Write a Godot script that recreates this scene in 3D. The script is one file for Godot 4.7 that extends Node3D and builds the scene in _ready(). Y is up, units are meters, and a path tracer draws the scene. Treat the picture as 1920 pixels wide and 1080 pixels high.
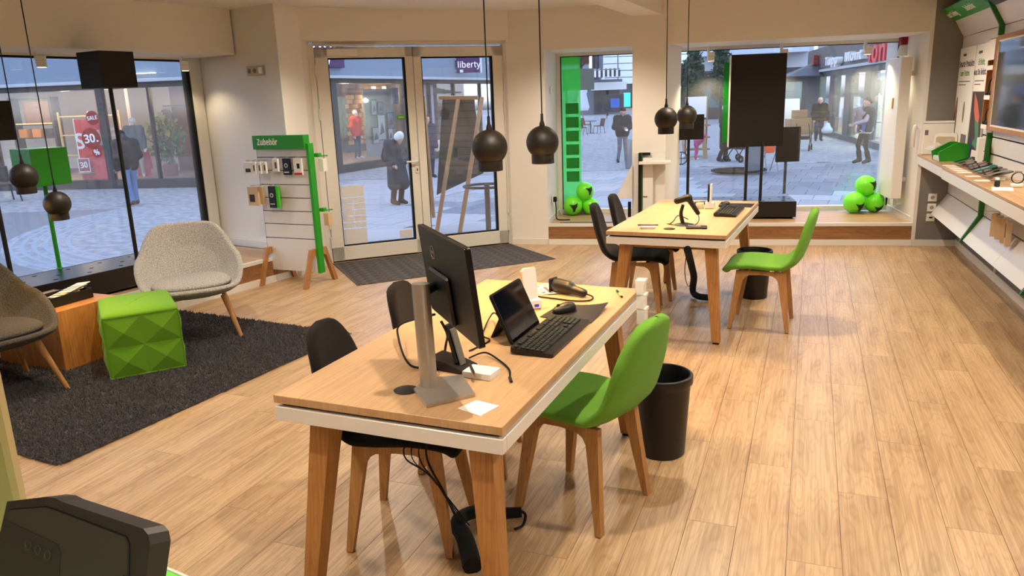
extends Node3D
# A phone shop: two consulting tables, lounge corner, shop windows on a pedestrian street.

const CAM := Vector3(0, 1.631, 0)
const FOCAL := 1426.4
const PITCH := 0.2428
const ROLL := -0.0363
const G := -0.5            # street level
const CEIL := 2.565
var used := {}
var M := {}
var rng := RandomNumberGenerator.new()
var cr: Vector3
var cu: Vector3
var cf: Vector3

func _ready() -> void:
	rng.seed = 7
	cf = Vector3(0, -sin(PITCH), -cos(PITCH))
	var u0 := Vector3(0, cos(PITCH), -sin(PITCH))
	cr = cos(ROLL) * Vector3.RIGHT + sin(ROLL) * u0
	cu = -sin(ROLL) * Vector3.RIGHT + cos(ROLL) * u0
	# camera
	var cam := Camera3D.new()
	cam.name = "camera"
	cam.fov = rad_to_deg(2.0 * atan(540.0 / FOCAL))
	cam.near = 0.05
	cam.far = 400.0
	cam.transform = Transform3D(Basis(cr, cu, -cf), CAM)
	add_child(cam)
	# sky and exposure
	var we := WorldEnvironment.new()
	we.name = "world_environment"
	var env := Environment.new()
	env.background_mode = Environment.BG_SKY
	var sky := Sky.new()
	var sm := ProceduralSkyMaterial.new()
	sm.sky_top_color = Color(0.68, 0.77, 0.93)
	sm.sky_horizon_color = Color(0.86, 0.91, 0.98)
	sm.ground_bottom_color = Color(0.35, 0.38, 0.42)
	sm.ground_horizon_color = Color(0.55, 0.6, 0.68)
	sm.sky_energy_multiplier = SKY_E
	sm.ground_energy_multiplier = 0.5
	sky.sky_material = sm
	env.sky = sky
	env.tonemap_mode = Environment.TONE_MAPPER_LINEAR
	env.tonemap_exposure = EXPO
	env.sdfgi_enabled = true
	env.ssao_enabled = true
	env.ssil_enabled = true
	we.environment = env
	add_child(we)
	materials()
	ceiling_lights()
	room()
	street()
	wall_units()
	tables_and_chairs()
	lounge()
	window_displays()
	desk_items()
	details()
	shops()
	people()

const SKY_E := 1.6
const EXPO := 1.0
const SPOT_E := 3.2
const WARM := Color(1.0, 0.935, 0.84)

# ---------------------------------------------------------------- unprojection of measured points
func ray(x: float, y: float) -> Vector3:
	return cf + (x - 960.0) / FOCAL * cr - (y - 540.0) / FOCAL * cu
func ath(x: float, y: float, h := 0.0) -> Vector3:
	var d := ray(x, y)
	return CAM + d * ((h - CAM.y) / d.y)
func atz(x: float, y: float, z: float) -> Vector3:
	var d := ray(x, y)
	return CAM + d * (z / d.z)
func atp(x: float, y: float, p: Vector3, n: Vector3) -> Vector3:
	var d := ray(x, y)
	return CAM + d * ((p - CAM).dot(n) / d.dot(n))

# ---------------------------------------------------------------- naming
func numbered(s: String) -> String:
	if not used.has(s):
		used[s] = 0
		return s
	used[s] += 1
	return "%s_%03d" % [s, used[s]]
func tag(o: Node3D, label: String, category: String, group := "") -> Node3D:
	o.set_meta("label", label)
	o.set_meta("category", category)
	if group: o.set_meta("group", group)
	return o
func thing(called: String, label: String, category: String, at := Vector3.ZERO, turn := 0.0, group := "") -> Node3D:
	var o := Node3D.new()
	o.name = numbered(called)
	add_child(o)
	o.position = at
	o.rotation.y = turn
	return tag(o, label, category, group)
func obj(called: String, mesh: Mesh, m: Material, parent: Node = null, xf := Transform3D()) -> MeshInstance3D:
	var o := MeshInstance3D.new()
	o.mesh = mesh
	o.material_override = m
	o.transform = xf
	if parent == null:
		o.name = numbered(called)
		add_child(o)
	else:
		o.name = called
		parent.add_child(o, true)
	return o
func struct(called: String, mesh: Mesh, m: Material, parent: Node = null, xf := Transform3D()) -> MeshInstance3D:
	var o := obj(called, mesh, m, parent, xf)
	if parent == null: o.set_meta("kind", "structure")
	return o
func stuff(o: Node3D) -> Node3D:
	o.set_meta("kind", "stuff")
	return o
func dup(o: Node3D, called: String, label: String, at: Vector3, turn: float) -> Node3D:
	var r: Node3D = o.duplicate()
	r.name = numbered(called)
	add_child(r)
	r.position = at
	r.rotation.y = turn
	r.set_meta("label", label)
	return r
func yaw(a: float, at := Vector3.ZERO) -> Transform3D:
	return Transform3D(Basis(Vector3.UP, a), at)
func frame(x: Vector3, y: Vector3, at: Vector3) -> Transform3D:   # x and y axes given, z = x cross y
	x = x.normalized()
	var z := x.cross(y).normalized()
	return Transform3D(Basis(x, z.cross(x), z), at)

# ---------------------------------------------------------------- mesh builder
class Mb:
	var v := PackedVector3Array()
	var n := PackedVector3Array()
	var uv := PackedVector2Array()
	var c := PackedColorArray()
	var col := Color.WHITE
	func tri(a: Vector3, b: Vector3, d: Vector3) -> Mb:            # counter-clockwise seen from outside
		var m := (b - a).cross(d - a).normalized()
		v.append(a); v.append(d); v.append(b)
		for i in 3:
			n.append(m); uv.append(Vector2.ZERO); c.append(col)
		return self
	func tri_n(a: Vector3, b: Vector3, d: Vector3, na: Vector3, nb: Vector3, nd: Vector3) -> void:
		v.append(a); v.append(d); v.append(b)
		n.append(na); n.append(nd); n.append(nb)
		for i in 3:
			uv.append(Vector2.ZERO); c.append(col)
	func quad(a: Vector3, b: Vector3, d: Vector3, e: Vector3) -> Mb:   # uv: a (0,1) b (1,1) d (1,0) e (0,0)
		var m := (b - a).cross(d - a).normalized()
		var p := [a, d, b, a, e, d]
		var q := [Vector2(0, 1), Vector2(1, 0), Vector2(1, 1), Vector2(0, 1), Vector2(0, 0), Vector2(1, 0)]
		for i in 6:
			v.append(p[i]); n.append(m); uv.append(q[i]); c.append(col)
		return self
	func box(size: Vector3, at := Vector3.ZERO, ch := 0.0, xf := Transform3D()) -> Mb:   # box centred on at, chamfered edges
		var h := size * 0.5
		ch = minf(ch, minf(h.x, minf(h.y, h.z)) * 0.95)
		var f := {}
		for sx in [-1, 1]:
			for sy in [-1, 1]:
				for sz in [-1, 1]:
					var s := Vector3(sx, sy, sz)
					for ax in 3:
						var p := s * (h - Vector3(ch, ch, ch))
						p[ax] = s[ax] * h[ax]
						f[[sx, sy, sz, ax]] = xf * (p + at)
		var put := func(q: Array, out: Vector3) -> void:
			var a: Vector3 = f[q[0]]
			var b: Vector3 = f[q[1]]
			var d: Vector3 = f[q[2]]
			var flip: bool = (b - a).cross(d - a).dot(xf.basis * out) < 0.0
			if q.size() == 3:
				if flip: tri(a, d, b)
				else: tri(a, b, d)
			else:
				if flip: quad(a, f[q[3]], d, b)
				else: quad(a, b, d, f[q[3]])
		for ax in 3:
			var b1 := (ax + 1) % 3
			var b2 := (ax + 2) % 3
			for s in [-1, 1]:
				var q := []
				for t in [[-1, -1], [1, -1], [1, 1], [-1, 1]]:
					var k := [0, 0, 0, ax]
					k[ax] = s; k[b1] = t[0]; k[b2] = t[1]
					q.append(k)
				var o := Vector3.ZERO
				o[ax] = s
				put.call(q, o)
			if ch > 0.0:
				for s in [-1, 1]:
					for t in [-1, 1]:
						var k := [0, 0, 0, b1]
						k[b1] = s; k[b2] = t; k[ax] = -1
						var k2 := k.duplicate(); k2[ax] = 1
						var k3 := k2.duplicate(); k3[3] = b2
						var k4 := k.duplicate(); k4[3] = b2
						var o := Vector3.ZERO
						o[b1] = s; o[b2] = t
						put.call([k, k2, k3, k4], o)
		if ch > 0.0:
			for sx in [-1, 1]:
				for sy in [-1, 1]:
					for sz in [-1, 1]:
						put.call([[sx, sy, sz, 0], [sx, sy, sz, 1], [sx, sy, sz, 2]], Vector3(sx, sy, sz))
		return self
	func prism(poly: PackedVector2Array, z0: float, z1: float, xf := Transform3D()) -> Mb:   # polygon in xy pulled along z
		if Geometry2D.is_polygon_clockwise(poly) == false:
			pass
		var area := 0.0
		for i in poly.size():
			area += poly[i].cross(poly[(i + 1) % poly.size()])
		if area < 0.0: poly.reverse()
		var t := Geometry2D.triangulate_polygon(poly)
		for i in range(0, t.size(), 3):
			var a := poly[t[i]]
			var b := poly[t[i + 1]]
			var d := poly[t[i + 2]]
			if (b - a).cross(d - a) < 0.0:
				var e := b
				b = d
				d = e
			tri(xf * Vector3(a.x, a.y, z1), xf * Vector3(b.x, b.y, z1), xf * Vector3(d.x, d.y, z1))
			tri(xf * Vector3(a.x, a.y, z0), xf * Vector3(d.x, d.y, z0), xf * Vector3(b.x, b.y, z0))
		for i in poly.size():
			var a := poly[i]
			var b := poly[(i + 1) % poly.size()]
			quad(xf * Vector3(a.x, a.y, z0), xf * Vector3(b.x, b.y, z0), xf * Vector3(b.x, b.y, z1), xf * Vector3(a.x, a.y, z1))
		return self
	func plan(pts: Array, y0: float, y1: float) -> Mb:              # polygon of world (x, z) points pulled up
		var poly := PackedVector2Array()
		for p in pts: poly.append(Vector2(p[0], -p[1]))
		return prism(poly, y0, y1, Transform3D(Basis(Vector3(1, 0, 0), Vector3(0, 0, -1), Vector3(0, 1, 0)), Vector3.ZERO))
	func grid(rows: Array, close_u := false, close_v := false, xf := Transform3D(), flip := false) -> Mb:   # smooth sheet through rows of points
		var nr := rows.size()
		var nc: int = rows[0].size()
		var nn := []
		for i in nr:
			var r := PackedVector3Array()
			r.resize(nc)
			nn.append(r)
		for i in (nr if close_v else nr - 1):
			for j in (nc if close_u else nc - 1):
				var i2 := (i + 1) % nr
				var j2 := (j + 1) % nc
				var f: Vector3 = (rows[i][j2] - rows[i][j]).cross(rows[i2][j] - rows[i][j]) + (rows[i2][j] - rows[i2][j2]).cross(rows[i][j2] - rows[i2][j2])
				if flip: f = -f
				nn[i][j] += f; nn[i][j2] += f; nn[i2][j] += f; nn[i2][j2] += f
		for i in (nr if close_v else nr - 1):
			for j in (nc if close_u else nc - 1):
				var i2 := (i + 1) % nr
				var j2 := (j + 1) % nc
				var q := [xf * rows[i][j], xf * rows[i][j2], xf * rows[i2][j2], xf * rows[i2][j]]
				var m := [(xf.basis * nn[i][j]).normalized(), (xf.basis * nn[i][j2]).normalized(), (xf.basis * nn[i2][j2]).normalized(), (xf.basis * nn[i2][j]).normalized()]
				var g := [Vector2(float(j) / nc, float(i) / nr), Vector2(float(j + 1) / nc, float(i) / nr), Vector2(float(j + 1) / nc, float(i + 1) / nr), Vector2(float(j) / nc, float(i + 1) / nr)]
				for k in ([0, 1, 2, 0, 2, 3] if flip else [0, 2, 1, 0, 3, 2]):
					v.append(q[k]); n.append(m[k]); uv.append(g[k]); c.append(col)
		return self
	func lathe(prof: Array, seg := 24, xf := Transform3D()) -> Mb:   # (radius, height) pairs from bottom to top, outside
		var rows := []
		for p in prof:
			var r := PackedVector3Array()
			for j in seg:
				var a := TAU * j / seg
				r.append(Vector3(cos(a) * p[0], p[1], -sin(a) * p[0]))
			rows.append(r)
		return grid(rows, true, false, xf)
	func tube(path: Array, rad: float, seg := 8, rad2 := -1.0, xf := Transform3D()) -> Mb:
		if rad2 < 0.0: rad2 = rad
		var rows := []
		var up := Vector3.UP
		var d0: Vector3 = (path[1] - path[0]).normalized()
		if absf(d0.dot(up)) > 0.9: up = Vector3.RIGHT
		for i in path.size():
			var d: Vector3 = (path[mini(i + 1, path.size() - 1)] - path[maxi(i - 1, 0)]).normalized()
			var s := d.cross(up).normalized()
			up = s.cross(d).normalized()
			var rr := lerpf(rad, rad2, float(i) / (path.size() - 1))
			var r := PackedVector3Array()
			for j in seg:
				var a := TAU * j / seg
				r.append(path[i] + (s * cos(a) - up * sin(a)) * rr)
			rows.append(r)
		grid(rows, true, false, xf)
		for e in [0, rows.size() - 1]:
			for j in range(1, seg - 1):
				var a: Vector3 = xf * rows[e][0]
				var b: Vector3 = xf * rows[e][j]
				var d: Vector3 = xf * rows[e][j + 1]
				if e == 0: tri(a, d, b)
				else: tri(a, b, d)
		return self
	func ball(r: Vector3, at := Vector3.ZERO, seg := 16, xf := Transform3D()) -> Mb:
		var rows := []
		for i in seg / 2 + 1:
			var t := -PI / 2 + PI * i / (seg / 2)
			var q := PackedVector3Array()
			for j in seg:
				var a := TAU * j / seg
				q.append(at + r * Vector3(cos(t) * cos(a), sin(t), -cos(t) * sin(a)))
			rows.append(q)
		return grid(rows, true, false, xf)
	func add(o: Mb, xf: Transform3D) -> Mb:
		for i in o.v.size():
			v.append(xf * o.v[i])
			n.append((xf.basis * o.n[i]).normalized())
		uv.append_array(o.uv)
		c.append_array(o.c)
		return self
	func blob(bones: Array, cell: float, k := 0.03) -> Mb:           # tapered capsules joined by a smooth minimum, meshed as surface nets
		var lo := Vector3.INF
		var hi := -Vector3.INF
		for b in bones:
			for e in 2:
				var r: float = b[2 + e] + 2.0 * cell
				lo = lo.min(b[e] - Vector3(r, r, r))
				hi = hi.max(b[e] + Vector3(r, r, r))
		var nx := int((hi.x - lo.x) / cell) + 2
		var ny := int((hi.y - lo.y) / cell) + 2
		var nz := int((hi.z - lo.z) / cell) + 2
		var f := PackedFloat32Array()
		f.resize(nx * ny * nz)
		f.fill(1.0)
		for b in bones:
			var a: Vector3 = b[0]
			var ba: Vector3 = b[1] - a
			var l2 := maxf(ba.length_squared(), 1e-9)
			var ra: float = b[2]
			var rb: float = b[3]
			var m := maxf(ra, rb) + k + cell
			var p0 := ((a.min(b[1]) - Vector3(m, m, m) - lo) / cell).floor().max(Vector3.ZERO)
			var p1 := ((a.max(b[1]) + Vector3(m, m, m) - lo) / cell).ceil().min(Vector3(nx - 1, ny - 1, nz - 1))
			for z in range(int(p0.z), int(p1.z) + 1):
				for y in range(int(p0.y), int(p1.y) + 1):
					var at := (z * ny + y) * nx
					for x in range(int(p0.x), int(p1.x) + 1):
						var p := lo + Vector3(x, y, z) * cell - a
						var t := clampf(p.dot(ba) / l2, 0.0, 1.0)
						var d := (p - ba * t).length() - lerpf(ra, rb, t)
						var e := f[at + x]
						var h := maxf(k - absf(d - e), 0.0) / k
						f[at + x] = minf(d, e) - h * h * k * 0.25
		var id := PackedInt32Array()
		id.resize(nx * ny * nz)
		id.fill(-1)
		var pv := PackedVector3Array()
		var off := [0, 1, nx, nx + 1, nx * ny, nx * ny + 1, nx * ny + nx, nx * ny + nx + 1]
		var cor := [Vector3(0, 0, 0), Vector3(1, 0, 0), Vector3(0, 1, 0), Vector3(1, 1, 0), Vector3(0, 0, 1), Vector3(1, 0, 1), Vector3(0, 1, 1), Vector3(1, 1, 1)]
		var eds := [[0, 1], [2, 3], [4, 5], [6, 7], [0, 2], [1, 3], [4, 6], [5, 7], [0, 4], [1, 5], [2, 6], [3, 7]]
		for z in nz - 1:
			for y in ny - 1:
				for x in nx - 1:
					var i := (z * ny + y) * nx + x
					if f[i] > 2.0 * cell or f[i] < -2.0 * cell: continue
					var neg := 0
					for o in off:
						if f[i + o] < 0.0: neg += 1
					if neg == 0 or neg == 8: continue
					var s := Vector3.ZERO
					var cnt := 0
					for e in eds:
						var fa := f[i + off[e[0]]]
						var fb := f[i + off[e[1]]]
						if (fa < 0.0) != (fb < 0.0):
							s += cor[e[0]].lerp(cor[e[1]], fa / (fa - fb))
							cnt += 1
					id[i] = pv.size()
					pv.append(lo + (Vector3(x, y, z) + s / cnt) * cell)
		var quads := PackedInt32Array()
		for z in range(1, nz - 1):
			for y in range(1, ny - 1):
				for x in range(1, nx - 1):
					var i := (z * ny + y) * nx + x
					if id[i] < 0: continue
					var s0 := f[i] < 0.0
					for ax in 3:
						var o1: int = [1, nx, nx * ny][ax]
						if s0 == (f[i + o1] < 0.0): continue
						var o2: int = [nx, nx * ny, 1][ax]
						var o3: int = [nx * ny, 1, nx][ax]
						var q := [id[i], id[i - o2], id[i - o2 - o3], id[i - o3]]
						if q.min() < 0: continue
						if not s0: q.reverse()
						for e in q: quads.append(e)
		var pn := PackedVector3Array()
		pn.resize(pv.size())
		for i in range(0, quads.size(), 4):
			var w := (pv[quads[i + 2]] - pv[quads[i]]).cross(pv[quads[i + 3]] - pv[quads[i + 1]])
			for j in 4: pn[quads[i + j]] += w
		for i in pn.size(): pn[i] = pn[i].normalized()
		for i in range(0, quads.size(), 4):
			for t in [[0, 1, 2], [0, 2, 3]]:
				var a := quads[i + t[0]]
				var b := quads[i + t[1]]
				var d := quads[i + t[2]]
				tri_n(pv[a], pv[b], pv[d], pn[a], pn[b], pn[d])
		return self
	func done() -> ArrayMesh:
		var a := []
		a.resize(Mesh.ARRAY_MAX)
		a[Mesh.ARRAY_VERTEX] = v
		a[Mesh.ARRAY_NORMAL] = n
		a[Mesh.ARRAY_TEX_UV] = uv
		a[Mesh.ARRAY_COLOR] = c
		var m := ArrayMesh.new()
		m.add_surface_from_arrays(Mesh.PRIMITIVE_TRIANGLES, a)
		return m

func bx(size: Vector3, at := Vector3.ZERO, ch := 0.0, xf := Transform3D()) -> ArrayMesh:
	return Mb.new().box(size, at, ch, xf).done()
func plan(pts: Array, y0: float, y1: float) -> ArrayMesh:
	return Mb.new().plan(pts, y0, y1).done()
func rrect(w: float, h: float, r: float, seg := 4) -> PackedVector2Array:
	var p := PackedVector2Array()
	for q in 4:
		var c0 := Vector2((w / 2 - r) * [1, -1, -1, 1][q], (h / 2 - r) * [1, 1, -1, -1][q])
		for i in seg + 1:
			var a: float = PI / 2 * (q + float(i) / seg)
			p.append(c0 + Vector2(cos(a), sin(a)) * r)
	return p
func smooth(pts: Array, n := 8) -> Array:                # Catmull-Rom through points
	var out := []
	for i in pts.size() - 1:
		var p0: Vector3 = pts[maxi(i - 1, 0)]
		var p3: Vector3 = pts[mini(i + 2, pts.size() - 1)]
		for j in n:
			out.append((pts[i] as Vector3).cubic_interpolate(pts[i + 1], p0, p3, float(j) / n))
	out.append(pts[-1])
	return out
func text(s: String, size: float, depth: float, font := "Droid Sans", weight := 400) -> TextMesh:   # size: height of the em in metres
	var t := TextMesh.new()
	var f := SystemFont.new()
	f.font_names = PackedStringArray([font])
	f.font_weight = weight
	t.font = f
	t.text = s
	t.font_size = 64
	t.pixel_size = size / 64.0
	t.depth = depth
	t.curve_step = 2.0
	return t
# ---------------------------------------------------------------- materials
func mat(key: String, col: Color, rough := 0.6, metal := 0.0) -> StandardMaterial3D:
	if M.has(key): return M[key]
	var m := StandardMaterial3D.new()
	m.resource_name = key
	m.albedo_color = col
	m.roughness = rough
	m.metallic = metal
	M[key] = m
	return m
func glow(key: String, col: Color, e: float) -> StandardMaterial3D:
	var m := mat(key, col, 0.5)
	m.emission_enabled = true
	m.emission = col
	m.emission_energy_multiplier = e
	return m
func noise_tex(freq: float, oct: int, ramp: Array, sd: int, size := 256, normal := 0.0) -> NoiseTexture2D:
	var f := FastNoiseLite.new()
	f.seed = sd
	f.frequency = freq
	f.fractal_octaves = oct
	var t := NoiseTexture2D.new()
	t.width = size
	t.height = size
	t.seamless = true
	t.noise = f
	if normal > 0.0:
		t.as_normal_map = true
		t.bump_strength = normal
	if ramp:
		var g := Gradient.new()
		g.offsets = PackedFloat32Array(ramp.map(func(e): return e[0]))
		g.colors = PackedColorArray(ramp.map(func(e): return e[1]))
		t.color_ramp = g
	return t
func wood_image(sd: int, light: Color, dark: Color, upright := false, rings := 5.0, w := 768, h := 256) -> ImageTexture:
	var a := FastNoiseLite.new()
	a.seed = sd
	a.frequency = 1.0
	a.fractal_octaves = 2
	var b := FastNoiseLite.new()
	b.seed = sd + 5
	b.frequency = 1.0
	b.fractal_octaves = 3
	var im := Image.create(h if upright else w, w if upright else h, true, Image.FORMAT_RGB8)
	for x in w:
		var t := TAU * x / w
		var c := cos(t)
		var s := sin(t)
		for y in h:
			var q := float(y) / h
			var g := a.get_noise_3d(c * 0.30, s * 0.30, q * 2.6)
			var r := 0.5 + 0.5 * sin((q * rings + g * 3.2) * TAU)
			var fine := b.get_noise_3d(c * 0.34, s * 0.34, q * 34.0)
			var k := clampf(0.42 + 0.22 * (r * r * r - 0.4) + 0.55 * fine + 0.30 * g, 0.0, 1.0)
			var col := light.lerp(dark, k)
			if upright: im.set_pixel(y, x, col)
			else: im.set_pixel(x, y, col)
	im.generate_mipmaps()
	return ImageTexture.create_from_image(im)
func wood(key: String, tex: Texture2D, tint: Color, scale: Vector3, rough: float, off := Vector3.ZERO, bump: Texture2D = null) -> StandardMaterial3D:
	var m := mat(key, tint, rough)
	m.albedo_texture = tex
	m.uv1_triplanar = true
	m.uv1_triplanar_sharpness = 8.0
	m.uv1_scale = scale
	m.uv1_offset = off
	return m
func cloth(key: String, light: Color, dark: Color, scale: float, sd: int, bump := 4.0) -> StandardMaterial3D:
	var m := mat(key, Color.WHITE, 0.95)
	m.albedo_texture = noise_tex(0.12, 3, [[0.2, dark], [0.8, light]], sd)
	m.normal_enabled = true
	m.normal_texture = noise_tex(0.2, 2, [], sd + 1, 256, bump)
	m.normal_scale = 0.6
	m.uv1_triplanar = true
	m.uv1_scale = Vector3(scale, scale, scale)
	m.metallic_specular = 0.25
	m.rim_enabled = true
	m.rim = 0.15
	return m
func glass(key: String, tint: Color, a: float) -> StandardMaterial3D:
	var m := mat(key, Color(tint.r, tint.g, tint.b, a), 0.02)
	m.transparency = BaseMaterial3D.TRANSPARENCY_ALPHA
	return m
func film(key: String, tint: Color, a: float) -> void:
	var m := mat(key, Color(tint.r, tint.g, tint.b, a), 0.5)
	m.transparency = BaseMaterial3D.TRANSPARENCY_ALPHA
	m.backlight_enabled = true
	m.backlight = tint
func materials() -> void:
	var paint := mat("wall_paint", Color(0.90, 0.885, 0.86), 0.85)
	paint.normal_enabled = true
	paint.normal_texture = noise_tex(0.05, 4, [], 3, 256, 1.5)
	paint.normal_scale = 0.15
	paint.uv1_triplanar = true
	paint.uv1_world_triplanar = true
	paint.uv1_scale = Vector3(2, 2, 2)
	mat("grey_paint", Color(0.50, 0.485, 0.47), 0.85)
	mat("frame_white", Color(0.87, 0.86, 0.83), 0.4)
	mat("white_metal", Color(0.90, 0.89, 0.87), 0.35)
	mat("white_lacquer", Color(0.89, 0.88, 0.87), 0.3)
	mat("white_plastic", Color(0.92, 0.91, 0.89), 0.35)
	mat("paper", Color(0.93, 0.92, 0.90), 0.8)
	mat("black_plastic", Color(0.045, 0.043, 0.042), 0.42)
	mat("black_soft", Color(0.03, 0.028, 0.027), 0.75)
	mat("black_matt", Color(0.085, 0.075, 0.065), 0.8)
	mat("platform_black", Color(0.075, 0.07, 0.07), 0.28)
	mat("black_steel", Color(0.075, 0.065, 0.055), 0.55)
	mat("lamp_black", Color(0.105, 0.085, 0.07), 0.5)
	mat("screen_black", Color(0.02, 0.02, 0.022), 0.06)
	mat("rubber", Color(0.025, 0.025, 0.025), 0.9)
	mat("silver", Color(0.72, 0.70, 0.68), 0.34, 0.75)
	mat("chrome", Color(0.8, 0.8, 0.8), 0.15, 1.0)
	mat("dark_gap", Color(0.02, 0.02, 0.02), 0.9)
	mat("green_lacquer", Color(0.13, 0.60, 0.09), 0.4)
	mat("green_edge", Color(0.10, 0.42, 0.09), 0.45)
	mat("green_sign", Color(0.12, 0.55, 0.11), 0.5)
	mat("purple", Color(0.26, 0.10, 0.36), 0.5)
	mat("red_print", Color(0.80, 0.11, 0.08), 0.6)
	mat("crimson", Color(0.55, 0.03, 0.09), 0.5)
	mat("kraft", Color(0.82, 0.71, 0.57), 0.85)
	mat("alu", Color(0.55, 0.55, 0.55), 0.4, 0.8)
	mat("cream", Color(0.74, 0.66, 0.50), 0.6)
	cloth("green_cloth", Color(0.47, 0.68, 0.26), Color(0.38, 0.60, 0.19), 9.0, 11)
	cloth("pouf_felt", Color(0.43, 0.635, 0.18), Color(0.375, 0.575, 0.13), 8.0, 13, 2.0)
	cloth("black_cloth", Color(0.15, 0.13, 0.125), Color(0.09, 0.08, 0.075), 9.0, 17)
	cloth("light_grey_wool", Color(0.80, 0.79, 0.775), Color(0.50, 0.49, 0.48), 3.2, 19)
	cloth("dark_grey_wool", Color(0.36, 0.35, 0.34), Color(0.21, 0.20, 0.19), 3.2, 23)
	cloth("rug_pile", Color(0.36, 0.345, 0.36), Color(0.23, 0.22, 0.235), 4.0, 29)
	var oak := wood_image(1, Color(0.785, 0.67, 0.525), Color(0.60, 0.475, 0.345), false, 3.0)
	var oak2 := wood_image(9, Color(0.775, 0.66, 0.515), Color(0.58, 0.455, 0.325), false, 5.0)
	for i in 8:
		var k := 0.972 + 0.006 * (i * 5 % 8)
		wood("plank_%d" % i, [oak, oak2][i % 2], Color(k, k * 0.995, k * 0.985), Vector3(0.8, 3.2, 3.2), 0.36, Vector3(i * 0.37, 0, 0.5))
	var top := wood_image(21, Color(0.79, 0.655, 0.505), Color(0.70, 0.56, 0.41), true, 2.0)
	wood("table_oak", top, Color(1, 0.99, 0.97), Vector3(2.4, 2.4, 0.55), 0.42, Vector3(0.5, 0, 0.2))
	var leg := wood_image(31, Color(0.72, 0.52, 0.30), Color(0.57, 0.375, 0.19), true, 2.0, 512, 128)
	wood("leg_oak", leg, Color(1, 1, 1), Vector3(5, 1.1, 5), 0.5, Vector3(0.5, 0, 0.5))
	var chairw := wood_image(33, Color(0.76, 0.575, 0.36), Color(0.60, 0.42, 0.235), true, 2.0, 512, 128)
	wood("chair_oak", chairw, Color(1, 1, 1), Vector3(7, 1.4, 7), 0.5, Vector3(0.5, 0, 0.5))
	wood("cube_oak", chairw, Color(1.0, 0.92, 0.80), Vector3(2.2, 0.8, 2.2), 0.5, Vector3(0.5, 0, 0.5))
	wood("riser_oak", oak2, Color(0.80, 0.68, 0.56), Vector3(0.8, 3.2, 3.2), 0.45)
	wood("sill_oak", oak, Color(1.0, 0.98, 0.95), Vector3(0.8, 3.2, 3.2), 0.4)
	wood("counter_oak", oak, Color(0.98, 0.95, 0.90), Vector3(0.8, 3.2, 3.2), 0.4)
	wood("easel_oak", leg, Color(1.0, 1.0, 1.0), Vector3(5, 1.1, 5), 0.5, Vector3(0.5, 0, 0.5))
	var mt := mat("doormat", Color(1, 1, 1), 0.95)
	mt.albedo_texture = noise_tex(0.05, 3, [[0.3, Color(0.09, 0.085, 0.09)], [0.7, Color(0.42, 0.39, 0.37)]], 41)
	mt.uv1_triplanar = true
	mt.uv1_scale = Vector3(0.9, 9, 9)
	glass("window_glass", Color(0.95, 0.98, 1.0), 0.04)
	film("green_film", Color(0.30, 0.95, 0.36), 0.55)
	film("dark_green_film", Color(0.05, 0.52, 0.10), 0.8)
	glass("clear_plastic", Color(0.9, 0.95, 0.95), 0.15)
	film("frost_film", Color(0.9, 0.87, 0.82), 0.92)
	# street
	for i in 5:
		var k := 0.30 + 0.022 * (i * 3 % 5)
		mat("paver_%d" % i, Color(k * 0.99, k * 1.0, k * 1.05).linear_to_srgb(), 0.75)
		mat("dark_and_shaded_paver_%d" % i, Color(k * 0.55, k * 0.58, k * 0.66).linear_to_srgb(), 0.75)  # darker slabs; by the door this tone is overhead shade painted in
	var gr := mat("street_paving", Color(1, 1, 1), 0.8)
	gr.albedo_texture = noise_tex(0.03, 4, [[0.2, Color(0.50, 0.51, 0.53)], [0.8, Color(0.63, 0.64, 0.66)]], 51)
	gr.uv1_triplanar = true
	gr.uv1_scale = Vector3(0.5, 0.5, 0.5)
	mat("joint", Color(0.32, 0.33, 0.35), 0.9)
	mat("fascia", Color(0.50, 0.56, 0.63), 0.5)
	mat("anthracite", Color(0.20, 0.21, 0.235), 0.45)
	mat("dark_facade", Color(0.21, 0.22, 0.25), 0.45)
	mat("light_strip", Color(0.72, 0.74, 0.76), 0.4)
	mat("shop_wall", Color(0.80, 0.76, 0.70), 0.85)
	mat("shop_floor", Color(0.55, 0.47, 0.40), 0.5)
	mat("mannequin_white", Color(0.88, 0.87, 0.85), 0.4)
# ---------------------------------------------------------------- room shell
const LD := Vector2(0.5105, -0.8599)        # along the left shop window, away from the camera
const LN := Vector2(-0.8599, -0.5105)       # out through the left shop window
const BA := Vector2(0.441, -8.612)          # back wall: left end and right end of the window seat
const BC := Vector2(4.191, -7.814)
const RD := Vector2(4.603, -7.704)          # corner of grey back wall and right wall
const RW := Vector2(-0.336, 0.942)          # along the right wall, towards the camera
const C0 := Vector2(-2.10, -7.42)
const DL := Vector2(-1.909, -8.018)
const DR := Vector2(-0.025, -8.772)
func xz(p: Vector2) -> Array: return [p.x, p.y]
func p3(p: Vector2, y: float) -> Vector3: return Vector3(p.x, y, p.y)

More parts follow.
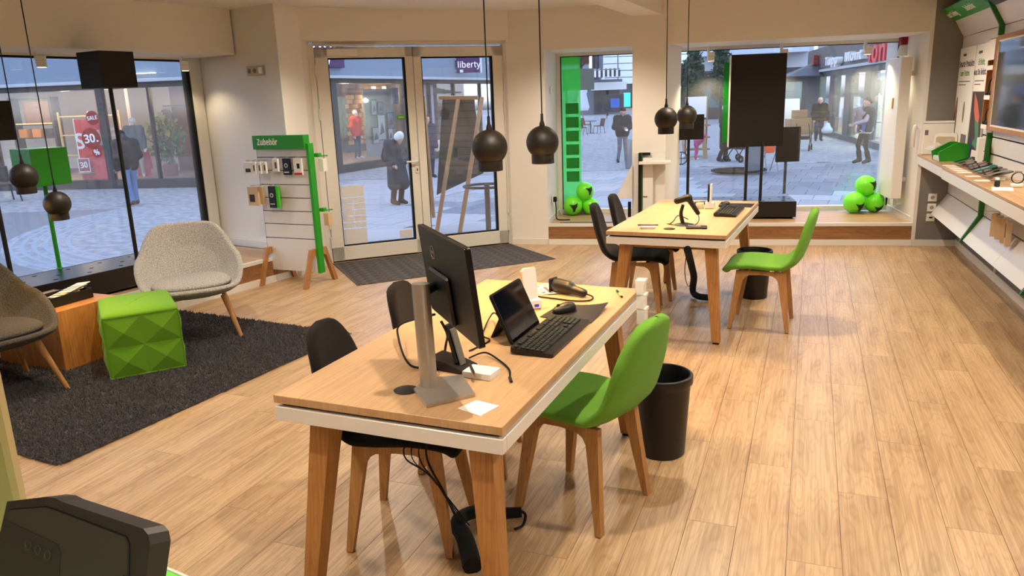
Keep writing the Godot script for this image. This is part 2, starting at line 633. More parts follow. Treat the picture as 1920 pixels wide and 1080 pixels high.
func spot(p: Vector3, to: Vector3, e: float, ang: float, size: float, col := WARM) -> void:
	var l := SpotLight3D.new()
	l.name = "spot_light"
	add_child(l, true)
	l.position = p
	var d := (to - p).normalized()
	l.basis = Basis.looking_at(d, Vector3.FORWARD if absf(d.y) > 0.9 else Vector3.UP)
	l.light_energy = e
	l.light_color = col
	l.spot_angle = ang
	l.spot_range = 14.0
	l.spot_attenuation = 2.0
	l.spot_angle_attenuation = 0.6
	l.light_size = size
	l.shadow_enabled = true
func ceiling_lights() -> void:
	var g := glow("downlight_glow", Color(1.0, 0.86, 0.66), 6.0)
	var ring := mat("white_metal", Color.WHITE)
	var i := 0
	for p in [[0.26, -2.4], [1.45, -5.2], [-1.9, -4.5], [-1.2, -6.5], [3.0, -4.5], [2.9, -6.9], [0.75, -7.3], [1.9, -2.3], [-1.5, -1.6], [0.9, 0.4], [-3.6, -2.4], [-1.2, 1.2]]:  # the last four are added fill lamps, placed around the camera
		var t := thing("downlight", "unseen round recessed ceiling downlight above the shop floor", "ceiling light", Vector3(p[0], CEIL, p[1]), 0.0, "recessed ceiling downlights")
		obj("trim_ring", Mb.new().lathe([[0.075, -0.006], [0.09, -0.004], [0.09, 0.0]], 20).done(), ring, t)
		obj("lamp_disc", Mb.new().prism(rrect(0.14, 0.14, 0.069), 0.0, 0.002, Transform3D(Basis(Vector3.RIGHT, PI / 2), Vector3(0, -0.003, 0))).done(), g, t)
		spot(Vector3(p[0], CEIL - 0.03, p[1]), Vector3(p[0], 0, p[1]), SPOT_E * (1.0 if i < 8 else 0.8), 70.0, 0.035)
		i += 1

func room() -> void:
	var paint: Material = M.wall_paint
	# floor with planks
	var inner := PackedVector2Array()
	var lw := func(t: float, o: float) -> Vector2: return C0 - LD * t + LN * o
	for p in [Vector2(-2.15, -7.45), C0, Vector2(-1.97, -7.77), DL, DR, Vector2(0.03, -8.72), BA, BC, RD, RD + RW * 10.95, Vector2(0.92, 2.6), Vector2(-8.0, 2.6)]:
		inner.append(p)
	var fl := struct("floor", plan(Array(inner).map(func(p): return [p.x, p.y]), -0.12, -0.009), M.dark_gap)
	var pd := Vector2(0.3665, -0.9304)
	var pn := Vector2(0.9304, 0.3665)
	var planks := []
	var pw := 0.186
	var pl := 1.29
	for r in range(-40, 40):
		var shift := fposmod(r * 0.4371, 1.0) * pl
		for k in range(-6, 12):
			var o := pn * (r * pw) + pd * (k * pl + shift)
			var q := PackedVector2Array([o, o + pn * (pw - 0.0016), o + pn * (pw - 0.0016) + pd * (pl - 0.0016), o + pd * (pl - 0.0016)])
			for c in Geometry2D.intersect_polygons(q, inner):
				var m := Vector2.ZERO
				for e in c: m += e / c.size()
				planks.append([m, c, o, r * 31 + k * 17])
	planks.sort_custom(func(a, b): return absf(a[0].x) * 0.9 + maxf(0.0, -a[0].y) + maxf(0.0, a[0].y + 1.0) * 12.0 < absf(b[0].x) * 0.9 + maxf(0.0, -b[0].y) + maxf(0.0, b[0].y + 1.0) * 12.0)
	var rest := Mb.new()
	for i in planks.size():
		var o := Vector3(planks[i][2].x, 0, planks[i][2].y)
		var xf := Transform3D(Basis(Vector3(pd.x, 0, pd.y), Vector3.UP, Vector3(pn.x, 0, pn.y) * (1 if Vector3(pd.x, 0, pd.y).cross(Vector3.UP).dot(Vector3(pn.x, 0, pn.y)) > 0 else -1)), o)
		var loc := PackedVector2Array()
		for e in planks[i][1]:
			var w := xf.affine_inverse() * Vector3(e.x, 0, e.y)
			loc.append(Vector2(w.x, -w.z))
		var up := Transform3D(Basis(Vector3(1, 0, 0), Vector3(0, 0, -1), Vector3(0, 1, 0)), Vector3.ZERO)
		if i < 295:
			obj("plank", Mb.new().prism(loc, -0.009, 0.0, up).done(), M["plank_%d" % (absi(planks[i][3]) % 8)], fl, xf)
		else:
			rest.prism(loc, -0.009, 0.0, xf * up)
	stuff(obj("planks_behind_camera", rest.done(), M.plank_2, fl))
	# ceiling and beam
	struct("ceiling", plan([[-8.4, 3.0], [1.2, 3.0], [5.6, -8.5], [4.9, -9.6], [0.3, -9.8], [-3.2, -9.2], [-4.2, -8.2]], CEIL, CEIL + 0.2), paint)
	var be := struct("trim_1", plan([[1.366, -8.42], [1.66, -8.35], [1.66 - 0.405 * 7.2, -8.35 + 0.914 * 7.2], [1.366 - 0.405 * 7.2, -8.42 + 0.914 * 7.2]], 2.435, CEIL + 0.05), paint)
	be.set_meta("label", "boxed white ceiling beam running to the pillar")
	# left shop window
	var a0 := Vector2(-2.62, -7.77)
	var hd := struct("wall_left", plan([xz(a0), xz(a0 - LD * 6.2), xz(a0 - LD * 6.2 + LN * 1.0), xz(a0 + LN * 1.0)], 2.15, 3.3), paint)
	obj("wall_end", plan([xz(lw.call(5.75, 0.0)), xz(lw.call(12.6, 0.0)), xz(lw.call(12.6, 0.4)), xz(lw.call(6.2, 1.6)), xz(lw.call(5.75, 1.6))], -0.1, 3.3), paint, hd)
	obj("niche_side", plan([xz(C0), [-1.97, -7.77], [-1.955, -8.02], [-2.05, -8.3], [-3.15, -9.0], [-3.22, -8.22]], -0.1, 3.3), paint, hd)
	var g0 := Vector2(-3.15, -8.15)
	var gx := frame(p3(-LD, 0), Vector3.UP, p3(g0, 0))     # x runs towards the camera along the glass
	var w1 := struct("window_1", bx(Vector3(5.7, 0.06, 0.09), Vector3(2.85, 0.262, 0)), M.frame_white, null, gx)
	obj("frame_top", bx(Vector3(5.7, 0.10, 0.09), Vector3(2.85, 2.18, 0)), M.frame_white, w1)
	obj("frame_side", bx(Vector3(0.13, 1.95, 0.10), Vector3(0.065, 1.2, 0)), M.frame_white, w1)
	obj("gasket", Mb.new().box(Vector3(0.035, 1.85, 0.08), Vector3(0.147, 1.21, 0)).box(Vector3(5.6, 0.02, 0.08), Vector3(2.9, 2.125, 0)).box(Vector3(5.6, 0.012, 0.08), Vector3(2.9, 0.297, 0)).done(), M.rubber, w1)
	obj("pane", bx(Vector3(5.6, 1.85, 0.008), Vector3(2.9, 1.21, -0.01)), M.window_glass, w1)
	for k in [0.5, 1.65]:
		obj("vent_slot", bx(Vector3(0.3, 0.012, 0.006), Vector3(k, 2.165, -0.048)), M.white_metal, w1)
	var r0 := Vector2(-2.15, -7.45)
	plinth("trim_2", [r0, r0 - LD * 6.3], LN, 1.22)
	# back wall and its window
	var bu := (BC - BA).normalized()
	var bo := Vector2(bu.y, -bu.x)
	var wb := struct("wall_back", plan([xz(BA), xz(BC), xz(BC + bo * 1.2), xz(BA + bo * 1.2 + Vector2(-0.25, 0))], 2.136, 3.3), paint)
	obj("wall_pier", plan([[0.03, -8.72], xz(BA), [0.63, -9.42], [0.60, -9.75], [0.0, -9.4], [-0.03, -8.78]], -0.1, 3.3), paint, wb)
	obj("niche_side", plan([xz(BC), [4.42, -8.80], [4.5, -9.3], [5.6, -9.3], [5.6, -7.45], xz(RD)], -0.1, 3.3), paint, wb)
	var gp := frame(Vector3(RD.x - BC.x, 0, RD.y - BC.y), Vector3.UP, p3(BC, 0))
	obj("grey_field", bx(Vector3(0.42, 2.6, 0.008), Vector3(0.245, 1.37, 0.004)), M.grey_paint, wb, gp)
	var gl := Vector2(0.655, -9.39)
	var grr := Vector2(4.40, -8.80)
	var gw := gl.distance_to(grr)
	var bx2 := frame(p3(grr - gl, 0), Vector3.UP, p3(gl, 0))
	var w2 := struct("window_2", bx(Vector3(gw, 0.055, 0.09), Vector3(gw / 2, 0.262, 0)), M.frame_white, null, bx2)
	obj("frame_top", bx(Vector3(gw, 0.07, 0.09), Vector3(gw / 2, 2.135, 0)), M.frame_white, w2)
	obj("frame_side", bx(Vector3(0.06, 1.9, 0.09), Vector3(-0.015, 1.2, 0)), M.frame_white, w2)
	obj("frame_side", bx(Vector3(0.04, 1.9, 0.09), Vector3(gw + 0.01, 1.2, 0)), M.frame_white, w2)
	obj("gasket", Mb.new().box(Vector3(0.012, 1.82, 0.02), Vector3(0.02, 1.2, 0.03)).box(Vector3(0.016, 1.82, 0.02), Vector3(gw - 0.02, 1.2, 0.03)).box(Vector3(gw, 0.01, 0.02), Vector3(gw / 2, 2.097, 0.03)).done(), M.rubber, w2)
	obj("pane", bx(Vector3(gw, 1.83, 0.008), Vector3(gw / 2, 1.195, 0)), M.window_glass, w2)
	for k in [0.82, 1.35, 2.2, 2.95, 3.5]:
		obj("vent_slot", bx(Vector3(0.28, 0.01, 0.006), Vector3(k, 2.13, 0.05)), M.white_metal, w2)
	plinth("trim_3", [BA, BC], bo, 0.86)
	# pillar in front of the back window
	var pr := struct("trim_4", plan([[1.366, -8.412], [1.716, -8.336], [1.99, -8.88], [1.60, -8.96]], 0.2, CEIL + 0.1), paint)
	pr.set_meta("label", "white square pillar standing at the edge of the window seat")
	# right wall
	var wr := struct("wall_right", plan([xz(RD), [RD.x + 0.6, RD.y - 0.2], [2.2, 3.0], xz(RD + RW * 10.95)], -0.1, 3.3), M.grey_paint)
	var cz := frame(p3(RW, 0), Vector3.UP, p3(RD, 0))      # x towards the camera along the right wall, z into the room
	struct("baseboard_right", bx(Vector3(10.9, 0.075, 0.014), Vector3(5.45, 0.0375, 0.007)), M.frame_white, null, cz)
	struct("baseboard_back", bx(Vector3(0.43, 0.065, 0.016), Vector3(0.21, 0.0325, 0.012)), M.frame_white, null, gp)
	obj("corner_strip", bx(Vector3(0.035, 2.6, 0.012), Vector3(0.016, 1.3, 0.006)), paint, wb, gp)
	struct("baseboard_door", bx(Vector3(0.42, 0.065, 0.014), Vector3(0.21, 0.0325, 0.007)), M.frame_white, null, frame(Vector3(BA.x - 0.03, 0, BA.y + 8.72), Vector3.UP, Vector3(0.03, 0, -8.72)))
	struct("baseboard_left", bx(Vector3(0.37, 0.065, 0.014), Vector3(0.185, 0.0325, 0.007)), M.frame_white, null, frame(Vector3(0.13, 0, -0.35), Vector3.UP, p3(C0, 0)))
	var sw := frame(Vector3(1.05, 0, 0.73), Vector3.UP, Vector3(-3.15, 0.236, -8.15))
	struct("baseboard_niche", bx(Vector3(1.2, 0.07, 0.014), Vector3(0.68, 0.035, 0.007)), M.frame_white, null, sw)
	struct("baseboard_seat", bx(Vector3(0.8, 0.06, 0.014), Vector3(0.4, 0.03, 0.007)), M.frame_white, null, frame(Vector3(0.19, 0, -0.81), Vector3.UP, p3(BA, 0.236)))
	struct("baseboard_radiator", bx(Vector3(0.95, 0.06, 0.014), Vector3(0.47, 0.03, 0.007)), M.frame_white, null, frame(Vector3(BC.x - 4.40, 0, BC.y + 8.80), Vector3.UP, Vector3(4.40, 0.236, -8.80)))
	struct("wall_rear", plan([[-8.6, 2.6], [1.3, 2.6], [1.3, 3.0], [-8.6, 3.0]], -0.1, 3.3), paint)
	door()

func plinth(called: String, e: Array, out: Vector2, depth: float) -> void:
	var u: Vector2 = (e[1] - e[0]).normalized()
	var len: float = e[0].distance_to(e[1])
	var top := struct(called, plan([xz(e[0] + out * 0.02), xz(e[1] + out * 0.02), xz(e[1] + out * depth), xz(e[0] + out * depth)], 0.02, 0.236), M.sill_oak)
	top.set_meta("label", "low oak window seat running along the shop window")
	var pr := func(y0: float, y1: float, t: float) -> ArrayMesh: return plan([xz(e[0] - out * t), xz(e[1] - out * t), xz(e[1] + out * 0.03), xz(e[0] + out * 0.03)], y0, y1)
	obj("riser_board", pr.call(0.05, 0.206, 0.0), M.riser_oak, top)
	obj("edge_strip", pr.call(0.205, 0.2375, 0.006), M.frame_white, top)
	obj("skirting", pr.call(0.0, 0.062, 0.014), M.frame_white, top)

func door() -> void:
	var du := (DR - DL).normalized()
	var dn := Vector2(-du.y, du.x)                          # into the room
	var W := DL.distance_to(DR)
	var x := frame(p3(du, 0), Vector3.UP, p3(DL, 0))
	var fw: Material = M.frame_white
	var d := struct("door_1", Mb.new().box(Vector3(0.06, 2.24, 0.07), Vector3(-0.032, 1.12, -0.01), 0.004).box(Vector3(0.06, 2.24, 0.07), Vector3(W + 0.032, 1.12, -0.01), 0.004).box(Vector3(W, 0.04, 0.07), Vector3(W / 2, 2.243, -0.01), 0.004).done(), fw, null, x)
	d.set_meta("label", "white framed double glass entrance door")
	for s in 2:
		var o := s * W / 2.0
		var l := 0.125 if s == 0 else 0.085
		var r := 0.085 if s == 0 else 0.115
		var w := W / 2.0 - 0.006
		var leaf := obj("door_leaf", Mb.new().box(Vector3(l, 2.195, 0.06), Vector3(l / 2, 1.11, 0), 0.004).box(Vector3(r, 2.195, 0.06), Vector3(w - r / 2, 1.11, 0), 0.004).box(Vector3(w, 0.105, 0.06), Vector3(w / 2, 2.155, 0), 0.004).box(Vector3(w, 0.15, 0.06), Vector3(w / 2, 0.09, 0), 0.004).done(), fw, d, Transform3D(Basis(), Vector3(o + 0.003, 0, 0)))
		var gh := 2.10 - 0.165
		var gww := w - l - r
		var gc := Vector3(l + gww / 2, 0.165 + gh / 2, 0)
		obj("gasket", Mb.new().box(Vector3(0.02, gh, 0.05), gc + Vector3(gww / 2 - 0.01, 0, 0)).box(Vector3(0.008, gh, 0.05), gc - Vector3(gww / 2 - 0.004, 0, 0)).box(Vector3(gww, 0.012, 0.05), gc + Vector3(0, gh / 2 - 0.006, 0)).box(Vector3(gww, 0.014, 0.05), gc - Vector3(0, gh / 2 - 0.007, 0)).done(), M.rubber, leaf)
		obj("pane", bx(Vector3(gww, gh, 0.008), gc), M.window_glass, leaf)
		obj("threshold_brush", bx(Vector3(w, 0.012, 0.05), Vector3(w / 2, 0.006, 0)), M.rubber, leaf)
		for hy in [0.22, 0.42, 1.55, 1.98]:
			obj("hinge", Mb.new().tube([Vector3(0, -0.06, 0), Vector3(0, 0.06, 0)], 0.012, 8).done(), fw, leaf, Transform3D(Basis(), Vector3(-0.004 if s == 0 else w + 0.004, hy, 0.036)))
		if s == 0:
			obj("door_closer", Mb.new().box(Vector3(0.31, 0.07, 0.05), Vector3(0.27, 2.155, 0.056), 0.006).box(Vector3(0.5, 0.02, 0.03), Vector3(0.36, 2.222, 0.05), 0.003).tube([Vector3(0.2, 2.19, 0.05), Vector3(0.2, 2.215, 0.05)], 0.015, 8).done(), M.white_metal, leaf)
			var hx := w - 0.03
			obj("handle", Mb.new().tube([Vector3(hx, 1.02, 0.03), Vector3(hx, 1.02, 0.085)], 0.011, 8).tube([Vector3(hx + 0.01, 1.02, 0.08), Vector3(hx - 0.12, 1.02, 0.08)], 0.010, 8).box(Vector3(0.034, 0.08, 0.01), Vector3(hx, 1.02, 0.034), 0.004).done(), M.white_metal, leaf)
			obj("lock_plate", Mb.new().box(Vector3(0.034, 0.08, 0.012), Vector3(hx, 0.93, 0.036), 0.005).done(), M.white_metal, leaf)
			obj("keyhole", Mb.new().box(Vector3(0.010, 0.03, 0.003), Vector3(hx, 0.927, 0.043)).done(), M.rubber, leaf)
			# printed film on the glass
			var gx := l + 0.012
			var st := obj("notice_film", bx(Vector3(0.245, 0.12, 0.002), Vector3(gx + 0.125, 0.745, 0.006)), M.frost_film, leaf)
			for r2 in 5:
				for c2 in 2:
					obj("notice_row", bx(Vector3(0.119, 0.058, 0.002), Vector3(gx + 0.064 + c2 * 0.125, 0.648 - r2 * 0.066, 0.006)), M.frost_film, leaf)
			obj("notice_film", bx(Vector3(0.245, 0.19, 0.002), Vector3(gx + 0.125, 0.25, 0.006)), M.frost_film, leaf)
			obj("notice_film", bx(Vector3(0.14, 0.085, 0.002), Vector3(w - r - 0.11, 0.235, 0.006)), M.frost_film, leaf)
			obj("door_sticker", bx(Vector3(0.09, 0.045, 0.002), Vector3(w - r - 0.075, 1.49, 0.006)), mat("leaf_green", Color(0.35, 0.62, 0.12), 0.5), leaf)
			obj("lettering", text("Ziehen", 0.02, 0.001), M.paper, leaf, Transform3D(Basis(), Vector3(w - r - 0.075, 1.49, 0.0078)))
	# lintel
	var j := Vector2(-1.97, -7.77)
	var k := Vector2(0.06, -8.69)
	var li := struct("wall_door", plan([xz(j), xz(k), xz(k - dn * 0.6), xz(j - dn * 0.6)], 2.262, 3.3), M.wall_paint)
	li.set_meta("label", "white wall above the entrance door")
	var mx := frame(p3(du, 0), Vector3.UP, p3(DL, 0))
	var mi := mx.affine_inverse()
	var mq := []
	for q in [[-1.895, -7.935], [-1.437, -6.885], [0.466, -7.764], [-0.005, -8.715]]:
		var e := mi * Vector3(q[0], 0, q[1])
		mq.append([e.x, e.z])
	tag(obj("doormat", plan(mq, -0.012, 0.006), M.doormat, null, mx), "dark ribbed doormat let into the floor at the entrance door", "doormat")
# ---------------------------------------------------------------- tables, chairs, bins
func make_table() -> Node3D:
	var t := thing("consulting_table", "near oak topped consulting table with white frame holding the large monitor", "table", Vector3.ZERO, 0.0, "oak consulting tables")
	obj("tabletop", bx(Vector3(0.8, 0.027, 1.65), Vector3(0, 0.7265, 0), 0.0015), M.table_oak, t)
	obj("spacer", bx(Vector3(0.76, 0.012, 1.61), Vector3(0, 0.707, 0)), M.dark_gap, t)
	var f := Mb.new()
	for s in [-1, 1]:
		f.box(Vector3(0.8, 0.048, 0.03), Vector3(0, 0.677, s * 0.81), 0.002)
		f.box(Vector3(0.03, 0.048, 1.59), Vector3(s * 0.385, 0.677, 0), 0.002)
	for z in [-0.4, 0.0, 0.4]: f.box(Vector3(0.74, 0.03, 0.03), Vector3(0, 0.68, z))
	obj("frame", f.done(), M.white_lacquer, t)
	for sx in [-1, 1]:
		for sz in [-1, 1]:
			var rows := []
			for k in 2:
				var c := Vector3(sx * lerpf(0.35, 0.285, k), lerpf(0.014, 0.665, k), sz * lerpf(0.79, 0.70, k))
				var h := lerpf(0.026, 0.04, k)
				rows.append([c + Vector3(-h, 0, -h), c + Vector3(h, 0, -h), c + Vector3(h, 0, h), c + Vector3(-h, 0, h)])
			var m := Mb.new()
			for i in 4:
				var j := (i + 1) % 4
				m.quad(rows[0][j], rows[0][i], rows[1][i], rows[1][j])
			m.quad(rows[0][0], rows[0][1], rows[0][2], rows[0][3]).quad(rows[1][3], rows[1][2], rows[1][1], rows[1][0])
			var l := obj("leg", m.done(), M.leg_oak, t)
			obj("foot_cap", bx(Vector3(0.04, 0.014, 0.04), Vector3(sx * 0.35, 0.007, sz * 0.79)), M.rubber, l)
	obj("cross_rail", bx(Vector3(0.5, 0.035, 0.03), Vector3(0, 0.635, 0.70)), M.leg_oak, t)
	obj("cross_rail", bx(Vector3(0.5, 0.035, 0.03), Vector3(0, 0.635, -0.70)), M.leg_oak, t)
	obj("cable_grommet", Mb.new().lathe([[0.038, 0.739], [0.04, 0.7425], [0.036, 0.744], [0.0, 0.744]], 20, Transform3D(Basis(), Vector3(-0.005, 0, 0.66))).done(), M.black_plastic, t)
	return t

func make_chair(label: String, cloth_m: Material, group: String) -> Node3D:
	var t := thing("shell_chair", label, "chair", Vector3.ZERO, 0.0, group)
	# upholstered shell swept along its side profile; z is the front
	var prof := smooth([Vector3(0, 0.405, 0.235), Vector3(0, 0.437, 0.20), Vector3(0, 0.452, 0.08), Vector3(0, 0.446, -0.07), Vector3(0, 0.452, -0.16), Vector3(0, 0.49, -0.222), Vector3(0, 0.57, -0.258), Vector3(0, 0.70, -0.295), Vector3(0, 0.845, -0.325)], 9)
	var n := prof.size()
	var rows := []
	for i in n:
		var s := float(i) / (n - 1)
		var d: Vector3 = (prof[mini(i + 1, n - 1)] - prof[maxi(i - 1, 0)]).normalized()
		var nor := d.cross(Vector3.RIGHT)
		var w := lerpf(0.235, 0.225, smoothstep(0.0, 0.5, s)) if s < 0.5 else lerpf(0.225, 0.185, smoothstep(0.5, 1.0, s))
		var e0 := clampf((s) / 0.10, 0.0, 1.0)
		var e1 := clampf((1.0 - s) / 0.20, 0.0, 1.0)
		w *= (0.72 + 0.28 * sqrt(1.0 - (1.0 - e0) * (1.0 - e0))) * pow(maxf(0.0004, 1.0 - pow(1.0 - e1, 2.2)), 0.48)
		var th := 0.026 * sqrt(clampf(minf(s, 1.0 - s) / 0.025, 0.06, 1.0))
		var dish := 0.018 * smoothstep(0.45, 0.6, s) + 0.010
		var r := PackedVector3Array()
		for j in 28:
			var a := TAU * j / 28
			var cx := signf(cos(a)) * pow(absf(cos(a)), 0.35)
			var sy := signf(sin(a)) * pow(absf(sin(a)), 0.8)
			r.append(prof[i] + Vector3(cx * w, 0, 0) + nor * (-sy * th - dish * cx * cx * minf(1.0, w * w / 0.03)))
		rows.append(r)
	obj("seat_shell", Mb.new().grid(rows, true, false).done(), cloth_m, t)
	for sx in [-1, 1]:
		for sz in [-1, 1]:
			# each leg is half of an arched side frame
			var out := PackedVector2Array([Vector2(0, 0.415), Vector2(0.165, 0.415), Vector2(0.205, 0.0), Vector2(0.18, 0.0), Vector2(0.118, 0.345), Vector2(0.102, 0.37), Vector2(0.075, 0.385), Vector2(0, 0.39)])
			if sz < 0:
				for i in out.size(): out[i].x = -out[i].x
			var xf := Transform3D(Basis(Vector3(0, 0, 1), deg_to_rad(sx * 7.0)), Vector3(sx * 0.142, 0.415, 0)) * Transform3D(Basis(Vector3(0, 0, 1), Vector3(0, 1, 0), Vector3(-1, 0, 0)), Vector3(0, -0.415, 0))
			var l := obj("leg", Mb.new().prism(out, -0.016, 0.016, xf).done(), M.chair_oak, t)
			obj("glide", bx(Vector3(0.026, 0.006, 0.024), xf * Vector3(sz * 0.192, 0.002, 0)), M.rubber, l)
	for sz in [-1, 1]:
		obj("cross_rail", bx(Vector3(0.27, 0.03, 0.028), Vector3(0, 0.40, sz * 0.10)), M.chair_oak, t)
	return t

func make_bin(label: String) -> Node3D:
	var t := thing("waste_bin", label, "waste bin", Vector3.ZERO, 0.0, "black waste bins")
	obj("body", Mb.new().lathe([[0.0, 0.001], [0.104, 0.001], [0.108, 0.006], [0.128, 0.335], [0.128, 0.35], [0.139, 0.352], [0.14, 0.385], [0.135, 0.39], [0.124, 0.388], [0.121, 0.33], [0.104, 0.012], [0.0, 0.012]], 36).done(), M.black_plastic, t)
	return t

func tables_and_chairs() -> void:
	var a1 := -0.4027
	var a2 := -0.4327
	var t1 := make_table()
	t1.position = NEAR.origin
	t1.rotation.y = a1
	dup(t1, "consulting_table", "far oak topped consulting table standing before the window seat", FAR.origin, a2)
	# chairs: rear feet give the place
	var place := func(c: Node3D, r1: Vector2, r2: Vector2, f: Vector2) -> void:
		var m := (r1 + r2) * 0.5
		var dir := f.normalized()
		c.position = Vector3(m.x + dir.x * 0.19, 0, m.y + dir.y * 0.19)
		c.rotation.y = atan2(dir.x, dir.y)
	var g := make_chair("bright green upholstered chair at the near table, back to the waste bin", M.green_cloth, "green upholstered chairs")
	place.call(g, Vector2(0.298, -2.593), Vector2(0.534, -2.896), Vector2(-0.80, -0.62))
	var g2 := dup(g, "shell_chair", "bright green upholstered chair in side view at the far table", Vector3.ZERO, 0)
	place.call(g2, Vector2(1.882, -5.012), Vector2(2.038, -5.348), Vector2(-0.91, -0.42))
	var b := make_chair("black upholstered chair tucked under the near table's front corner", M.black_cloth, "black upholstered chairs")
	place.call(b, Vector2(-0.638, -2.556), Vector2(-0.577, -2.931), Vector2(0.985, 0.17))
	var b2 := dup(b, "shell_chair", "black upholstered chair half hidden behind the large monitor", Vector3.ZERO, 0)
	place.call(b2, Vector2(-0.44, -3.16), Vector2(-0.36, -3.52), Vector2(0.975, 0.2))
	var b3 := dup(b, "shell_chair", "black upholstered chair at the far table's front corner, seat fully in view", Vector3.ZERO, 0)
	place.call(b3, Vector2(0.705, -5.56), Vector2(0.83, -5.93), Vector2(0.96, 0.22))
	var b4 := dup(b, "shell_chair", "second black upholstered chair behind the first one at the far table", Vector3.ZERO, 0)
	place.call(b4, Vector2(0.90, -6.08), Vector2(1.05, -6.42), Vector2(0.93, 0.30))
	var bin := make_bin("black plastic waste bin with white paper in it behind the near green chair")
	bin.position = Vector3(0.675, 0, -3.29)
	for k in 2:
		var p := tag(obj("waste_paper", Mb.new().grid([PackedVector3Array([Vector3(-0.05, 0, -0.03), Vector3(0, 0.008, -0.03), Vector3(0.05, 0, -0.03)]), PackedVector3Array([Vector3(-0.05, 0.012, 0.0), Vector3(0, 0.0, 0.0), Vector3(0.05, 0.014, 0.0)]), PackedVector3Array([Vector3(-0.04, 0, 0.04), Vector3(0, 0.012, 0.04), Vector3(0.045, 0, 0.04)])]).box(Vector3(0.09, 0.002, 0.06), Vector3(0, -0.003, 0)).done(), M.paper, null, Transform3D(Basis.from_euler(Vector3(0.5 - k * 0.8, k * 1.4 + 0.3, 0.25)), [Vector3(0.715, 0.312, -3.25), Vector3(0.645, 0.30, -3.29)][k])), ["larger white paper scrap lying in the near waste bin", "smaller white paper scrap beside it in the near waste bin"][k], "paper")
	dup(bin, "waste_bin", "black plastic waste bin behind the far green chair", Vector3(1.965, 0, -6.0), 0.4)

var NEAR := Transform3D(Basis(Vector3.UP, -0.4027), Vector3(-0.7785 + 0.4 * cos(-0.4027) - 0.825 * sin(-0.4027), 0, -2.2901 - 0.4 * sin(-0.4027) - 0.825 * cos(-0.4027)))
var FAR := Transform3D(Basis(Vector3.UP, -0.4327), Vector3(0.6534 + 0.4 * cos(-0.4327) - 0.825 * sin(-0.4327), 0, -5.1164 - 0.4 * sin(-0.4327) - 0.825 * cos(-0.4327)))
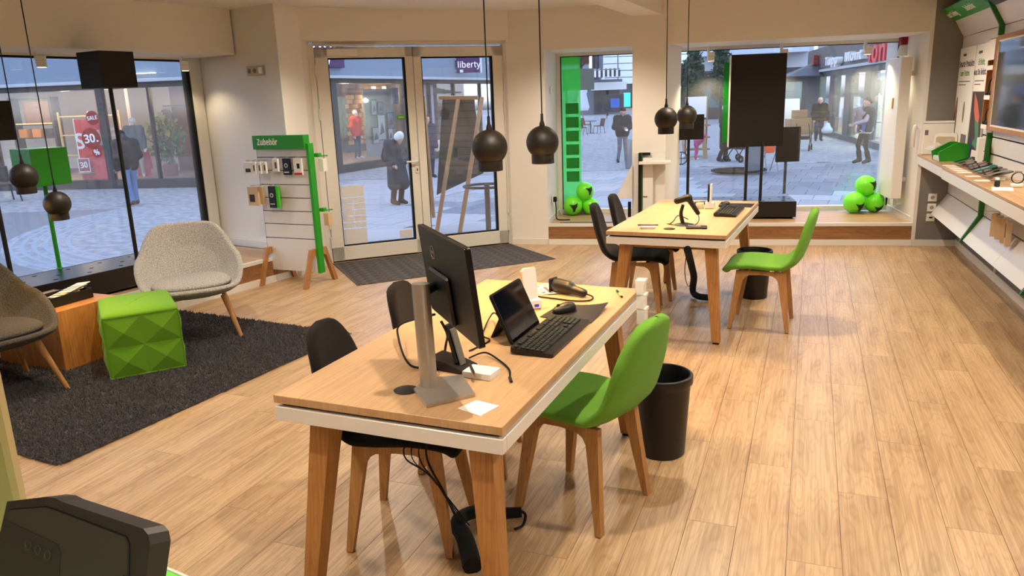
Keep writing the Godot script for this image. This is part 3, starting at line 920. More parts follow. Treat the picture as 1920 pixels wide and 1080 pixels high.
# ---------------------------------------------------------------- wall units on the right
func wall_units() -> void:
	var w := frame(p3(RW, 0), Vector3.UP, p3(RD, 0))       # x along the wall towards the camera, z into the room
	var lac: Material = M.white_lacquer
	# demo counters
	for i in 2:
		var x0: float = [0.0, 1.41][i]
		var len: float = [1.395, 3.6][i]
		var zf: float = [0.43, 0.445][i]
		var t := thing("demo_counter", ["short end unit of the oak topped wall counter beside the grey wall", "long oak topped wall counter carrying the demo phones"][i], "counter", w * Vector3(x0, 0, 0), 0.0, "wall counters")
		t.basis = w.basis
		var dark: Material = M.counter_oak
		obj("counter_top", bx(Vector3(len, 0.022, zf), Vector3(len / 2, 0.932, zf / 2), 0.002), dark, t)
		obj("apron", bx(Vector3(len, 0.078, 0.03), Vector3(len / 2, 0.882, zf - 0.015), 0.003), lac, t)
		obj("underside", bx(Vector3(len, 0.02, zf - 0.16), Vector3(len / 2, 0.915, 0.13 + (zf - 0.16) / 2)), lac, t)
		var side := PackedVector2Array([Vector2(0.13, 0.845), Vector2(zf - 0.03, 0.845), Vector2(zf - 0.03, 0.915), Vector2(0.13, 0.915)])
		for x in [0.0, len - 0.02]:
			obj("end_panel", Mb.new().prism(side, x, x + 0.02, Transform3D(Basis(Vector3(0, 0, 1), Vector3(0, 1, 0), Vector3(1, 0, 0)), Vector3.ZERO)).done(), lac, t)
	# panelled wall unit: upright slats, canopy that leans out above, apron that leans out below
	for i in 2:
		var x0: float = [0.0, 1.55][i]
		var len: float = [1.505, 3.6][i]
		var t := thing("slat_unit", ["white slatted wall unit next to the grey wall, with canopy", "white slatted wall unit behind the television and phones"][i], "shop fitting", w * Vector3(x0, 0, 0), 0.0, "white wall units")
		t.basis = w.basis
		var ys := [0.545, 0.67, 0.80, 0.93, 1.06, 1.195, 1.33, 1.46, 1.60, 1.75, 1.90, 2.07]
		for k in ys.size() - 1:
			obj("slat_panel", bx(Vector3(len, ys[k + 1] - ys[k] - 0.012, 0.018), Vector3(len / 2, (ys[k] + ys[k + 1]) / 2, 0.118), 0.002), lac, t)
		obj("backing", bx(Vector3(len, 1.53, 0.02), Vector3(len / 2, 1.31, 0.095)), M.dark_gap, t)
		var edge := Transform3D(Basis(Vector3(0, 0, 1), Vector3(0, 1, 0), Vector3(-1, 0, 0)), Vector3(len, 0, 0))   # section (z, y) pulled along x
		obj("canopy_board", Mb.new().prism(PackedVector2Array([Vector2(0.127, 2.068), Vector2(0.215, 2.225), Vector2(0.20, 2.235), Vector2(0.105, 2.07)]), 0, len, edge).done(), lac, t)
		var cuts := [0.0, len] if i == 0 else [0.0, 1.0, 2.0, len]
		for k in cuts.size() - 1:
			obj("toe_board", Mb.new().prism(PackedVector2Array([Vector2(0.127, 0.543), Vector2(0.262, 0.335), Vector2(0.245, 0.325), Vector2(0.105, 0.54)]), 0, cuts[k + 1] - cuts[k] - 0.003, edge.translated_local(Vector3(0, 0, len - cuts[k + 1]))).done(), lac, t)
	for k in 3:
		var f := tag(obj("divider_fin", Mb.new().prism(PackedVector2Array([Vector2(0.10, 0.33), Vector2(0.285, 0.32), Vector2(0.165, 0.545), Vector2(0.165, 1.23), Vector2(0.126, 1.23), Vector2(0.126, 1.99), Vector2(0.165, 1.99), Vector2(0.165, 2.07), Vector2(0.30, 2.32), Vector2(0.10, 2.35)]), -0.014, 0.014, Transform3D(Basis(Vector3(0, 0, 1), Vector3(0, 1, 0), Vector3(-1, 0, 0)), Vector3(1.53 + k * 1.83, 0, 0))).done(), M.green_edge, null, w), ["green edged fin between the two white wall units, near the television", "green edged fin further along the white wall unit", "green edged fin at the wall unit's near end"][k], "divider")
		obj("white_face", bx(Vector3(0.008, 0.6, 0.036), Vector3(1.511 + k * 1.83, 0.9, 0.146)), lac, f)
	# header signs on the canopy
	var words := ["Smart Living", "Zubehör", "freenet", "Tablets"]
	var lit := glow("lit_letters", Color(0.95, 0.97, 1.0), 3.0)
	for k in 4:
		var x0: float = [0.02, 0.50, 1.57, 2.52][k]
		var len: float = [0.465, 1.0, 0.93, 0.93][k]
		var sx := Transform3D(w.basis, w * Vector3(x0, 2.222, 0.208)) * Transform3D(Basis(Vector3.RIGHT, deg_to_rad(52.0)), Vector3.ZERO)
		var s := thing("header_sign", ["short green header sign on the canopy next to the grey wall", "longer green header sign on the canopy above the posters", "dark header sign with white lettering above the television", "second dark header sign further along the canopy"][k], "sign", sx.origin, 0.0, "canopy header signs")
		s.basis = sx.basis
		obj("board", bx(Vector3(len, 0.165, 0.02), Vector3(len / 2, 0.083, 0), 0.003), M.green_sign if k < 2 else mat("slate_sign", Color(0.16, 0.17, 0.20), 0.5), s)
		obj("lettering", text(words[k], 0.085, 0.002, "Droid Sans", 700), M.paper if k < 2 else lit, s, Transform3D(Basis(), Vector3(len * 0.5 - 0.05, 0.085, 0.0105)))
	# posters standing on the counter
	for k in 2:
		var x0: float = [0.06, 0.76][k]
		var pw: float = [0.66, 0.46][k]
		var px := Transform3D(w.basis, w * Vector3(x0, 0.945, 0.130)) * Transform3D(Basis(Vector3.RIGHT, 0.0), Vector3.ZERO)
		var p := thing("poster_board", ["white poster board with black and green headline beside the grey wall", "white poster board with a peach and green picture beside the wooden niche"][k], "poster", px.origin, 0.0, "poster boards on the counter")
		p.basis = px.basis
		obj("board", bx(Vector3(pw, 1.01, 0.016), Vector3(pw / 2, 0.505, 0.008), 0.001), M.paper, p)
		var l1 := Transform3D(Basis(), Vector3(pw * 0.5, 0.86, 0.0165))
		var dk := mat("ink", Color(0.06, 0.055, 0.08), 0.7)
		var gi := mat("green_ink", Color(0.25, 0.55, 0.10), 0.7)
		obj("small_print", text(["Zubehör", "Angebot"][k], 0.035, 0.001, "Droid Sans", 700), dk, p, Transform3D(Basis(), Vector3(pw * 0.33, 0.945, 0.0165)))
		obj("headline", text(["Smarte Produkte", "Erlebe,"][k], [0.078, 0.075][k], 0.001, "Droid Sans", 800), [dk, gi][k], p, l1)
		obj("headline", text(["zum Testen.", "was Du liebst."][k], 0.070, 0.001, "Droid Sans", 800), [gi, dk][k], p, l1.translated(Vector3(-0.03, -0.085, 0)))
		for r in 2:
			obj("fine_print", bx(Vector3(pw * [0.75, 0.5][r], 0.008, 0.001), Vector3(pw * [0.45, 0.33][r], 0.70 - r * 0.03, 0.0165)), mat("grey_ink", Color(0.35, 0.33, 0.32), 0.7), p)
		if k == 0:
			var o := PackedVector2Array()
			for q in 20: o.append(Vector2(0.05 + 0.055 * cos(TAU * q / 20.0) + 0.02 * sin(TAU * q / 20.0), 0.29 + 0.27 * sin(TAU * q / 20.0)))
			obj("printed_shape", Mb.new().prism(o, 0.016, 0.0168).done(), mat("dark_print", Color(0.10, 0.04, 0.04), 0.7), p)
			o = PackedVector2Array()
			for q in 20: o.append(Vector2(0.055 + 0.022 * cos(TAU * q / 20.0) + 0.012 * sin(TAU * q / 20.0), 0.34 + 0.20 * sin(TAU * q / 20.0)))
			obj("printed_shape", Mb.new().prism(o, 0.0168, 0.0174).done(), mat("skin_print", Color(0.72, 0.42, 0.32), 0.7), p)
			o = PackedVector2Array()
			for q in 16: o.append(Vector2(0.40 + 0.035 * cos(TAU * q / 16.0), 0.42 + 0.10 * sin(TAU * q / 16.0)))
			obj("printed_shape", Mb.new().prism(o, 0.016, 0.0168).done(), mat("sage_print", Color(0.42, 0.46, 0.36), 0.7), p)
			obj("printed_shape", bx(Vector3(0.22, 0.18, 0.001), Vector3(0.5, 0.13, 0.0165)), mat("lilac_print", Color(0.45, 0.42, 0.45), 0.7), p)
		else:
			obj("picture", bx(Vector3(pw - 0.02, 0.50, 0.001), Vector3(pw / 2, 0.36, 0.0165)), mat("umber_print", Color(0.25, 0.20, 0.18), 0.7), p)
			var o := PackedVector2Array([Vector2(0.10, 0.60), Vector2(0.24, 0.52), Vector2(0.36, 0.40), Vector2(0.34, 0.34), Vector2(0.22, 0.36), Vector2(0.14, 0.44)])
			obj("printed_shape", Mb.new().prism(o, 0.017, 0.0178).done(), mat("peach_print", Color(0.78, 0.42, 0.33), 0.7), p)
			o = PackedVector2Array([Vector2(0.20, 0.37), Vector2(0.36, 0.34), Vector2(0.40, 0.20), Vector2(0.33, 0.12), Vector2(0.18, 0.16), Vector2(0.28, 0.22)])
			obj("printed_shape", Mb.new().prism(o, 0.0172, 0.018).done(), mat("mint_print", Color(0.30, 0.52, 0.38), 0.7), p)
			o = PackedVector2Array()
			for q in 20: o.append(Vector2(0.12 + 0.075 * cos(TAU * q / 20.0), 0.10 + 0.10 * sin(TAU * q / 20.0)))
			obj("printed_badge", Mb.new().prism(o, 0.0172, 0.018).done(), mat("indigo_print", Color(0.22, 0.20, 0.42), 0.7), p)
	# wooden niche and television
	var nx := Transform3D(w.basis, w * Vector3(1.325, 1.255, 0.128))
	var n := thing("shelf_niche", "narrow oak shelf niche with white labels beside the television", "shelf", nx.origin)
	n.basis = nx.basis
	var oakm: Material = M.leg_oak
	obj("side_panel", bx(Vector3(0.015, 0.72, 0.045), Vector3(0.008, 0.36, 0.022)), oakm, n)
	obj("side_panel", bx(Vector3(0.015, 0.72, 0.045), Vector3(0.215, 0.36, 0.022)), oakm, n)
	obj("back_panel", bx(Vector3(0.2, 0.72, 0.006), Vector3(0.112, 0.36, 0.003)), oakm, n)
	for k in 4:
		obj("shelf_board", bx(Vector3(0.2, 0.015, 0.043), Vector3(0.112, 0.0075 + k * 0.235, 0.022)), oakm, n)
	obj("label_card", bx(Vector3(0.19, 0.16, 0.004), Vector3(0.112, 0.63, 0.046)), M.paper, n)
	for k in 3:
		obj("price_strip", bx(Vector3(0.19, 0.035, 0.004), Vector3(0.112, 0.02 + k * 0.235, 0.047)), M.paper, n)
	for k in 2:
		tag(obj("headphones", Mb.new().tube(smooth([Vector3(-0.05, 0, 0), Vector3(-0.06, 0.07, 0), Vector3(0, 0.12, 0), Vector3(0.06, 0.07, 0), Vector3(0.05, 0, 0)], 6), 0.006).ball(Vector3(0.016, 0.026, 0.026), Vector3(-0.052, 0, 0), 10).ball(Vector3(0.016, 0.026, 0.026), Vector3(0.052, 0, 0), 10).done(), M.black_plastic, null, Transform3D(w.basis, w * Vector3(1.435, 1.305 + k * 0.235, 0.155))), ["black headphones in the bottom bay of the oak niche", "black headphones in the middle bay of the oak niche"][k], "headphones")
	var tx := Transform3D(w.basis, w * Vector3(1.56, 1.255, 0.128))
	var tv := thing("television", "large dark television framed in oak on the wall unit", "television", tx.origin)
	tv.basis = tx.basis
	obj("wood_frame", Mb.new().box(Vector3(0.045, 0.73, 0.045), Vector3(0.022, 0.365, 0.022), 0.002).box(Vector3(0.045, 0.73, 0.045), Vector3(1.30, 0.365, 0.022), 0.002).box(Vector3(1.25, 0.035, 0.045), Vector3(0.66, 0.712, 0.022), 0.002).box(Vector3(1.25, 0.03, 0.045), Vector3(0.66, 0.015, 0.022), 0.002).done(), oakm, tv)
	obj("white_rim", Mb.new().box(Vector3(0.012, 0.665, 0.03), Vector3(0.051, 0.362, 0.026)).box(Vector3(1.23, 0.014, 0.03), Vector3(0.66, 0.688, 0.026)).box(Vector3(1.23, 0.012, 0.03), Vector3(0.66, 0.036, 0.026)).done(), M.white_plastic, tv)
	obj("screen", bx(Vector3(1.215, 0.64, 0.025), Vector3(0.668, 0.362, 0.024), 0.002), M.screen_black, tv)
	# things standing on the counter
	var cy := 0.943
	var put := func(called: String, mesh: Mesh, m: Material, x: float, z: float, ya := 0.0, y := 0.943) -> MeshInstance3D:
		return obj(called, mesh, m, null, w * yaw(ya, Vector3(x, y, z)))
	var eb := tag(put.call("switch_box", bx(Vector3(0.30, 0.33, 0.10), Vector3(0.0, 0.166, 0), 0.006), M.white_plastic, 0.07, 0.26, PI / 2 - 0.1), "white wall box standing on the counter against the grey wall", "box")
	obj("lid_seam", bx(Vector3(0.302, 0.004, 0.102), Vector3(0, 0.31, 0)), M.dark_gap, eb)
	obj("side_socket", bx(Vector3(0.03, 0.05, 0.01), Vector3(-0.12, 0.22, 0.052), 0.003), M.alu, eb)
	var ro := thing("router", "white rounded router standing behind the green display box", "router", w * Vector3(0.30, cy, 0.24))
	ro.basis = w.basis * Basis(Vector3.UP, 1.2)
	obj("body", Mb.new().prism(rrect(0.2, 0.22, 0.03), -0.02, 0.02, Transform3D(Basis(), Vector3(0, 0.111, 0))).done(), M.white_plastic, ro)
	obj("inset", Mb.new().prism(rrect(0.165, 0.17, 0.02), 0.02, 0.022, Transform3D(Basis(), Vector3(0, 0.105, 0))).done(), M.cream, ro)
	var gbx := w * yaw(0.12, Vector3(0.78, cy, 0.265))
	var gb := thing("display_box", "green sloping product display box with a clear cover on the counter", "display box", gbx.origin)
	gb.basis = gbx.basis
	var prof := PackedVector2Array([Vector2(-0.12, 0), Vector2(0.13, 0), Vector2(0.145, 0.085), Vector2(0.0, 0.165), Vector2(-0.05, 0.165), Vector2(-0.12, 0.145)])
	var rt := Transform3D(Basis(Vector3(0, 0, 1), Vector3(0, 1, 0), Vector3(-1, 0, 0)), Vector3.ZERO)
	for s in [-1, 1]:
		obj("side_cheek", Mb.new().prism(prof, s * 0.10 - 0.008, s * 0.10 + 0.008, rt).done(), M.green_lacquer, gb)
	obj("tray", bx(Vector3(0.185, 0.045, 0.25), Vector3(0, 0.023, 0.005), 0.004), M.white_plastic, gb)
	obj("product", bx(Vector3(0.10, 0.03, 0.15), Vector3(0, 0.075, 0.02), 0.01), mat("teal_plastic", Color(0.05, 0.42, 0.38), 0.3), gb)
	obj("clear_cover", Mb.new().box(Vector3(0.18, 0.003, 0.19), Vector3(0, 0.12, -0.07), 0, Transform3D(Basis(Vector3.RIGHT, 0.5), Vector3(0, 0.012, 0.13))).done(), M.clear_plastic, gb)
	obj("back_panel", bx(Vector3(0.185, 0.10, 0.01), Vector3(0, 0.09, -0.11)), M.green_lacquer, gb)
	var pb := tag(put.call("leaflet_stand", bx(Vector3(0.035, 0.245, 0.17), Vector3(0, 0.123, 0), 0.003), M.white_plastic, 1.53, 0.205, PI / 2 - 0.1), "white upright leaflet stand at the foot of the green edged fin", "stand")
	obj("front_edge", bx(Vector3(0.037, 0.245, 0.006), Vector3(0, 0.123, 0.086)), M.paper, pb)
	# demo phones lying on their slanted holders
	var names := ["silver", "gold", "grey", "rose", "black", "teal", "graphite", "pearl", "bronze"]
	var cols := [Color(0.45, 0.52, 0.55), Color(0.66, 0.58, 0.40), Color(0.34, 0.33, 0.33), Color(0.52, 0.42, 0.40), Color(0.10, 0.09, 0.09), Color(0.13, 0.36, 0.36), Color(0.26, 0.25, 0.26), Color(0.60, 0.57, 0.55), Color(0.38, 0.31, 0.27)]
	var marks := ["first", "second", "third", "fourth", "fifth", "sixth", "seventh", "eighth", "ninth"]
	for k in 9:
		var px := w * yaw(0.12 - 0.02 * (k % 3), Vector3(1.28 + k * 0.15, cy, 0.26))
		var h := thing("demo_phone", "%s demo phone lying on a slanted holder, %s from the green display box" % [names[k], marks[k]], "phone", px.origin, 0.0, "demo phones on the wall counter")
		h.basis = px.basis
		var tl := Transform3D(Basis(Vector3.RIGHT, 0.28), Vector3(0, 0.045, 0))
		obj("body", Mb.new().prism(rrect(0.075, 0.155, 0.010), -0.004, 0.004, tl * Transform3D(Basis(Vector3.RIGHT, -PI / 2), Vector3.ZERO)).done(), mat("phone_%s" % names[k], cols[k], 0.35), h)
		obj("screen", bx(Vector3(0.069, 0.0015, 0.148), Vector3(0, 0.0048, 0), 0, tl), M.screen_black if k != 5 else mat("teal_screen", Color(0.25, 0.50, 0.50), 0.1), h)
		var ho := tag(obj("phone_holder", Mb.new().box(Vector3(0.03, 0.032, 0.05), Vector3(0, 0.016, 0), 0.004).tube(smooth([Vector3(0, 0.01, -0.03), Vector3(0.02, 0.01, -0.07), Vector3(0, 0.004, -0.12)], 4), 0.003).done(), M.white_plastic, null, px.translated_local(Vector3(0, 0, -0.01))), "white phone holder under the %s demo phone" % names[k], "holder", "white phone holders on the counter")
		if k % 2 == 0 or k < 4:
			tag(obj("price_card", bx(Vector3(0.07, 0.004, 0.09), Vector3(0, 0.002, 0.0)), M.paper, null, px.translated_local(Vector3(0.01, 0, 0.115))), "white price card lying in front of the %s demo phone" % names[k], "price card", "price cards on the counter")
	var wa := thing("smartwatch", "smart watch with dark strap on a white stand at the end of the phones", "watch", w * Vector3(2.88, cy, 0.25))
	wa.basis = w.basis
	obj("strap", Mb.new().lathe([[0.034, -0.012], [0.038, -0.012], [0.038, 0.012], [0.034, 0.012], [0.034, -0.012]], 24, Transform3D(Basis(Vector3.FORWARD, PI / 2), Vector3(0, 0.062, 0))).done(), M.black_plastic, wa)
	obj("case", bx(Vector3(0.034, 0.010, 0.04), Vector3(0, 0.102, 0), 0.004), M.alu, wa)
	obj("stand", bx(Vector3(0.05, 0.025, 0.07), Vector3(0, 0.0125, 0), 0.006), M.white_plastic, wa)
	var cu := thing("small_camera", "small black and white camera on a white card on the counter", "camera", w * Vector3(2.92, cy + 0.002, 0.375))
	cu.basis = w.basis
	obj("body", bx(Vector3(0.03, 0.045, 0.03), Vector3(0, 0.026, 0), 0.006), M.black_plastic, cu)
	obj("cap", Mb.new().ball(Vector3(0.014, 0.012, 0.014), Vector3(0, 0.056, 0), 12).done(), M.white_plastic, cu)
	tag(put.call("info_card", bx(Vector3(0.19, 0.003, 0.12), Vector3.ZERO), M.paper, 3.0, 0.36, -0.2, 0.9445), "white information card lying under the small camera", "card")
	# packages hanging below the counter
	for k in 4:
		var hp := thing("hanging_package", ["green and brown package hanging first on the hook under the counter", "plain brown package hanging second on the hook under the counter", "plain brown package hanging third on the hook under the counter", "brown package with a dark window hanging last under the counter"][k], "package", w * Vector3(2.26 + k * 0.125, 0.588, 0.205), 0.0, "packages hanging under the counter")
		hp.basis = w.basis * Basis.from_euler(Vector3(0, -0.5 + k * 0.12, 0.0))
		obj("box", bx(Vector3(0.085, 0.17, 0.035), Vector3.ZERO, 0.002), M.kraft, hp)
		if k == 0: obj("sleeve", bx(Vector3(0.05, 0.12, 0.002), Vector3(0, 0.0, 0.0185)), M.green_lacquer, hp)
		if k == 3: obj("window", bx(Vector3(0.04, 0.10, 0.002), Vector3(0, 0.02, 0.0185)), mat("brown_print", Color(0.18, 0.10, 0.07), 0.4), hp)
	var hk := thing("display_hook", "thin wire hook holding the brown packages under the counter", "hook", w * Vector3(2.45, 0.685, 0.13))
	hk.basis = w.basis
	obj("wire", Mb.new().tube([Vector3(-0.15, 0, 0), Vector3(-0.17, 0.01, 0.16)], 0.003).tube([Vector3(0.12, 0, 0), Vector3(0.12, 0.005, 0.12)], 0.003).done(), M.chrome, hk)
	obj("rail", bx(Vector3(0.5, 0.02, 0.008), Vector3(0, 0, 0.0)), M.chrome, hk)
	# sockets on the grey wall
	var gp := frame(Vector3(RD.x - BC.x, 0, RD.y - BC.y), Vector3.UP, p3(BC, 0))
	for k in 3:
		var so := thing("power_socket", ["white wall socket on the grey wall, topmost of three", "white wall socket on the grey wall, middle one of three", "white data outlet on the grey wall under the two sockets"][k], "socket", gp * Vector3(0.162, 0.503 - k * 0.103, 0.008))
		so.basis = gp.basis
		socket(so, k < 2)
	obj("cable_duct", bx(Vector3(0.02, 0.33, 0.015), Vector3(1.60, 0.165, 0.008)), M.white_plastic, null, w).set_meta("kind", "structure")

func socket(o: Node3D, round_one: bool) -> void:
	obj("plate", bx(Vector3(0.08, 0.08, 0.01), Vector3(0, 0, 0.005), 0.003), M.white_plastic, o)
	if round_one:
		obj("well", Mb.new().lathe([[0.021, 0.0], [0.021, 0.008], [0.024, 0.008]], 20, Transform3D(Basis(Vector3.RIGHT, PI / 2), Vector3(0, 0, 0.0035))).done(), M.white_plastic, o)
		obj("well_floor", Mb.new().prism(rrect(0.04, 0.04, 0.0199), 0.010, 0.0104).done(), mat("socket_shade", Color(0.62, 0.60, 0.57), 0.6), o)
		for s in [-1, 1]: obj("pin_hole", bx(Vector3(0.005, 0.005, 0.001), Vector3(s * 0.0095, 0, 0.011)), M.rubber, o)
	else:
		obj("port", bx(Vector3(0.032, 0.016, 0.002), Vector3(0, 0, 0.0105)), M.rubber, o)
# ---------------------------------------------------------------- lounge corner
func make_armchair(label: String, wool: Material) -> Node3D:
	var t := thing("lounge_armchair", label, "armchair", Vector3.ZERO, 0.0, "wool lounge armchairs")
	var seg := 48
	var rim := func(a: float) -> Array:                     # a = 0 at the front: height, half size of the rim
		var k := 0.5 - 0.5 * cos(a)                            # 0 front, 1 back
		var y := 0.385 + 0.18 * smoothstep(0.14, 0.62, k) + 0.205 * smoothstep(0.62, 0.97, k)
		return [y, k]
	var rows := []
	for i in 11:                                             # outside, from the bottom up
		var s := i / 10.0
		var r := PackedVector3Array()
		for j in seg:
			var a := TAU * j / seg
			var q: Array = rim.call(a)
			var y0 := 0.275
			var f := sin(s * PI * 0.5)
			var rr := pow(f, 0.62)
			var y := lerpf(y0, q[0], 1.0 - pow(1.0 - s, 1.25))
			var lean: float = 0.09 * s * s * q[1]
			var w: float = 0.385 * rr * (1.0 - 0.08 * s * q[1]) 
			var sx := signf(sin(a)) * pow(absf(sin(a)), 0.82)
			var cz := signf(cos(a)) * pow(absf(cos(a)), 0.82)
			r.append(Vector3(sx * w, y, cz * 0.35 * rr - lean + 0.02))
		rows.append(r)
	for i in 3:                                              # rounded rim
		var s := (i + 1) / 4.0 * PI
		var r := PackedVector3Array()
		for j in seg:
			var p: Vector3 = rows[10][j]
			var inn := Vector3(-p.x, 0, -(p.z + 0.06)).normalized()
			r.append(p + inn * (0.022 - 0.022 * cos(s)) + Vector3(0, 0.018 * sin(s), 0))
		rows.append(r)
	for i in 8:                                              # inside, back down to the seat
		var s := 1.0 - i / 7.0
		var r := PackedVector3Array()
		for j in seg:
			var a := TAU * j / seg
			var p: Vector3 = rows[10][j]
			var q: Array = rim.call(a)
			var inn := Vector3(-p.x, 0, -(p.z + 0.06)).normalized()
			var top := p + inn * 0.046
			var k := sqrt(maxf(0.0, s)) 
			var cen := Vector3(0, 0.36, 0.0)
			r.append(Vector3(lerpf(cen.x, top.x, pow(s, 0.55)), lerpf(0.355, top.y - 0.002, pow(s, 1.7)), lerpf(cen.z, top.z, pow(s, 0.55))))
		rows.append(r)
	obj("shell", Mb.new().grid(rows, true, false, Transform3D(), true).done(), wool, t)
	var cr2 := []
	for i in 9:
		var s := -PI / 2 + PI * i / 8.0
		var r := PackedVector3Array()
		for j in 36:
			var a := TAU * j / 36
			var e := pow(cos(s), 0.5) if i > 0 and i < 8 else 0.0
			r.append(Vector3(0.275 * e * signf(sin(a)) * pow(absf(sin(a)), 0.8), 0.405 + 0.035 * sin(s), 0.06 + 0.255 * e * signf(cos(a)) * pow(absf(cos(a)), 0.8)))
		cr2.append(r)
	obj("cushion", Mb.new().grid(cr2, true, false, Transform3D(), true).done(), wool, t)
	for sx in [-1, 1]:
		for sz in [-1, 1]:
			var top := Vector3(sx * 0.20, 0.31, sz * 0.19)
			var bot := Vector3(sx * 0.285, 0.0, sz * 0.285)
			obj("leg", Mb.new().tube([bot, bot.lerp(top, 0.5), top], 0.013, 12, 0.021).done(), M.chair_oak, t)
	return t

func lounge() -> void:
	# rug
	var rn := ath(109, 871, 0.01)
	var re := ath(658, 625, 0.01)
	var ru := (re - rn)
	ru.y = 0
	var rl := ru.length()
	ru = ru.normalized()
	var rv := Vector3(ru.z, 0, -ru.x)                       # towards the shop window
	var rx := Transform3D(Basis(ru, Vector3.UP, ru.cross(Vector3.UP)), Vector3(rn.x, 0, rn.z))
	var rw := 2.0
	var rug := thing("rug", "dark grey shaggy rug under the lounge seats", "rug", rx.origin)
	rug.basis = rx.basis
	var sgn := signf(rx.basis.z.dot(rv))
	var shape := PackedVector2Array()
	for p in rrect(rl, rw, 0.05): shape.append(p + Vector2(rl / 2, -sgn * rw / 2))
	obj("backing", Mb.new().prism(shape, 0.0, 0.010, Transform3D(Basis(Vector3(1, 0, 0), Vector3(0, 0, -1), Vector3(0, 1, 0)), Vector3.ZERO)).done(), M.rug_pile, rug)
	var tuft := Mb.new()
	for k in 3:
		var a := TAU * k / 3.0
		var b := TAU * (k + 1) / 3.0
		tuft.tri(Vector3(cos(b), 0, sin(b)) * 0.0065, Vector3(cos(a), 0, sin(a)) * 0.0065, Vector3(0.004, 0.018, 0.002))
	var mm := MultiMesh.new()
	mm.transform_format = MultiMesh.TRANSFORM_3D
	mm.mesh = tuft.done()
	var n := 52000
	mm.instance_count = n
	for i in n:
		var p := Vector3(rng.randf() * (rl + 0.01) - 0.005, 0.006, sgn * (rng.randf() * (rw + 0.01) - 0.005))
		var b := Basis.from_euler(Vector3(rng.randf_range(-0.6, 0.6), rng.randf() * TAU, rng.randf_range(-0.6, 0.6))).scaled(Vector3.ONE * rng.randf_range(0.8, 1.5))
		mm.set_instance_transform(i, Transform3D(b, p))
	var mi := MultiMeshInstance3D.new()
	mi.multimesh = mm
	mi.material_override = M.rug_pile
	mi.name = "pile"
	rug.add_child(mi, true)
	stuff(mi)
	# armchairs
	var a1 := make_armchair("light grey wool lounge armchair behind the green pouf", M.light_grey_wool)
	a1.position = Vector3(-2.37, 0.012, -5.50)
	a1.rotation.y = atan2(0.40, 0.92)
	var a2 := make_armchair("dark grey wool lounge armchair cut by the photo's edge, beside the oak cube table", M.dark_grey_wool)
	a2.position = Vector3(-3.13, 0.012, -4.33)
	a2.rotation.y = atan2(0.80, 0.60)
	# pouf with faceted sides
	var pf := thing("pouf", "bright green faceted felt pouf standing on the rug", "pouf", Vector3(-2.47, 0.012, -4.85), 0.515)
	var hw := 0.225
	var hd := 0.285
	var hh := 0.40
	var body := Mb.new()
	var corner := [Vector3(-hw, 0, hd), Vector3(hw, 0, hd), Vector3(hw, 0, -hd), Vector3(-hw, 0, -hd)]
	for f in 4:
		var p0: Vector3 = corner[f]
		var p1: Vector3 = corner[(f + 1) % 4]
		var out := Vector3(p1.z - p0.z, 0, p0.x - p1.x).normalized() * -1.0
		var at := func(u: float, vv: float, o: float) -> Vector3:
			var pinch := 1.0 - 0.035 * (1.0 - absf(sin(vv * TAU)))
			var q := p0.lerp(p1, u)
			return Vector3(q.x * pinch, 0.01 + vv * (hh - 0.02), q.z * pinch) + out * o
		for cx in 2:
			for cy in 2:
				var u0 := cx * 0.5
				var v0 := cy * 0.5
				var cen: Vector3 = at.call(u0 + 0.25, v0 + 0.25, 0.017)
				var q := [at.call(u0, v0, 0.0), at.call(u0 + 0.5, v0, 0.0), at.call(u0 + 0.5, v0 + 0.5, 0.0), at.call(u0, v0 + 0.5, 0.0)]
				for e in 4: body.tri(q[e], q[(e + 1) % 4], cen)
	obj("sides", body.done(), M.pouf_felt, pf)
	var lid := []
	for i in 5:
		var s := i / 4.0
		var r := PackedVector3Array()
		var shape2 := rrect(hw * 2.0 * 0.965 * [1.0, 1.02, 0.98, 0.8, 0.02][i], hd * 2.0 * 0.965 * [1.0, 1.02, 0.98, 0.85, 0.02][i], 0.03 * [1, 1, 1, 1, 0.2][i])
		for p in shape2: r.append(Vector3(p.x, [hh - 0.012, hh - 0.002, hh + 0.012, hh + 0.026, hh + 0.03][i], -p.y))
		lid.append(r)
	obj("top", Mb.new().grid(lid, true, false).done(), M.pouf_felt, pf)
	var seam := Mb.new()
	for f in 4:
		seam.tube([corner[f] * 0.97 + Vector3(0, 0.008, 0), corner[(f + 1) % 4] * 0.97 + Vector3(0, 0.008, 0)], 0.006, 6)
		seam.tube([corner[f] * 0.975 + Vector3(0, 0.008, 0), corner[f] * 0.975 + Vector3(0, hh - 0.01, 0)], 0.004, 6)
	obj("piping", seam.done(), M.pouf_felt, pf)
	# oak cube table with a tray of leaflets
	var ct := thing("cube_table", "low oak cube table between the armchairs and the window", "coffee table", Vector3(-2.92, 0.012, -4.705))
	var cu2 := Vector3(0.40, 0, -0.917)
	ct.basis = Basis(Vector3(0.917, 0, 0.40), Vector3.UP, -cu2)
	obj("carcass", bx(Vector3(0.64, 0.40, 0.46), Vector3(-0.32, 0.20, -0.23), 0.002), M.cube_oak, ct)
	var tr := thing("leaflet_tray", "small black open tray on the oak cube table", "tray", Vector3(-3.02, 0.4125, -4.99))
	tr.basis = Basis(Vector3.UP, -0.40)
	var tw := 0.17
	var tl := 0.30
	obj("tray_box", Mb.new().box(Vector3(tw, 0.006, tl), Vector3(0, 0.006, 0)).box(Vector3(0.006, 0.065, tl), Vector3(-tw / 2, 0.034, 0)).box(Vector3(0.006, 0.065, tl), Vector3(tw / 2, 0.034, 0)).box(Vector3(tw, 0.065, 0.006), Vector3(0, 0.034, -tl / 2)).box(Vector3(tw, 0.065, 0.006), Vector3(0, 0.034, tl / 2)).done(), M.black_plastic, tr)
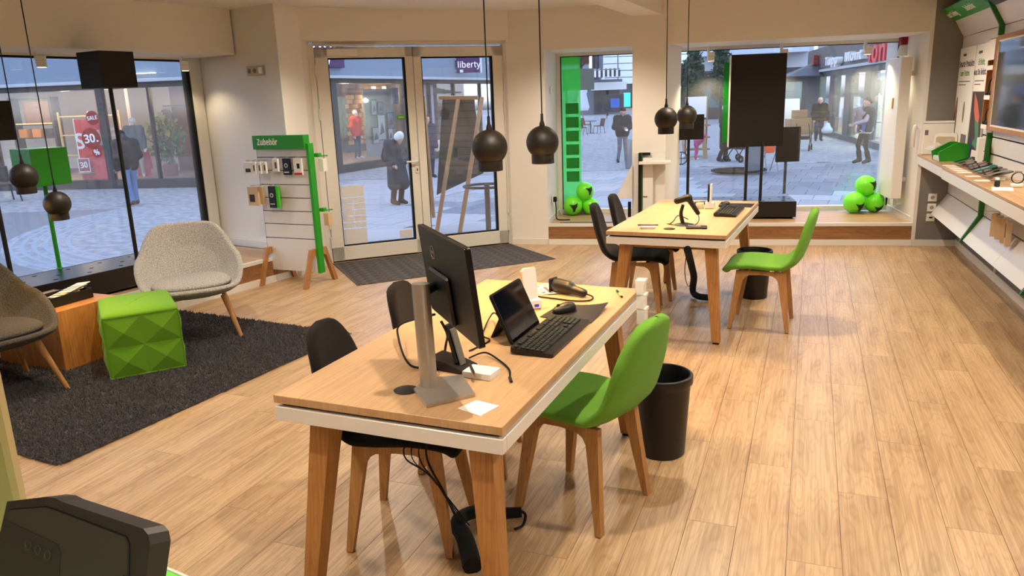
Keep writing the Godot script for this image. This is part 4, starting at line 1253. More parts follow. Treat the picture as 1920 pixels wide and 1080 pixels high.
	for s in [-1, 1]:
		for q in [-1, 1]: obj("foot", Mb.new().ball(Vector3(0.006, 0.005, 0.006), Vector3(s * 0.07, 0.003, q * 0.13), 8).done(), M.chrome, tr)
	for k in 5:
		var lf := tag(obj("leaflet", bx(Vector3(0.105, 0.004, 0.2), Vector3.ZERO), [M.paper, mat("peach_paper", Color(0.85, 0.62, 0.52), 0.7), M.paper, mat("straw_paper", Color(0.86, 0.82, 0.60), 0.7), M.paper][k], null, tr.transform * Transform3D(Basis.from_euler(Vector3(0.12, 0.1 * (k - 2), 0.03 * k)), Vector3(-0.025 + 0.006 * k, 0.036 + k * 0.011, 0.03 - 0.028 * k))), ["white leaflet at the bottom of the black tray", "peach leaflet in the black tray", "white leaflet in the middle of the black tray's pile", "straw yellow leaflet in the black tray", "white leaflet on top of the black tray's pile"][k], "leaflet")
		for r in 3: obj("print_line", bx(Vector3(0.09, 0.001, 0.012), Vector3(0, 0.0026, 0.06 - r * 0.035)), mat("olive_print", Color(0.55, 0.55, 0.35), 0.7), lf)
	# pendant lamps
	pendant("black ball pendant lamp above the near table, the lower and larger looking", Vector3(-0.073, 1.436, -3.285), 0.9)
	pendant("black ball pendant lamp above the near table, further back", Vector3(0.167, 1.432, -3.612), 0.9)
	pendant("black ball pendant lamp above the far table, hanging in front of the pillar", Vector3(1.061, 1.47, -5.154), 1.0)
	pendant("black ball pendant lamp above the far table, in front of the small black panel", Vector3(1.394, 1.464, -5.994), 1.0)
	pendant("black ball pendant lamp hanging in front of the green display box", Vector3(-2.812, 1.295, -4.475), 0.4)
	pendant("black ball pendant lamp hanging lowest of the lounge pair", Vector3(-2.737, 1.115, -4.624), 0.4)

func pendant(label: String, at: Vector3, e: float) -> void:
	var t := thing("pendant_lamp", label, "pendant lamp", at, 0.0, "black ball pendant lamps")
	var prof := [[0.046, -0.096], [0.051, -0.098], [0.053, -0.096], [0.053, -0.057]]
	for i in 15:
		var a := -0.83 + (PI / 2 + 0.83) * i / 14.0
		prof.append([maxf(0.076 * cos(a), 0.008), 0.076 * sin(a)])
	obj("ball_shade", Mb.new().lathe(prof, 40).lathe([[0.068, 0.0], [0.046, -0.06], [0.046, -0.096]].map(func(p): return p), 32).done(), M.lamp_black, t)
	obj("socket_cap", Mb.new().lathe([[0.013, 0.07], [0.012, 0.085], [0.007, 0.10], [0.006, 0.13], [0.0, 0.131]], 14).done(), M.black_plastic, t)
	obj("cord", Mb.new().tube([Vector3(0, 0.12, 0), Vector3(0, CEIL - at.y, 0)], 0.0032, 6).done(), M.rubber, t)
	obj("bulb", Mb.new().ball(Vector3(0.026, 0.026, 0.026), Vector3(0, -0.045, 0), 14).done(), glow("bulb_glow", Color(1.0, 0.82, 0.55), 4.0), t)
	spot(at + Vector3(0, -0.075, 0), at + Vector3(0, -1, 0), e, 52.0, 0.03, Color(1.0, 0.78, 0.48))
# ---------------------------------------------------------------- shop window displays
func pole_sign(called: String, label: String, foot: Vector3, size: Vector3, bottom: float, off: Vector3, turn: float, m: Material, pm: Material, group := "") -> Node3D:
	var t := thing(called, label, "display stand", foot, turn, group)
	obj("pole", Mb.new().tube([Vector3.ZERO, Vector3(0, bottom - foot.y + 0.02, 0)], 0.0165, 14).done(), pm, t)
	obj("pole_collar", Mb.new().lathe([[0.024, 0.0], [0.024, 0.006], [0.0165, 0.008]], 14).done(), pm, t)
	obj("panel_box", bx(size, off + Vector3(0, bottom - foot.y + size.y / 2, 0), 0.003), m, t)
	return t

func platform(called: String, label: String, xf: Transform3D, size: Vector3, nx: int, nz: int) -> void:   # xf: front corner of the base, x along, z towards the window
	var t := thing(called, label, "platform", xf.origin, 0.0, "black display platforms")
	t.basis = xf.basis
	obj("body", bx(Vector3(size.x, size.y - 0.02, size.z), Vector3(size.x / 2, size.y / 2 + 0.01, -size.z / 2), 0.003), M.platform_black, t)
	obj("recessed_base", bx(Vector3(size.x - 0.06, 0.02, size.z - 0.06), Vector3(size.x / 2, 0.01, -size.z / 2)), M.rubber, t)
	var hole := Mb.new().prism(rrect(0.034, 0.034, 0.0169, 3), 0.0, 0.0012, Transform3D(Basis(Vector3.RIGHT, -PI / 2), Vector3.ZERO)).done()
	for i in nx:
		for k in nz:
			obj("pole_hole", hole, M.rubber, t, Transform3D(Basis(), Vector3((i + 0.5 + (0.25 if k % 2 else -0.15)) * size.x / nx, size.y, -(k + 0.6) * size.z / (nz + 0.2))))

func balloon(label: String, at: Vector3, r: float, turn: float, tilt: float) -> void:
	var t := thing("balloon", label, "balloon", at, turn, "green balloons in the shop window")
	t.basis = Basis.from_euler(Vector3(tilt, turn, 0))
	obj("skin", Mb.new().ball(Vector3(r, r * 1.02, r), Vector3.ZERO, 28).done(), M.balloon_green, t)
	var m := Mb.new()
	# dark emblem wrapped on the front: a downward pointed mask with two horns
	var shape := PackedVector2Array([Vector2(-0.52, 0.40), Vector2(-0.20, 0.34), Vector2(0.05, 0.36), Vector2(0.46, 0.52), Vector2(0.40, 0.12), Vector2(0.22, -0.12), Vector2(0.10, -0.46), Vector2(-0.06, -0.50), Vector2(-0.10, -0.12), Vector2(-0.30, 0.16)])
	var tri := Geometry2D.triangulate_polygon(shape)
	var wrap := func(p: Vector2) -> Vector3:
		return Vector3(sin(p.x * 0.95), sin(p.y * 0.95), 0) * r + Vector3(0, 0, sqrt(maxf(0.0, 1.0 - pow(sin(p.x * 0.95), 2) - pow(sin(p.y * 0.95), 2))) * r)
	for i in range(0, tri.size(), 3):
		var q := [shape[tri[i]], shape[tri[i + 1]], shape[tri[i + 2]]]
		if (q[1] - q[0]).cross(q[2] - q[0]) < 0: q.reverse()
		var n := 4
		for a in n:
			for b in n - a:
				var pt := func(u: int, w: int) -> Vector3: return wrap.call(q[0] + (q[1] - q[0]) * (float(u) / n) + (q[2] - q[0]) * (float(w) / n)) * 1.012
				m.tri(pt.call(a, b), pt.call(a + 1, b), pt.call(a, b + 1))
				if a + b < n - 1: m.tri(pt.call(a + 1, b), pt.call(a + 1, b + 1), pt.call(a, b + 1))
	obj("printed_emblem", m.done(), mat("emblem_ink", Color(0.05, 0.12, 0.06), 0.6), t)
	var hole := PackedVector2Array([Vector2(-0.24, 0.24), Vector2(0.10, 0.22), Vector2(0.0, 0.02), Vector2(-0.12, 0.06)])
	obj("knot", Mb.new().ball(Vector3(0.012, 0.014, 0.012), Vector3(0, -r * 1.03, 0), 8).done(), M.balloon_green, t)

func window_displays() -> void:
	var bg := mat("balloon_green", Color(0.47, 0.95, 0.18), 0.3)
	bg.subsurf_scatter_enabled = true
	bg.subsurf_scatter_strength = 0.2
	# left window: black platform with pole signs
	var pf := frame(p3(LD, 0), Vector3.UP, Vector3(-2.66, 0.2375, -5.36))
	# x runs away from the camera, z points back into the room
	var lx := frame(p3(LD, 0), Vector3.UP, ath(44, 542, 0.43) * Vector3(1, 0, 1) + Vector3(0, 0.2375, 0) - p3(LD, 0) * 2.2)
	platform("display_platform", "long black display platform with drilled top in the lounge window", lx, Vector3(3.45, 0.1925, 0.47), 13, 3)
	var gm: Material = M.green_lacquer
	var gt := pole_sign("pole_sign", "bright green box sign on a green pole in the lounge window", ath(112, 503, 0.43), Vector3(0.285, 0.285, 0.285), 1.108, Vector3(0.0, 0, 0), 1.035, gm, gm, "pole signs in the lounge window")
	pole_sign("pole_sign", "black box sign on a tall black pole in the lounge window", ath(257, 486, 0.43), Vector3(0.295, 0.275, 0.295), 1.834, Vector3(0.0, 0, 0), 1.035, M.black_matt, M.black_steel, "pole signs in the lounge window")
	pole_sign("pole_sign", "black box sign cut by the photo's edge in the lounge window", Vector3(-3.74, 0.43, -5.58), Vector3(0.295, 0.275, 0.295), 1.475, Vector3(0.0, 0, 0), 1.035, M.black_matt, M.black_steel, "pole signs in the lounge window")
	# back window: black platform and three black panels
	var f0 := ath(1493.7, 378, 0.43) * Vector3(1, 0, 1) + Vector3(0, 0.2375, 0)
	var bu := (BC - BA).normalized()
	var rx := frame(p3(bu, 0), Vector3.UP, f0 - p3(bu, 0) * 1.45)
	platform("display_platform", "black display platform with drilled top on the back window seat", rx, Vector3(1.45, 0.195, 0.47), 7, 3)
	var big := pole_sign("panel_sign", "large upright black panel on two black poles in the back window", ath(1397, 376, 0.43), Vector3(0.605, 0.99, 0.05), 1.025, Vector3(0.105, 0, -0.05), 0.0, M.black_matt, M.black_steel, "black panels in the back window")
	obj("pole", Mb.new().tube([ath(1425, 376, 0.43) - big.position, ath(1425, 376, 0.43) - big.position + Vector3(0, 0.65, 0)], 0.0165, 14).done(), M.black_steel, big)
	obj("white_edge", bx(Vector3(0.004, 0.98, 0.05), Vector3(-0.20, 1.09, -0.05)), M.paper, big)
	pole_sign("panel_sign", "small black panel on a black pole beside the pillar in the back window", ath(1289, 372, 0.43), Vector3(0.29, 0.28, 0.05), 1.112, Vector3(0.01, 0, 0.05), 0.0, M.black_matt, M.black_steel, "black panels in the back window")
	pole_sign("panel_sign", "medium black panel low on a black pole in the back window", ath(1470, 363, 0.43), Vector3(0.27, 0.40, 0.05), 0.81, Vector3(0.0, 0, 0.05), 0.0, M.black_matt, M.black_steel, "black panels in the back window")
	# balloons, four in each cluster
	var y0 := 0.237
	var L := ath(1090, 403, 0.236)
	var R := ath(1620, 399, 0.236)
	balloon("green balloon with dark emblem, lower one nearest the door pier", L + Vector3(-0.10, 0.118, 0.0), 0.115, 0.0, 0.15)
	balloon("green balloon with dark emblem, lower one nearest the pillar", L + Vector3(0.115, 0.102, -0.02), 0.10, 0.1, 0.1)
	balloon("green balloon with dark emblem on top of the cluster beside the green film", L + Vector3(0.05, 0.285, -0.02), 0.108, 0.45, -0.1)
	balloon("plain looking green balloon at the back of the cluster beside the green film", L + Vector3(0.02, 0.095, -0.17), 0.09, 2.8, 0.0)
	balloon("green balloon with dark emblem, lower one nearest the black platform", R + Vector3(-0.12, 0.125, 0.0), 0.12, 0.2, 0.45)
	balloon("green balloon with dark emblem, lower one nearest the radiator", R + Vector3(0.115, 0.115, -0.01), 0.112, 0.1, 0.75)
	balloon("green balloon with dark emblem on top of the cluster beside the radiator", R + Vector3(0.01, 0.305, -0.03), 0.115, 0.45, -0.1)
	balloon("plain looking green balloon at the back of the cluster beside the radiator", R + Vector3(0.0, 0.09, -0.16), 0.085, 2.6, 0.0)
	# green film on the back window, left of the pillar
	var gl := Vector2(0.655, -9.39)
	var grr := Vector2(4.40, -8.80)
	var fx := frame(p3(grr - gl, 0), Vector3.UP, p3(gl, 0))
	var film := tag(obj("window_film", bx(Vector3(0.225, 1.80, 0.002), Vector3(0.135, 1.195, 0.007)), M.green_film, null, fx), "translucent green film strip stuck to the back window, with darker squares", "window film")
	for k in 6:
		obj("darker_square", bx(Vector3(0.155, 0.125, 0.002), Vector3(0.145, 1.50 - k * 0.162, 0.0095)), M.dark_green_film, film)
	# small spotlights under the window heads
	var marks := ["small white window spotlight at the lounge window, further from the door wall", "small white window spotlight at the lounge window, beside the door wall", "small white window spotlight in the back window, next to the pillar", "small white window spotlight in the back window, above the large black panel", "small white window spotlight in the back window, before the dark shop's letters"]
	var at := [Vector3(-3.83, 2.075, -6.60), Vector3(-3.13, 2.065, -7.80), Vector3(2.336, 2.02, -8.93), Vector3(3.117, 2.02, -8.81), Vector3(3.99, 2.02, -8.68)]
	for k in 5:
		var t := thing("window_spotlight", marks[k], "spotlight", at[k], 0.4 if k < 2 else -0.15, "white window spotlights")
		obj("housing", bx(Vector3(0.075, 0.095, 0.07), Vector3.ZERO, 0.004), M.white_plastic, t)
		obj("bracket", bx(Vector3(0.025, 0.10, 0.05), Vector3(-0.03, 0.06, 0)), M.white_plastic, t)
		obj("seam", bx(Vector3(0.076, 0.003, 0.071), Vector3(0, 0.005, 0)), M.cream, t)
		obj("lens", bx(Vector3(0.06, 0.002, 0.055), Vector3(0, -0.0485, 0)), glow("spot_lens", Color(1, 0.9, 0.72), 3.0), t)
		spot(at[k] + Vector3(0, -0.06, 0), at[k] + Vector3([0.15, 0.15, 0.0, 0.0, 0.12][k], -1.2, [0.1, 0.10, 0.15, 0.15, 0.1][k]), [0.9, 0.3, 1.3, 1.3, 1.3][k], 60.0, 0.03, Color(1.0, 0.9, 0.74))
	var rs := thing("window_spotlight", "white flared window spotlight with a red cap in the corner by the radiator", "spotlight", Vector3(4.36, 2.0, -8.62), -0.15)
	obj("shade", Mb.new().lathe([[0.075, -0.06], [0.05, 0.05], [0.0, 0.052]], 20).done(), M.white_plastic, rs)
	obj("red_cap", bx(Vector3(0.10, 0.085, 0.10), Vector3(0.0, 0.10, 0), 0.004), M.crimson, rs)
	spot(Vector3(4.33, 1.9, -8.6), Vector3(3.9, 0.3, -8.5), 1.3, 60.0, 0.03, Color(1.0, 0.93, 0.8))
# ---------------------------------------------------------------- things on the tables
const TY := 0.7405
func flat(poly: Array, y0: float, y1: float) -> ArrayMesh: return plan(poly.map(func(p): return [p.x, p.z]), y0, y1)
func on(x: float, y: float, h := 0.74) -> Vector3: return ath(x, y, h)

func make_keyboard(called: String, label: String, at: Vector3, turn: float, keys_apart: bool) -> Node3D:
	var t := thing(called, label, "keyboard", at, turn, "black keyboards")
	var tilt := Transform3D(Basis(Vector3.RIGHT, deg_to_rad(4.0)), Vector3(0, 0.012, 0))
	obj("body", Mb.new().prism(rrect(0.45, 0.165, 0.012), -0.010, 0.008, tilt * Transform3D(Basis(Vector3.RIGHT, -PI / 2), Vector3.ZERO)).done(), M.black_plastic, t)
	var keyc := Mb.new().box(Vector3(0.0155, 0.006, 0.0155), Vector3.ZERO, 0.002).done()
	var wide := Mb.new().box(Vector3(0.105, 0.006, 0.0155), Vector3.ZERO, 0.002).done()
	var km := mat("key_black", Color(0.06, 0.06, 0.06), 0.5)
	var lg := mat("key_print", Color(0.38, 0.45, 0.30), 0.6)
	var bulk := Mb.new()
	var mark := Mb.new()
	for r in 6:
		var z: float = [-0.062, -0.036, -0.017, 0.002, 0.021, 0.040][r]
		for c in 22:
			var x := -0.2105 + c * 0.0190 + (0.006 if c > 14 else 0.0) + (0.006 if c > 17 else 0.0)
			if r == 5 and c > 3 and c < 10: continue
			if r == 0 and c % 5 == 1 and c < 15: continue
			if r in [3, 4] and c > 14 and c < 18 and not (r == 4 and c == 16): continue
			var xf := tilt.translated_local(Vector3(x, 0.0105, z))
			if keys_apart: obj("key", keyc, km, t, xf)
			else: bulk.box(Vector3(0.0155, 0.006, 0.0155), Vector3.ZERO, 0.0, xf)
			mark.box(Vector3(0.004, 0.0004, 0.005), Vector3(-0.002, 0.0032, -0.001), 0.0, xf)
	if keys_apart: obj("key", wide, km, t, tilt.translated_local(Vector3(-0.086, 0.0105, 0.040)))
	else:
		bulk.box(Vector3(0.105, 0.006, 0.0155), Vector3(-0.086, 0.0105, 0.040), 0.0, tilt)
		stuff(obj("keys", bulk.done(), km, t))
	stuff(obj("key_lettering", mark.done(), lg, t))
	return t

func make_mouse(label: String, at: Vector3, turn: float) -> void:
	var t := thing("computer_mouse", label, "mouse", at, turn, "black computer mice")
	var rows := []
	for i in 9:
		var s := i / 8.0
		var r := PackedVector3Array()
		for j in 24:
			var a := TAU * j / 24
			var k: float = [1.0, 1.04, 1.03, 0.98, 0.88, 0.72, 0.5, 0.26, 0.01][i]
			var z := cos(a) * 0.056 * k
			var hump := 0.036 * (1.0 - 0.22 * (z / 0.056)) 
			r.append(Vector3(sin(a) * 0.031 * k * (1.0 - 0.08 * cos(a)), hump * [0, 0.15, 0.35, 0.55, 0.74, 0.88, 0.96, 0.99, 1.0][i], z))
		rows.append(r)
	obj("shell", Mb.new().grid(rows, true, false).done(), M.black_plastic, t)
	obj("scroll_wheel", Mb.new().lathe([[0.0, -0.003], [0.008, -0.003], [0.008, 0.003], [0.0, 0.003]], 12, Transform3D(Basis(Vector3.FORWARD, PI / 2), Vector3(0, 0.030, 0.03))).done(), M.rubber, t)

func desk_items() -> void:
	var bp: Material = M.black_plastic
	var nb := NEAR.basis
	var fbs := FAR.basis
	# large monitor seen from behind: silver post and foot
	var mo := thing("monitor", "large black monitor seen from behind on a silver post at the near table", "monitor", Vector3(-0.262, TY, -2.285), 0.0)
	var base_poly := [on(776, 735), on(800, 765.5), on(891, 744), on(866, 708), on(800, 715)]
	var loc := base_poly.map(func(p): return [p.x - mo.position.x, p.z - mo.position.z])
	obj("foot", plan(loc, 0.0005, 0.011), M.silver, mo)
	obj("foot_pad", plan(loc.map(func(p): return [p[0] * 0.985, p[1] * 0.985]), 0.0, 0.0005), M.rubber, mo)
	var po := on(805, 729) - mo.position
	var sect := rrect(0.058, 0.042, 0.02, 5)
	obj("post", Mb.new().prism(sect, 0.0, 0.338, Transform3D(Basis(Vector3(0.90, 0, 0.42), Vector3(0.42, 0, -0.90), Vector3(-0.02, 1, 0.0).normalized()), po * Vector3(1, 0, 1) + Vector3(0.0, 0.01, 0))).done(), M.silver, mo)
	# panel: pose solved from the four corners of its back face
	var px := Transform3D(Basis(Vector3(0.3626, -0.0014, 0.9319), Vector3(-0.1012, 0.994, 0.0409), Vector3(-0.9264, -0.1091, 0.3603)).orthonormalized(), Vector3(-0.205, 1.084, -2.316))
	var mt := obj("back_shell", Mb.new().prism(rrect(0.505, 0.30, 0.008), -0.018, 0.0, px).done(), bp, mo, Transform3D(Basis(), -mo.position))
	obj("electronics_bulge", bx(Vector3(0.21, 0.16, 0.016), Vector3(-0.05, -0.055, 0.007), 0.007, px), bp, mo, Transform3D(Basis(), -mo.position))
	obj("screen", bx(Vector3(0.495, 0.288, 0.002), Vector3(0, 0, -0.0185), 0.0, px), M.screen_black, mo, Transform3D(Basis(), -mo.position))
	obj("rim_line", bx(Vector3(0.506, 0.002, 0.004), Vector3(0, 0.1495, -0.006), 0.0, px), M.screen_black, mo, Transform3D(Basis(), -mo.position))
	var ringm := Mb.new()
	var rp := []
	for i in 25: rp.append(Vector3(cos(TAU * i / 24.0), sin(TAU * i / 24.0), 0) * 0.021)
	ringm.tube(rp, 0.0012, 5, -1.0, px.translated_local(Vector3(-0.108, 0.078, 0.0010)))
	obj("maker_badge", ringm.done(), M.silver, mo, Transform3D(Basis(), -mo.position))
	obj("maker_badge_lettering", text("DELL", 0.014, 0.001, "Droid Sans", 700), M.silver, mo, Transform3D(Basis(), -mo.position) * px.translated_local(Vector3(-0.108, 0.078, 0.0008)))
	var armp := px * Vector3(-0.10, -0.03, 0.01)
	var posttop := mo.position + po * Vector3(1, 0, 1) + Vector3(-0.006, 0.315, 0)
	obj("arm", Mb.new().tube([posttop, armp], 0.016, 8).done(), bp, mo, Transform3D(Basis(), -mo.position))
	# cables behind the monitor
	var cab := Mb.new().tube(smooth([on(828, 690) + Vector3(0, 0.006, 0), on(770, 690) + Vector3(0, 0.01, 0), on(748, 650) + Vector3(0, 0.04, 0), on(755, 640) + Vector3(0, 0.07, 0.0), px * Vector3(-0.02, -0.10, 0.05)], 8), 0.004)
	tag(obj("monitor_cable", cab.done(), M.rubber), "black cable looping out behind the monitor's silver post", "cable")
	tag(obj("power_cable", Mb.new().tube(smooth([px * Vector3(0.03, -0.11, 0.045), px * Vector3(0.02, -0.16, 0.03), on(838, 668) + Vector3(0, 0.05, 0), on(826, 690) + Vector3(0, 0.006, 0), on(790, 708) + Vector3(0, 0.006, 0)], 8), 0.0045).done(), M.rubber), "black cable hanging from the monitor's back to the dark dock", "cable")
	var uc := thing("charging_cable", "black cable ending in a plug on the near table, right of the note block", "cable")
	obj("lead", Mb.new().tube(smooth([on(880, 676) + Vector3(0, 0.01, 0), on(910, 668) + Vector3(0, 0.014, 0), on(938, 680) + Vector3(0, 0.006, 0), on(955, 695) + Vector3(0, 0.004, 0), on(956, 712) + Vector3(0, 0.005, 0)], 8), 0.0032).done(), M.rubber, uc)
	obj("plug", Mb.new().tube([on(956, 711) + Vector3(0, 0.006, 0), on(959, 719) + Vector3(0, 0.006, 0)], 0.006, 8, 0.005).done(), bp, uc)
	# dark dock with a handset standing in it
	var dk := thing("handset_dock", "black wedge shaped dock behind the monitor with a slim handset in it", "dock", on(850, 690) * Vector3(1, 0, 1) + Vector3(0, TY, 0), -0.55)
	obj("base", Mb.new().prism(PackedVector2Array([Vector2(-0.075, 0), Vector2(0.07, 0), Vector2(0.07, 0.012), Vector2(0.0, 0.032), Vector2(-0.075, 0.04)]), -0.045, 0.045).done(), bp, dk)
	obj("handset", bx(Vector3(0.014, 0.14, 0.045), Vector3(0.0, 0.095, 0.0), 0.004, Transform3D(Basis(Vector3(0, 0, 1), 0.28), Vector3(0.035, 0.0, 0.0))), bp, dk)
	obj("handset_edge", bx(Vector3(0.008, 0.13, 0.03), Vector3(0.0, 0.085, 0.0), 0.002, Transform3D(Basis(Vector3(0, 0, 1), 0.28), Vector3(0.048, 0.0, 0.0))), M.alu, dk)
	# note block, pen on it, loose sheet
	var nbk := thing("note_block", "thick white note block beside the monitor's foot", "note block", Vector3((on(870, 712) + on(935, 697)).x / 2, TY, (on(870, 712) + on(935, 697)).z / 2), -0.45)
	obj("pages", bx(Vector3(0.105, 0.022, 0.075), Vector3(0, 0.011, 0), 0.001), M.paper, nbk)
	for k in 3: obj("page_edge", bx(Vector3(0.1055, 0.0006, 0.0755), Vector3(0, 0.005 + k * 0.006, 0)), mat("page_shade", Color(0.80, 0.78, 0.75), 0.8), nbk)
	var pn := thing("pen", "black pen with copper tip lying across the white note block", "pen", nbk.position + Vector3(-0.03, 0.0265, 0.005), 0.2)
	obj("barrel", Mb.new().tube([Vector3(0, 0, -0.045), Vector3(0, 0, 0.045)], 0.0042, 8).done(), bp, pn)
	obj("tip", Mb.new().tube([Vector3(0, 0, 0.045), Vector3(0, -0.006, 0.065)], 0.004, 8, 0.001).done(), mat("copper", Color(0.6, 0.35, 0.2), 0.35, 0.8), pn)
	tag(obj("note_sheet", flat([on(858, 766.5), on(901, 781), on(936, 761.5), on(893, 751)], TY, TY + 0.0012), M.paper), "single square white note sheet at the near table's front corner", "note sheet")
	# tablet in its stand
	var tc := (on(963, 650) + on(1013, 610)) * 0.5
	var tu := (on(1013, 610) - on(963, 650)).normalized()   # along the lower edge
	var tb := Transform3D(frame(tu, Vector3.UP, Vector3.ZERO).basis, tc * Vector3(1, 0, 1) + Vector3(0, TY, 0))
	var nrm := tb.basis.z                                    # towards the keyboard
	var tab := thing("tablet", "black tablet leaning in its case above the keyboard", "tablet", tb.origin)
	tab.basis = tb.basis
	var lean := Transform3D(Basis(Vector3.RIGHT, deg_to_rad(-24.0)), Vector3(0, 0.006, 0))
	obj("case", Mb.new().prism(rrect(0.285, 0.205, 0.014), -0.012, 0.0, lean.translated_local(Vector3(0, 0.1025, 0))).done(), M.black_soft, tab)
	obj("screen", Mb.new().prism(rrect(0.272, 0.192, 0.008), 0.0, 0.0012, lean.translated_local(Vector3(0, 0.1025, 0))).done(), M.screen_black, tab)
	obj("kickstand", Mb.new().box(Vector3(0.13, 0.14, 0.005), Vector3(0, 0.07, 0), 0.0, Transform3D(Basis(Vector3.RIGHT, 0.45), Vector3(0, 0.0, -0.125))).done(), M.black_soft, tab)
	tag(obj("tablet_cable", Mb.new().tube(smooth([tb * Vector3(-0.13, 0.09, -0.05), on(925, 600) + Vector3(0, 0.03, 0), on(905, 628) + Vector3(0, 0.004, 0), on(918, 640) + Vector3(0, 0.004, 0), on(880, 660) + Vector3(0, 0.004, 0)], 8), 0.003).done(), M.rubber), "thin black cable running from the tablet to the dark dock", "cable")
	# keyboard, mouse pad, mouse
	var kc := (on(955, 663) + on(1032, 678) + on(1108, 606) + on(1037, 598)) * 0.25
	var ku := on(1108, 606) - on(1032, 678)
	make_keyboard("keyboard", "black keyboard in front of the tablet on the near table", kc * Vector3(1, 0, 1) + Vector3(0, TY, 0), atan2(-ku.z, ku.x) , true)
	var mp := thing("mouse_pad", "dark grey mouse pad with one lifted corner on the near table", "mouse pad")
	var a := on(1012, 595)
	var b := on(1108, 607)
	var c := on(1141, 577)
	var d := on(1052, 571)
	var prow := []
	for i in 9:
		var r := PackedVector3Array()
		for j in 9:
			var u := j / 8.0
			var v := i / 8.0
			var p := a.lerp(b, u).lerp(d.lerp(c, u), v)
			p.y = TY + 0.003 + 0.022 * pow(u, 3.0) * pow(v, 1.5)
			r.append(p)
		prow.append(r)
	var under := prow.duplicate(true)
	for r in under.size():
		for j in 9: under[r][j] = under[r][j] - Vector3(0, 0.0025, 0)
	obj("pad", Mb.new().grid(prow, false, false).grid(under, false, false, Transform3D(), true).done(), mat("pad_grey", Color(0.15, 0.145, 0.145), 0.35), mp)
	make_mouse("black computer mouse lying on the near table's mouse pad", on(1058, 586) * Vector3(1, 0, 1) + Vector3(0, TY + 0.004, 0), -1.05)
	# phone dock with a white phone
	var pd := thing("phone_dock", "white charging dock with a small blue mark behind the tablet", "dock", on(1000, 578) * Vector3(1, 0, 1) + Vector3(0, TY, 0), 0.25)
	obj("block", bx(Vector3(0.065, 0.045, 0.055), Vector3(0, 0.0225, 0), 0.006), M.white_plastic, pd)
	obj("blue_mark", bx(Vector3(0.02, 0.012, 0.001), Vector3(0.008, 0.018, 0.028)), mat("blue_ink", Color(0.25, 0.18, 0.75), 0.5), pd)
	var ph := thing("smartphone", "white smartphone standing upright in the white charging dock", "phone", pd.position + Vector3(-0.012, 0.043, 0.0), 0.55)
	obj("body", Mb.new().prism(rrect(0.067, 0.138, 0.010), -0.0045, 0.0045, Transform3D(Basis(Vector3.RIGHT, -0.12), Vector3(0, 0.069, 0))).done(), M.white_plastic, ph)
	obj("screen", bx(Vector3(0.058, 0.10, 0.001), Vector3(0, 0.067, 0.005), 0.0, Transform3D(Basis(Vector3.RIGHT, -0.12), Vector3.ZERO)), M.screen_black, ph)
	obj("kraft_back", bx(Vector3(0.05, 0.12, 0.012), Vector3(-0.006, 0.066, -0.012), 0.003, Transform3D(Basis(Vector3.RIGHT, -0.12), Vector3.ZERO)), M.kraft, ph)
	# flyers and hand scanner
	for k in 4:
		var fy := tag(obj("flyer", bx(Vector3(0.15, 0.0012, 0.105), Vector3.ZERO), M.paper, null, Transform3D(Basis(Vector3.UP, 0.3 + k * 0.5), on(1015 + k * 8, 541 + (k % 2) * 4) * Vector3(1, 0, 1) + Vector3(0, TY + 0.001 + k * 0.0016, 0))), ["undermost white flyer of the fan behind the hand scanner", "second white flyer of the fan behind the hand scanner", "third white flyer of the fan, printed in pink", "uppermost flyer of the fan, its bars next to the hand scanner"][k], "flyer")
		for r in 3:
			obj("print_block", bx(Vector3(0.12, 0.0006, 0.018), Vector3(0, 0.0009, -0.032 + r * 0.03)), [mat("violet_print", Color(0.35, 0.25, 0.42), 0.7), mat("pink_print", Color(0.80, 0.45, 0.45), 0.7), mat("lime_print", Color(0.60, 0.72, 0.30), 0.7), mat("grey_ink", Color.GRAY)][(k + r) % 4], fy)
	var sc := thing("barcode_scanner", "black hand scanner lying on its side on the near table with a cable", "barcode scanner", on(1062, 552) * Vector3(1, 0, 1) + Vector3(0, TY, 0), -0.75)
	var head := Mb.new().blob([[Vector3(-0.05, 0.036, 0), Vector3(0.015, 0.036, 0), 0.034, 0.030], [Vector3(0.0, 0.032, 0), Vector3(0.10, 0.022, 0.0), 0.024, 0.019]], 0.005, 0.012)
	obj("body", head.done(), bp, sc)
	obj("nose_rim", bx(Vector3(0.012, 0.066, 0.062), Vector3(-0.079, 0.037, 0), 0.006), M.rubber, sc)
	obj("reading_window", bx(Vector3(0.002, 0.038, 0.042), Vector3(-0.0862, 0.037, 0)), mat("window_tan", Color(0.62, 0.50, 0.40), 0.15), sc)
	obj("cable", Mb.new().tube(smooth([Vector3(0.10, 0.020, 0), Vector3(0.15, 0.012, 0.0), Vector3(0.165, 0.005, 0.035), Vector3(0.12, 0.005, 0.085), Vector3(0.0, 0.005, 0.11), Vector3(-0.09, 0.005, 0.13), Vector3(-0.13, 0.005, 0.19)], 8), 0.0035).done(), M.rubber, sc)
	var gp := thing("pen", "short green and black pen near the near table's far corner", "pen", (on(1158, 547) + on(1166, 560)) * 0.5 * Vector3(1, 0, 1) + Vector3(0, TY + 0.0045, 0), 0.05)
	obj("barrel", Mb.new().tube([Vector3(0, 0, -0.03), Vector3(0, 0, 0.04)], 0.0045, 8).done(), mat("pale_green", Color(0.55, 0.72, 0.50), 0.5), gp)
	obj("cap", Mb.new().tube([Vector3(0, 0, -0.065), Vector3(0, 0, -0.02)], 0.0052, 8).done(), bp, gp)
	obj("clip_end", Mb.new().tube([Vector3(0, 0, 0.04), Vector3(0, 0, 0.052)], 0.005, 8).done(), bp, gp)
	# stacked white clip rail on the table's far corner
	var cp := thing("cable_holder", "white stepped plastic holder clipped to the near table's far corner", "holder", NEAR * Vector3(0.415, 0.0, -0.79), -0.4027)
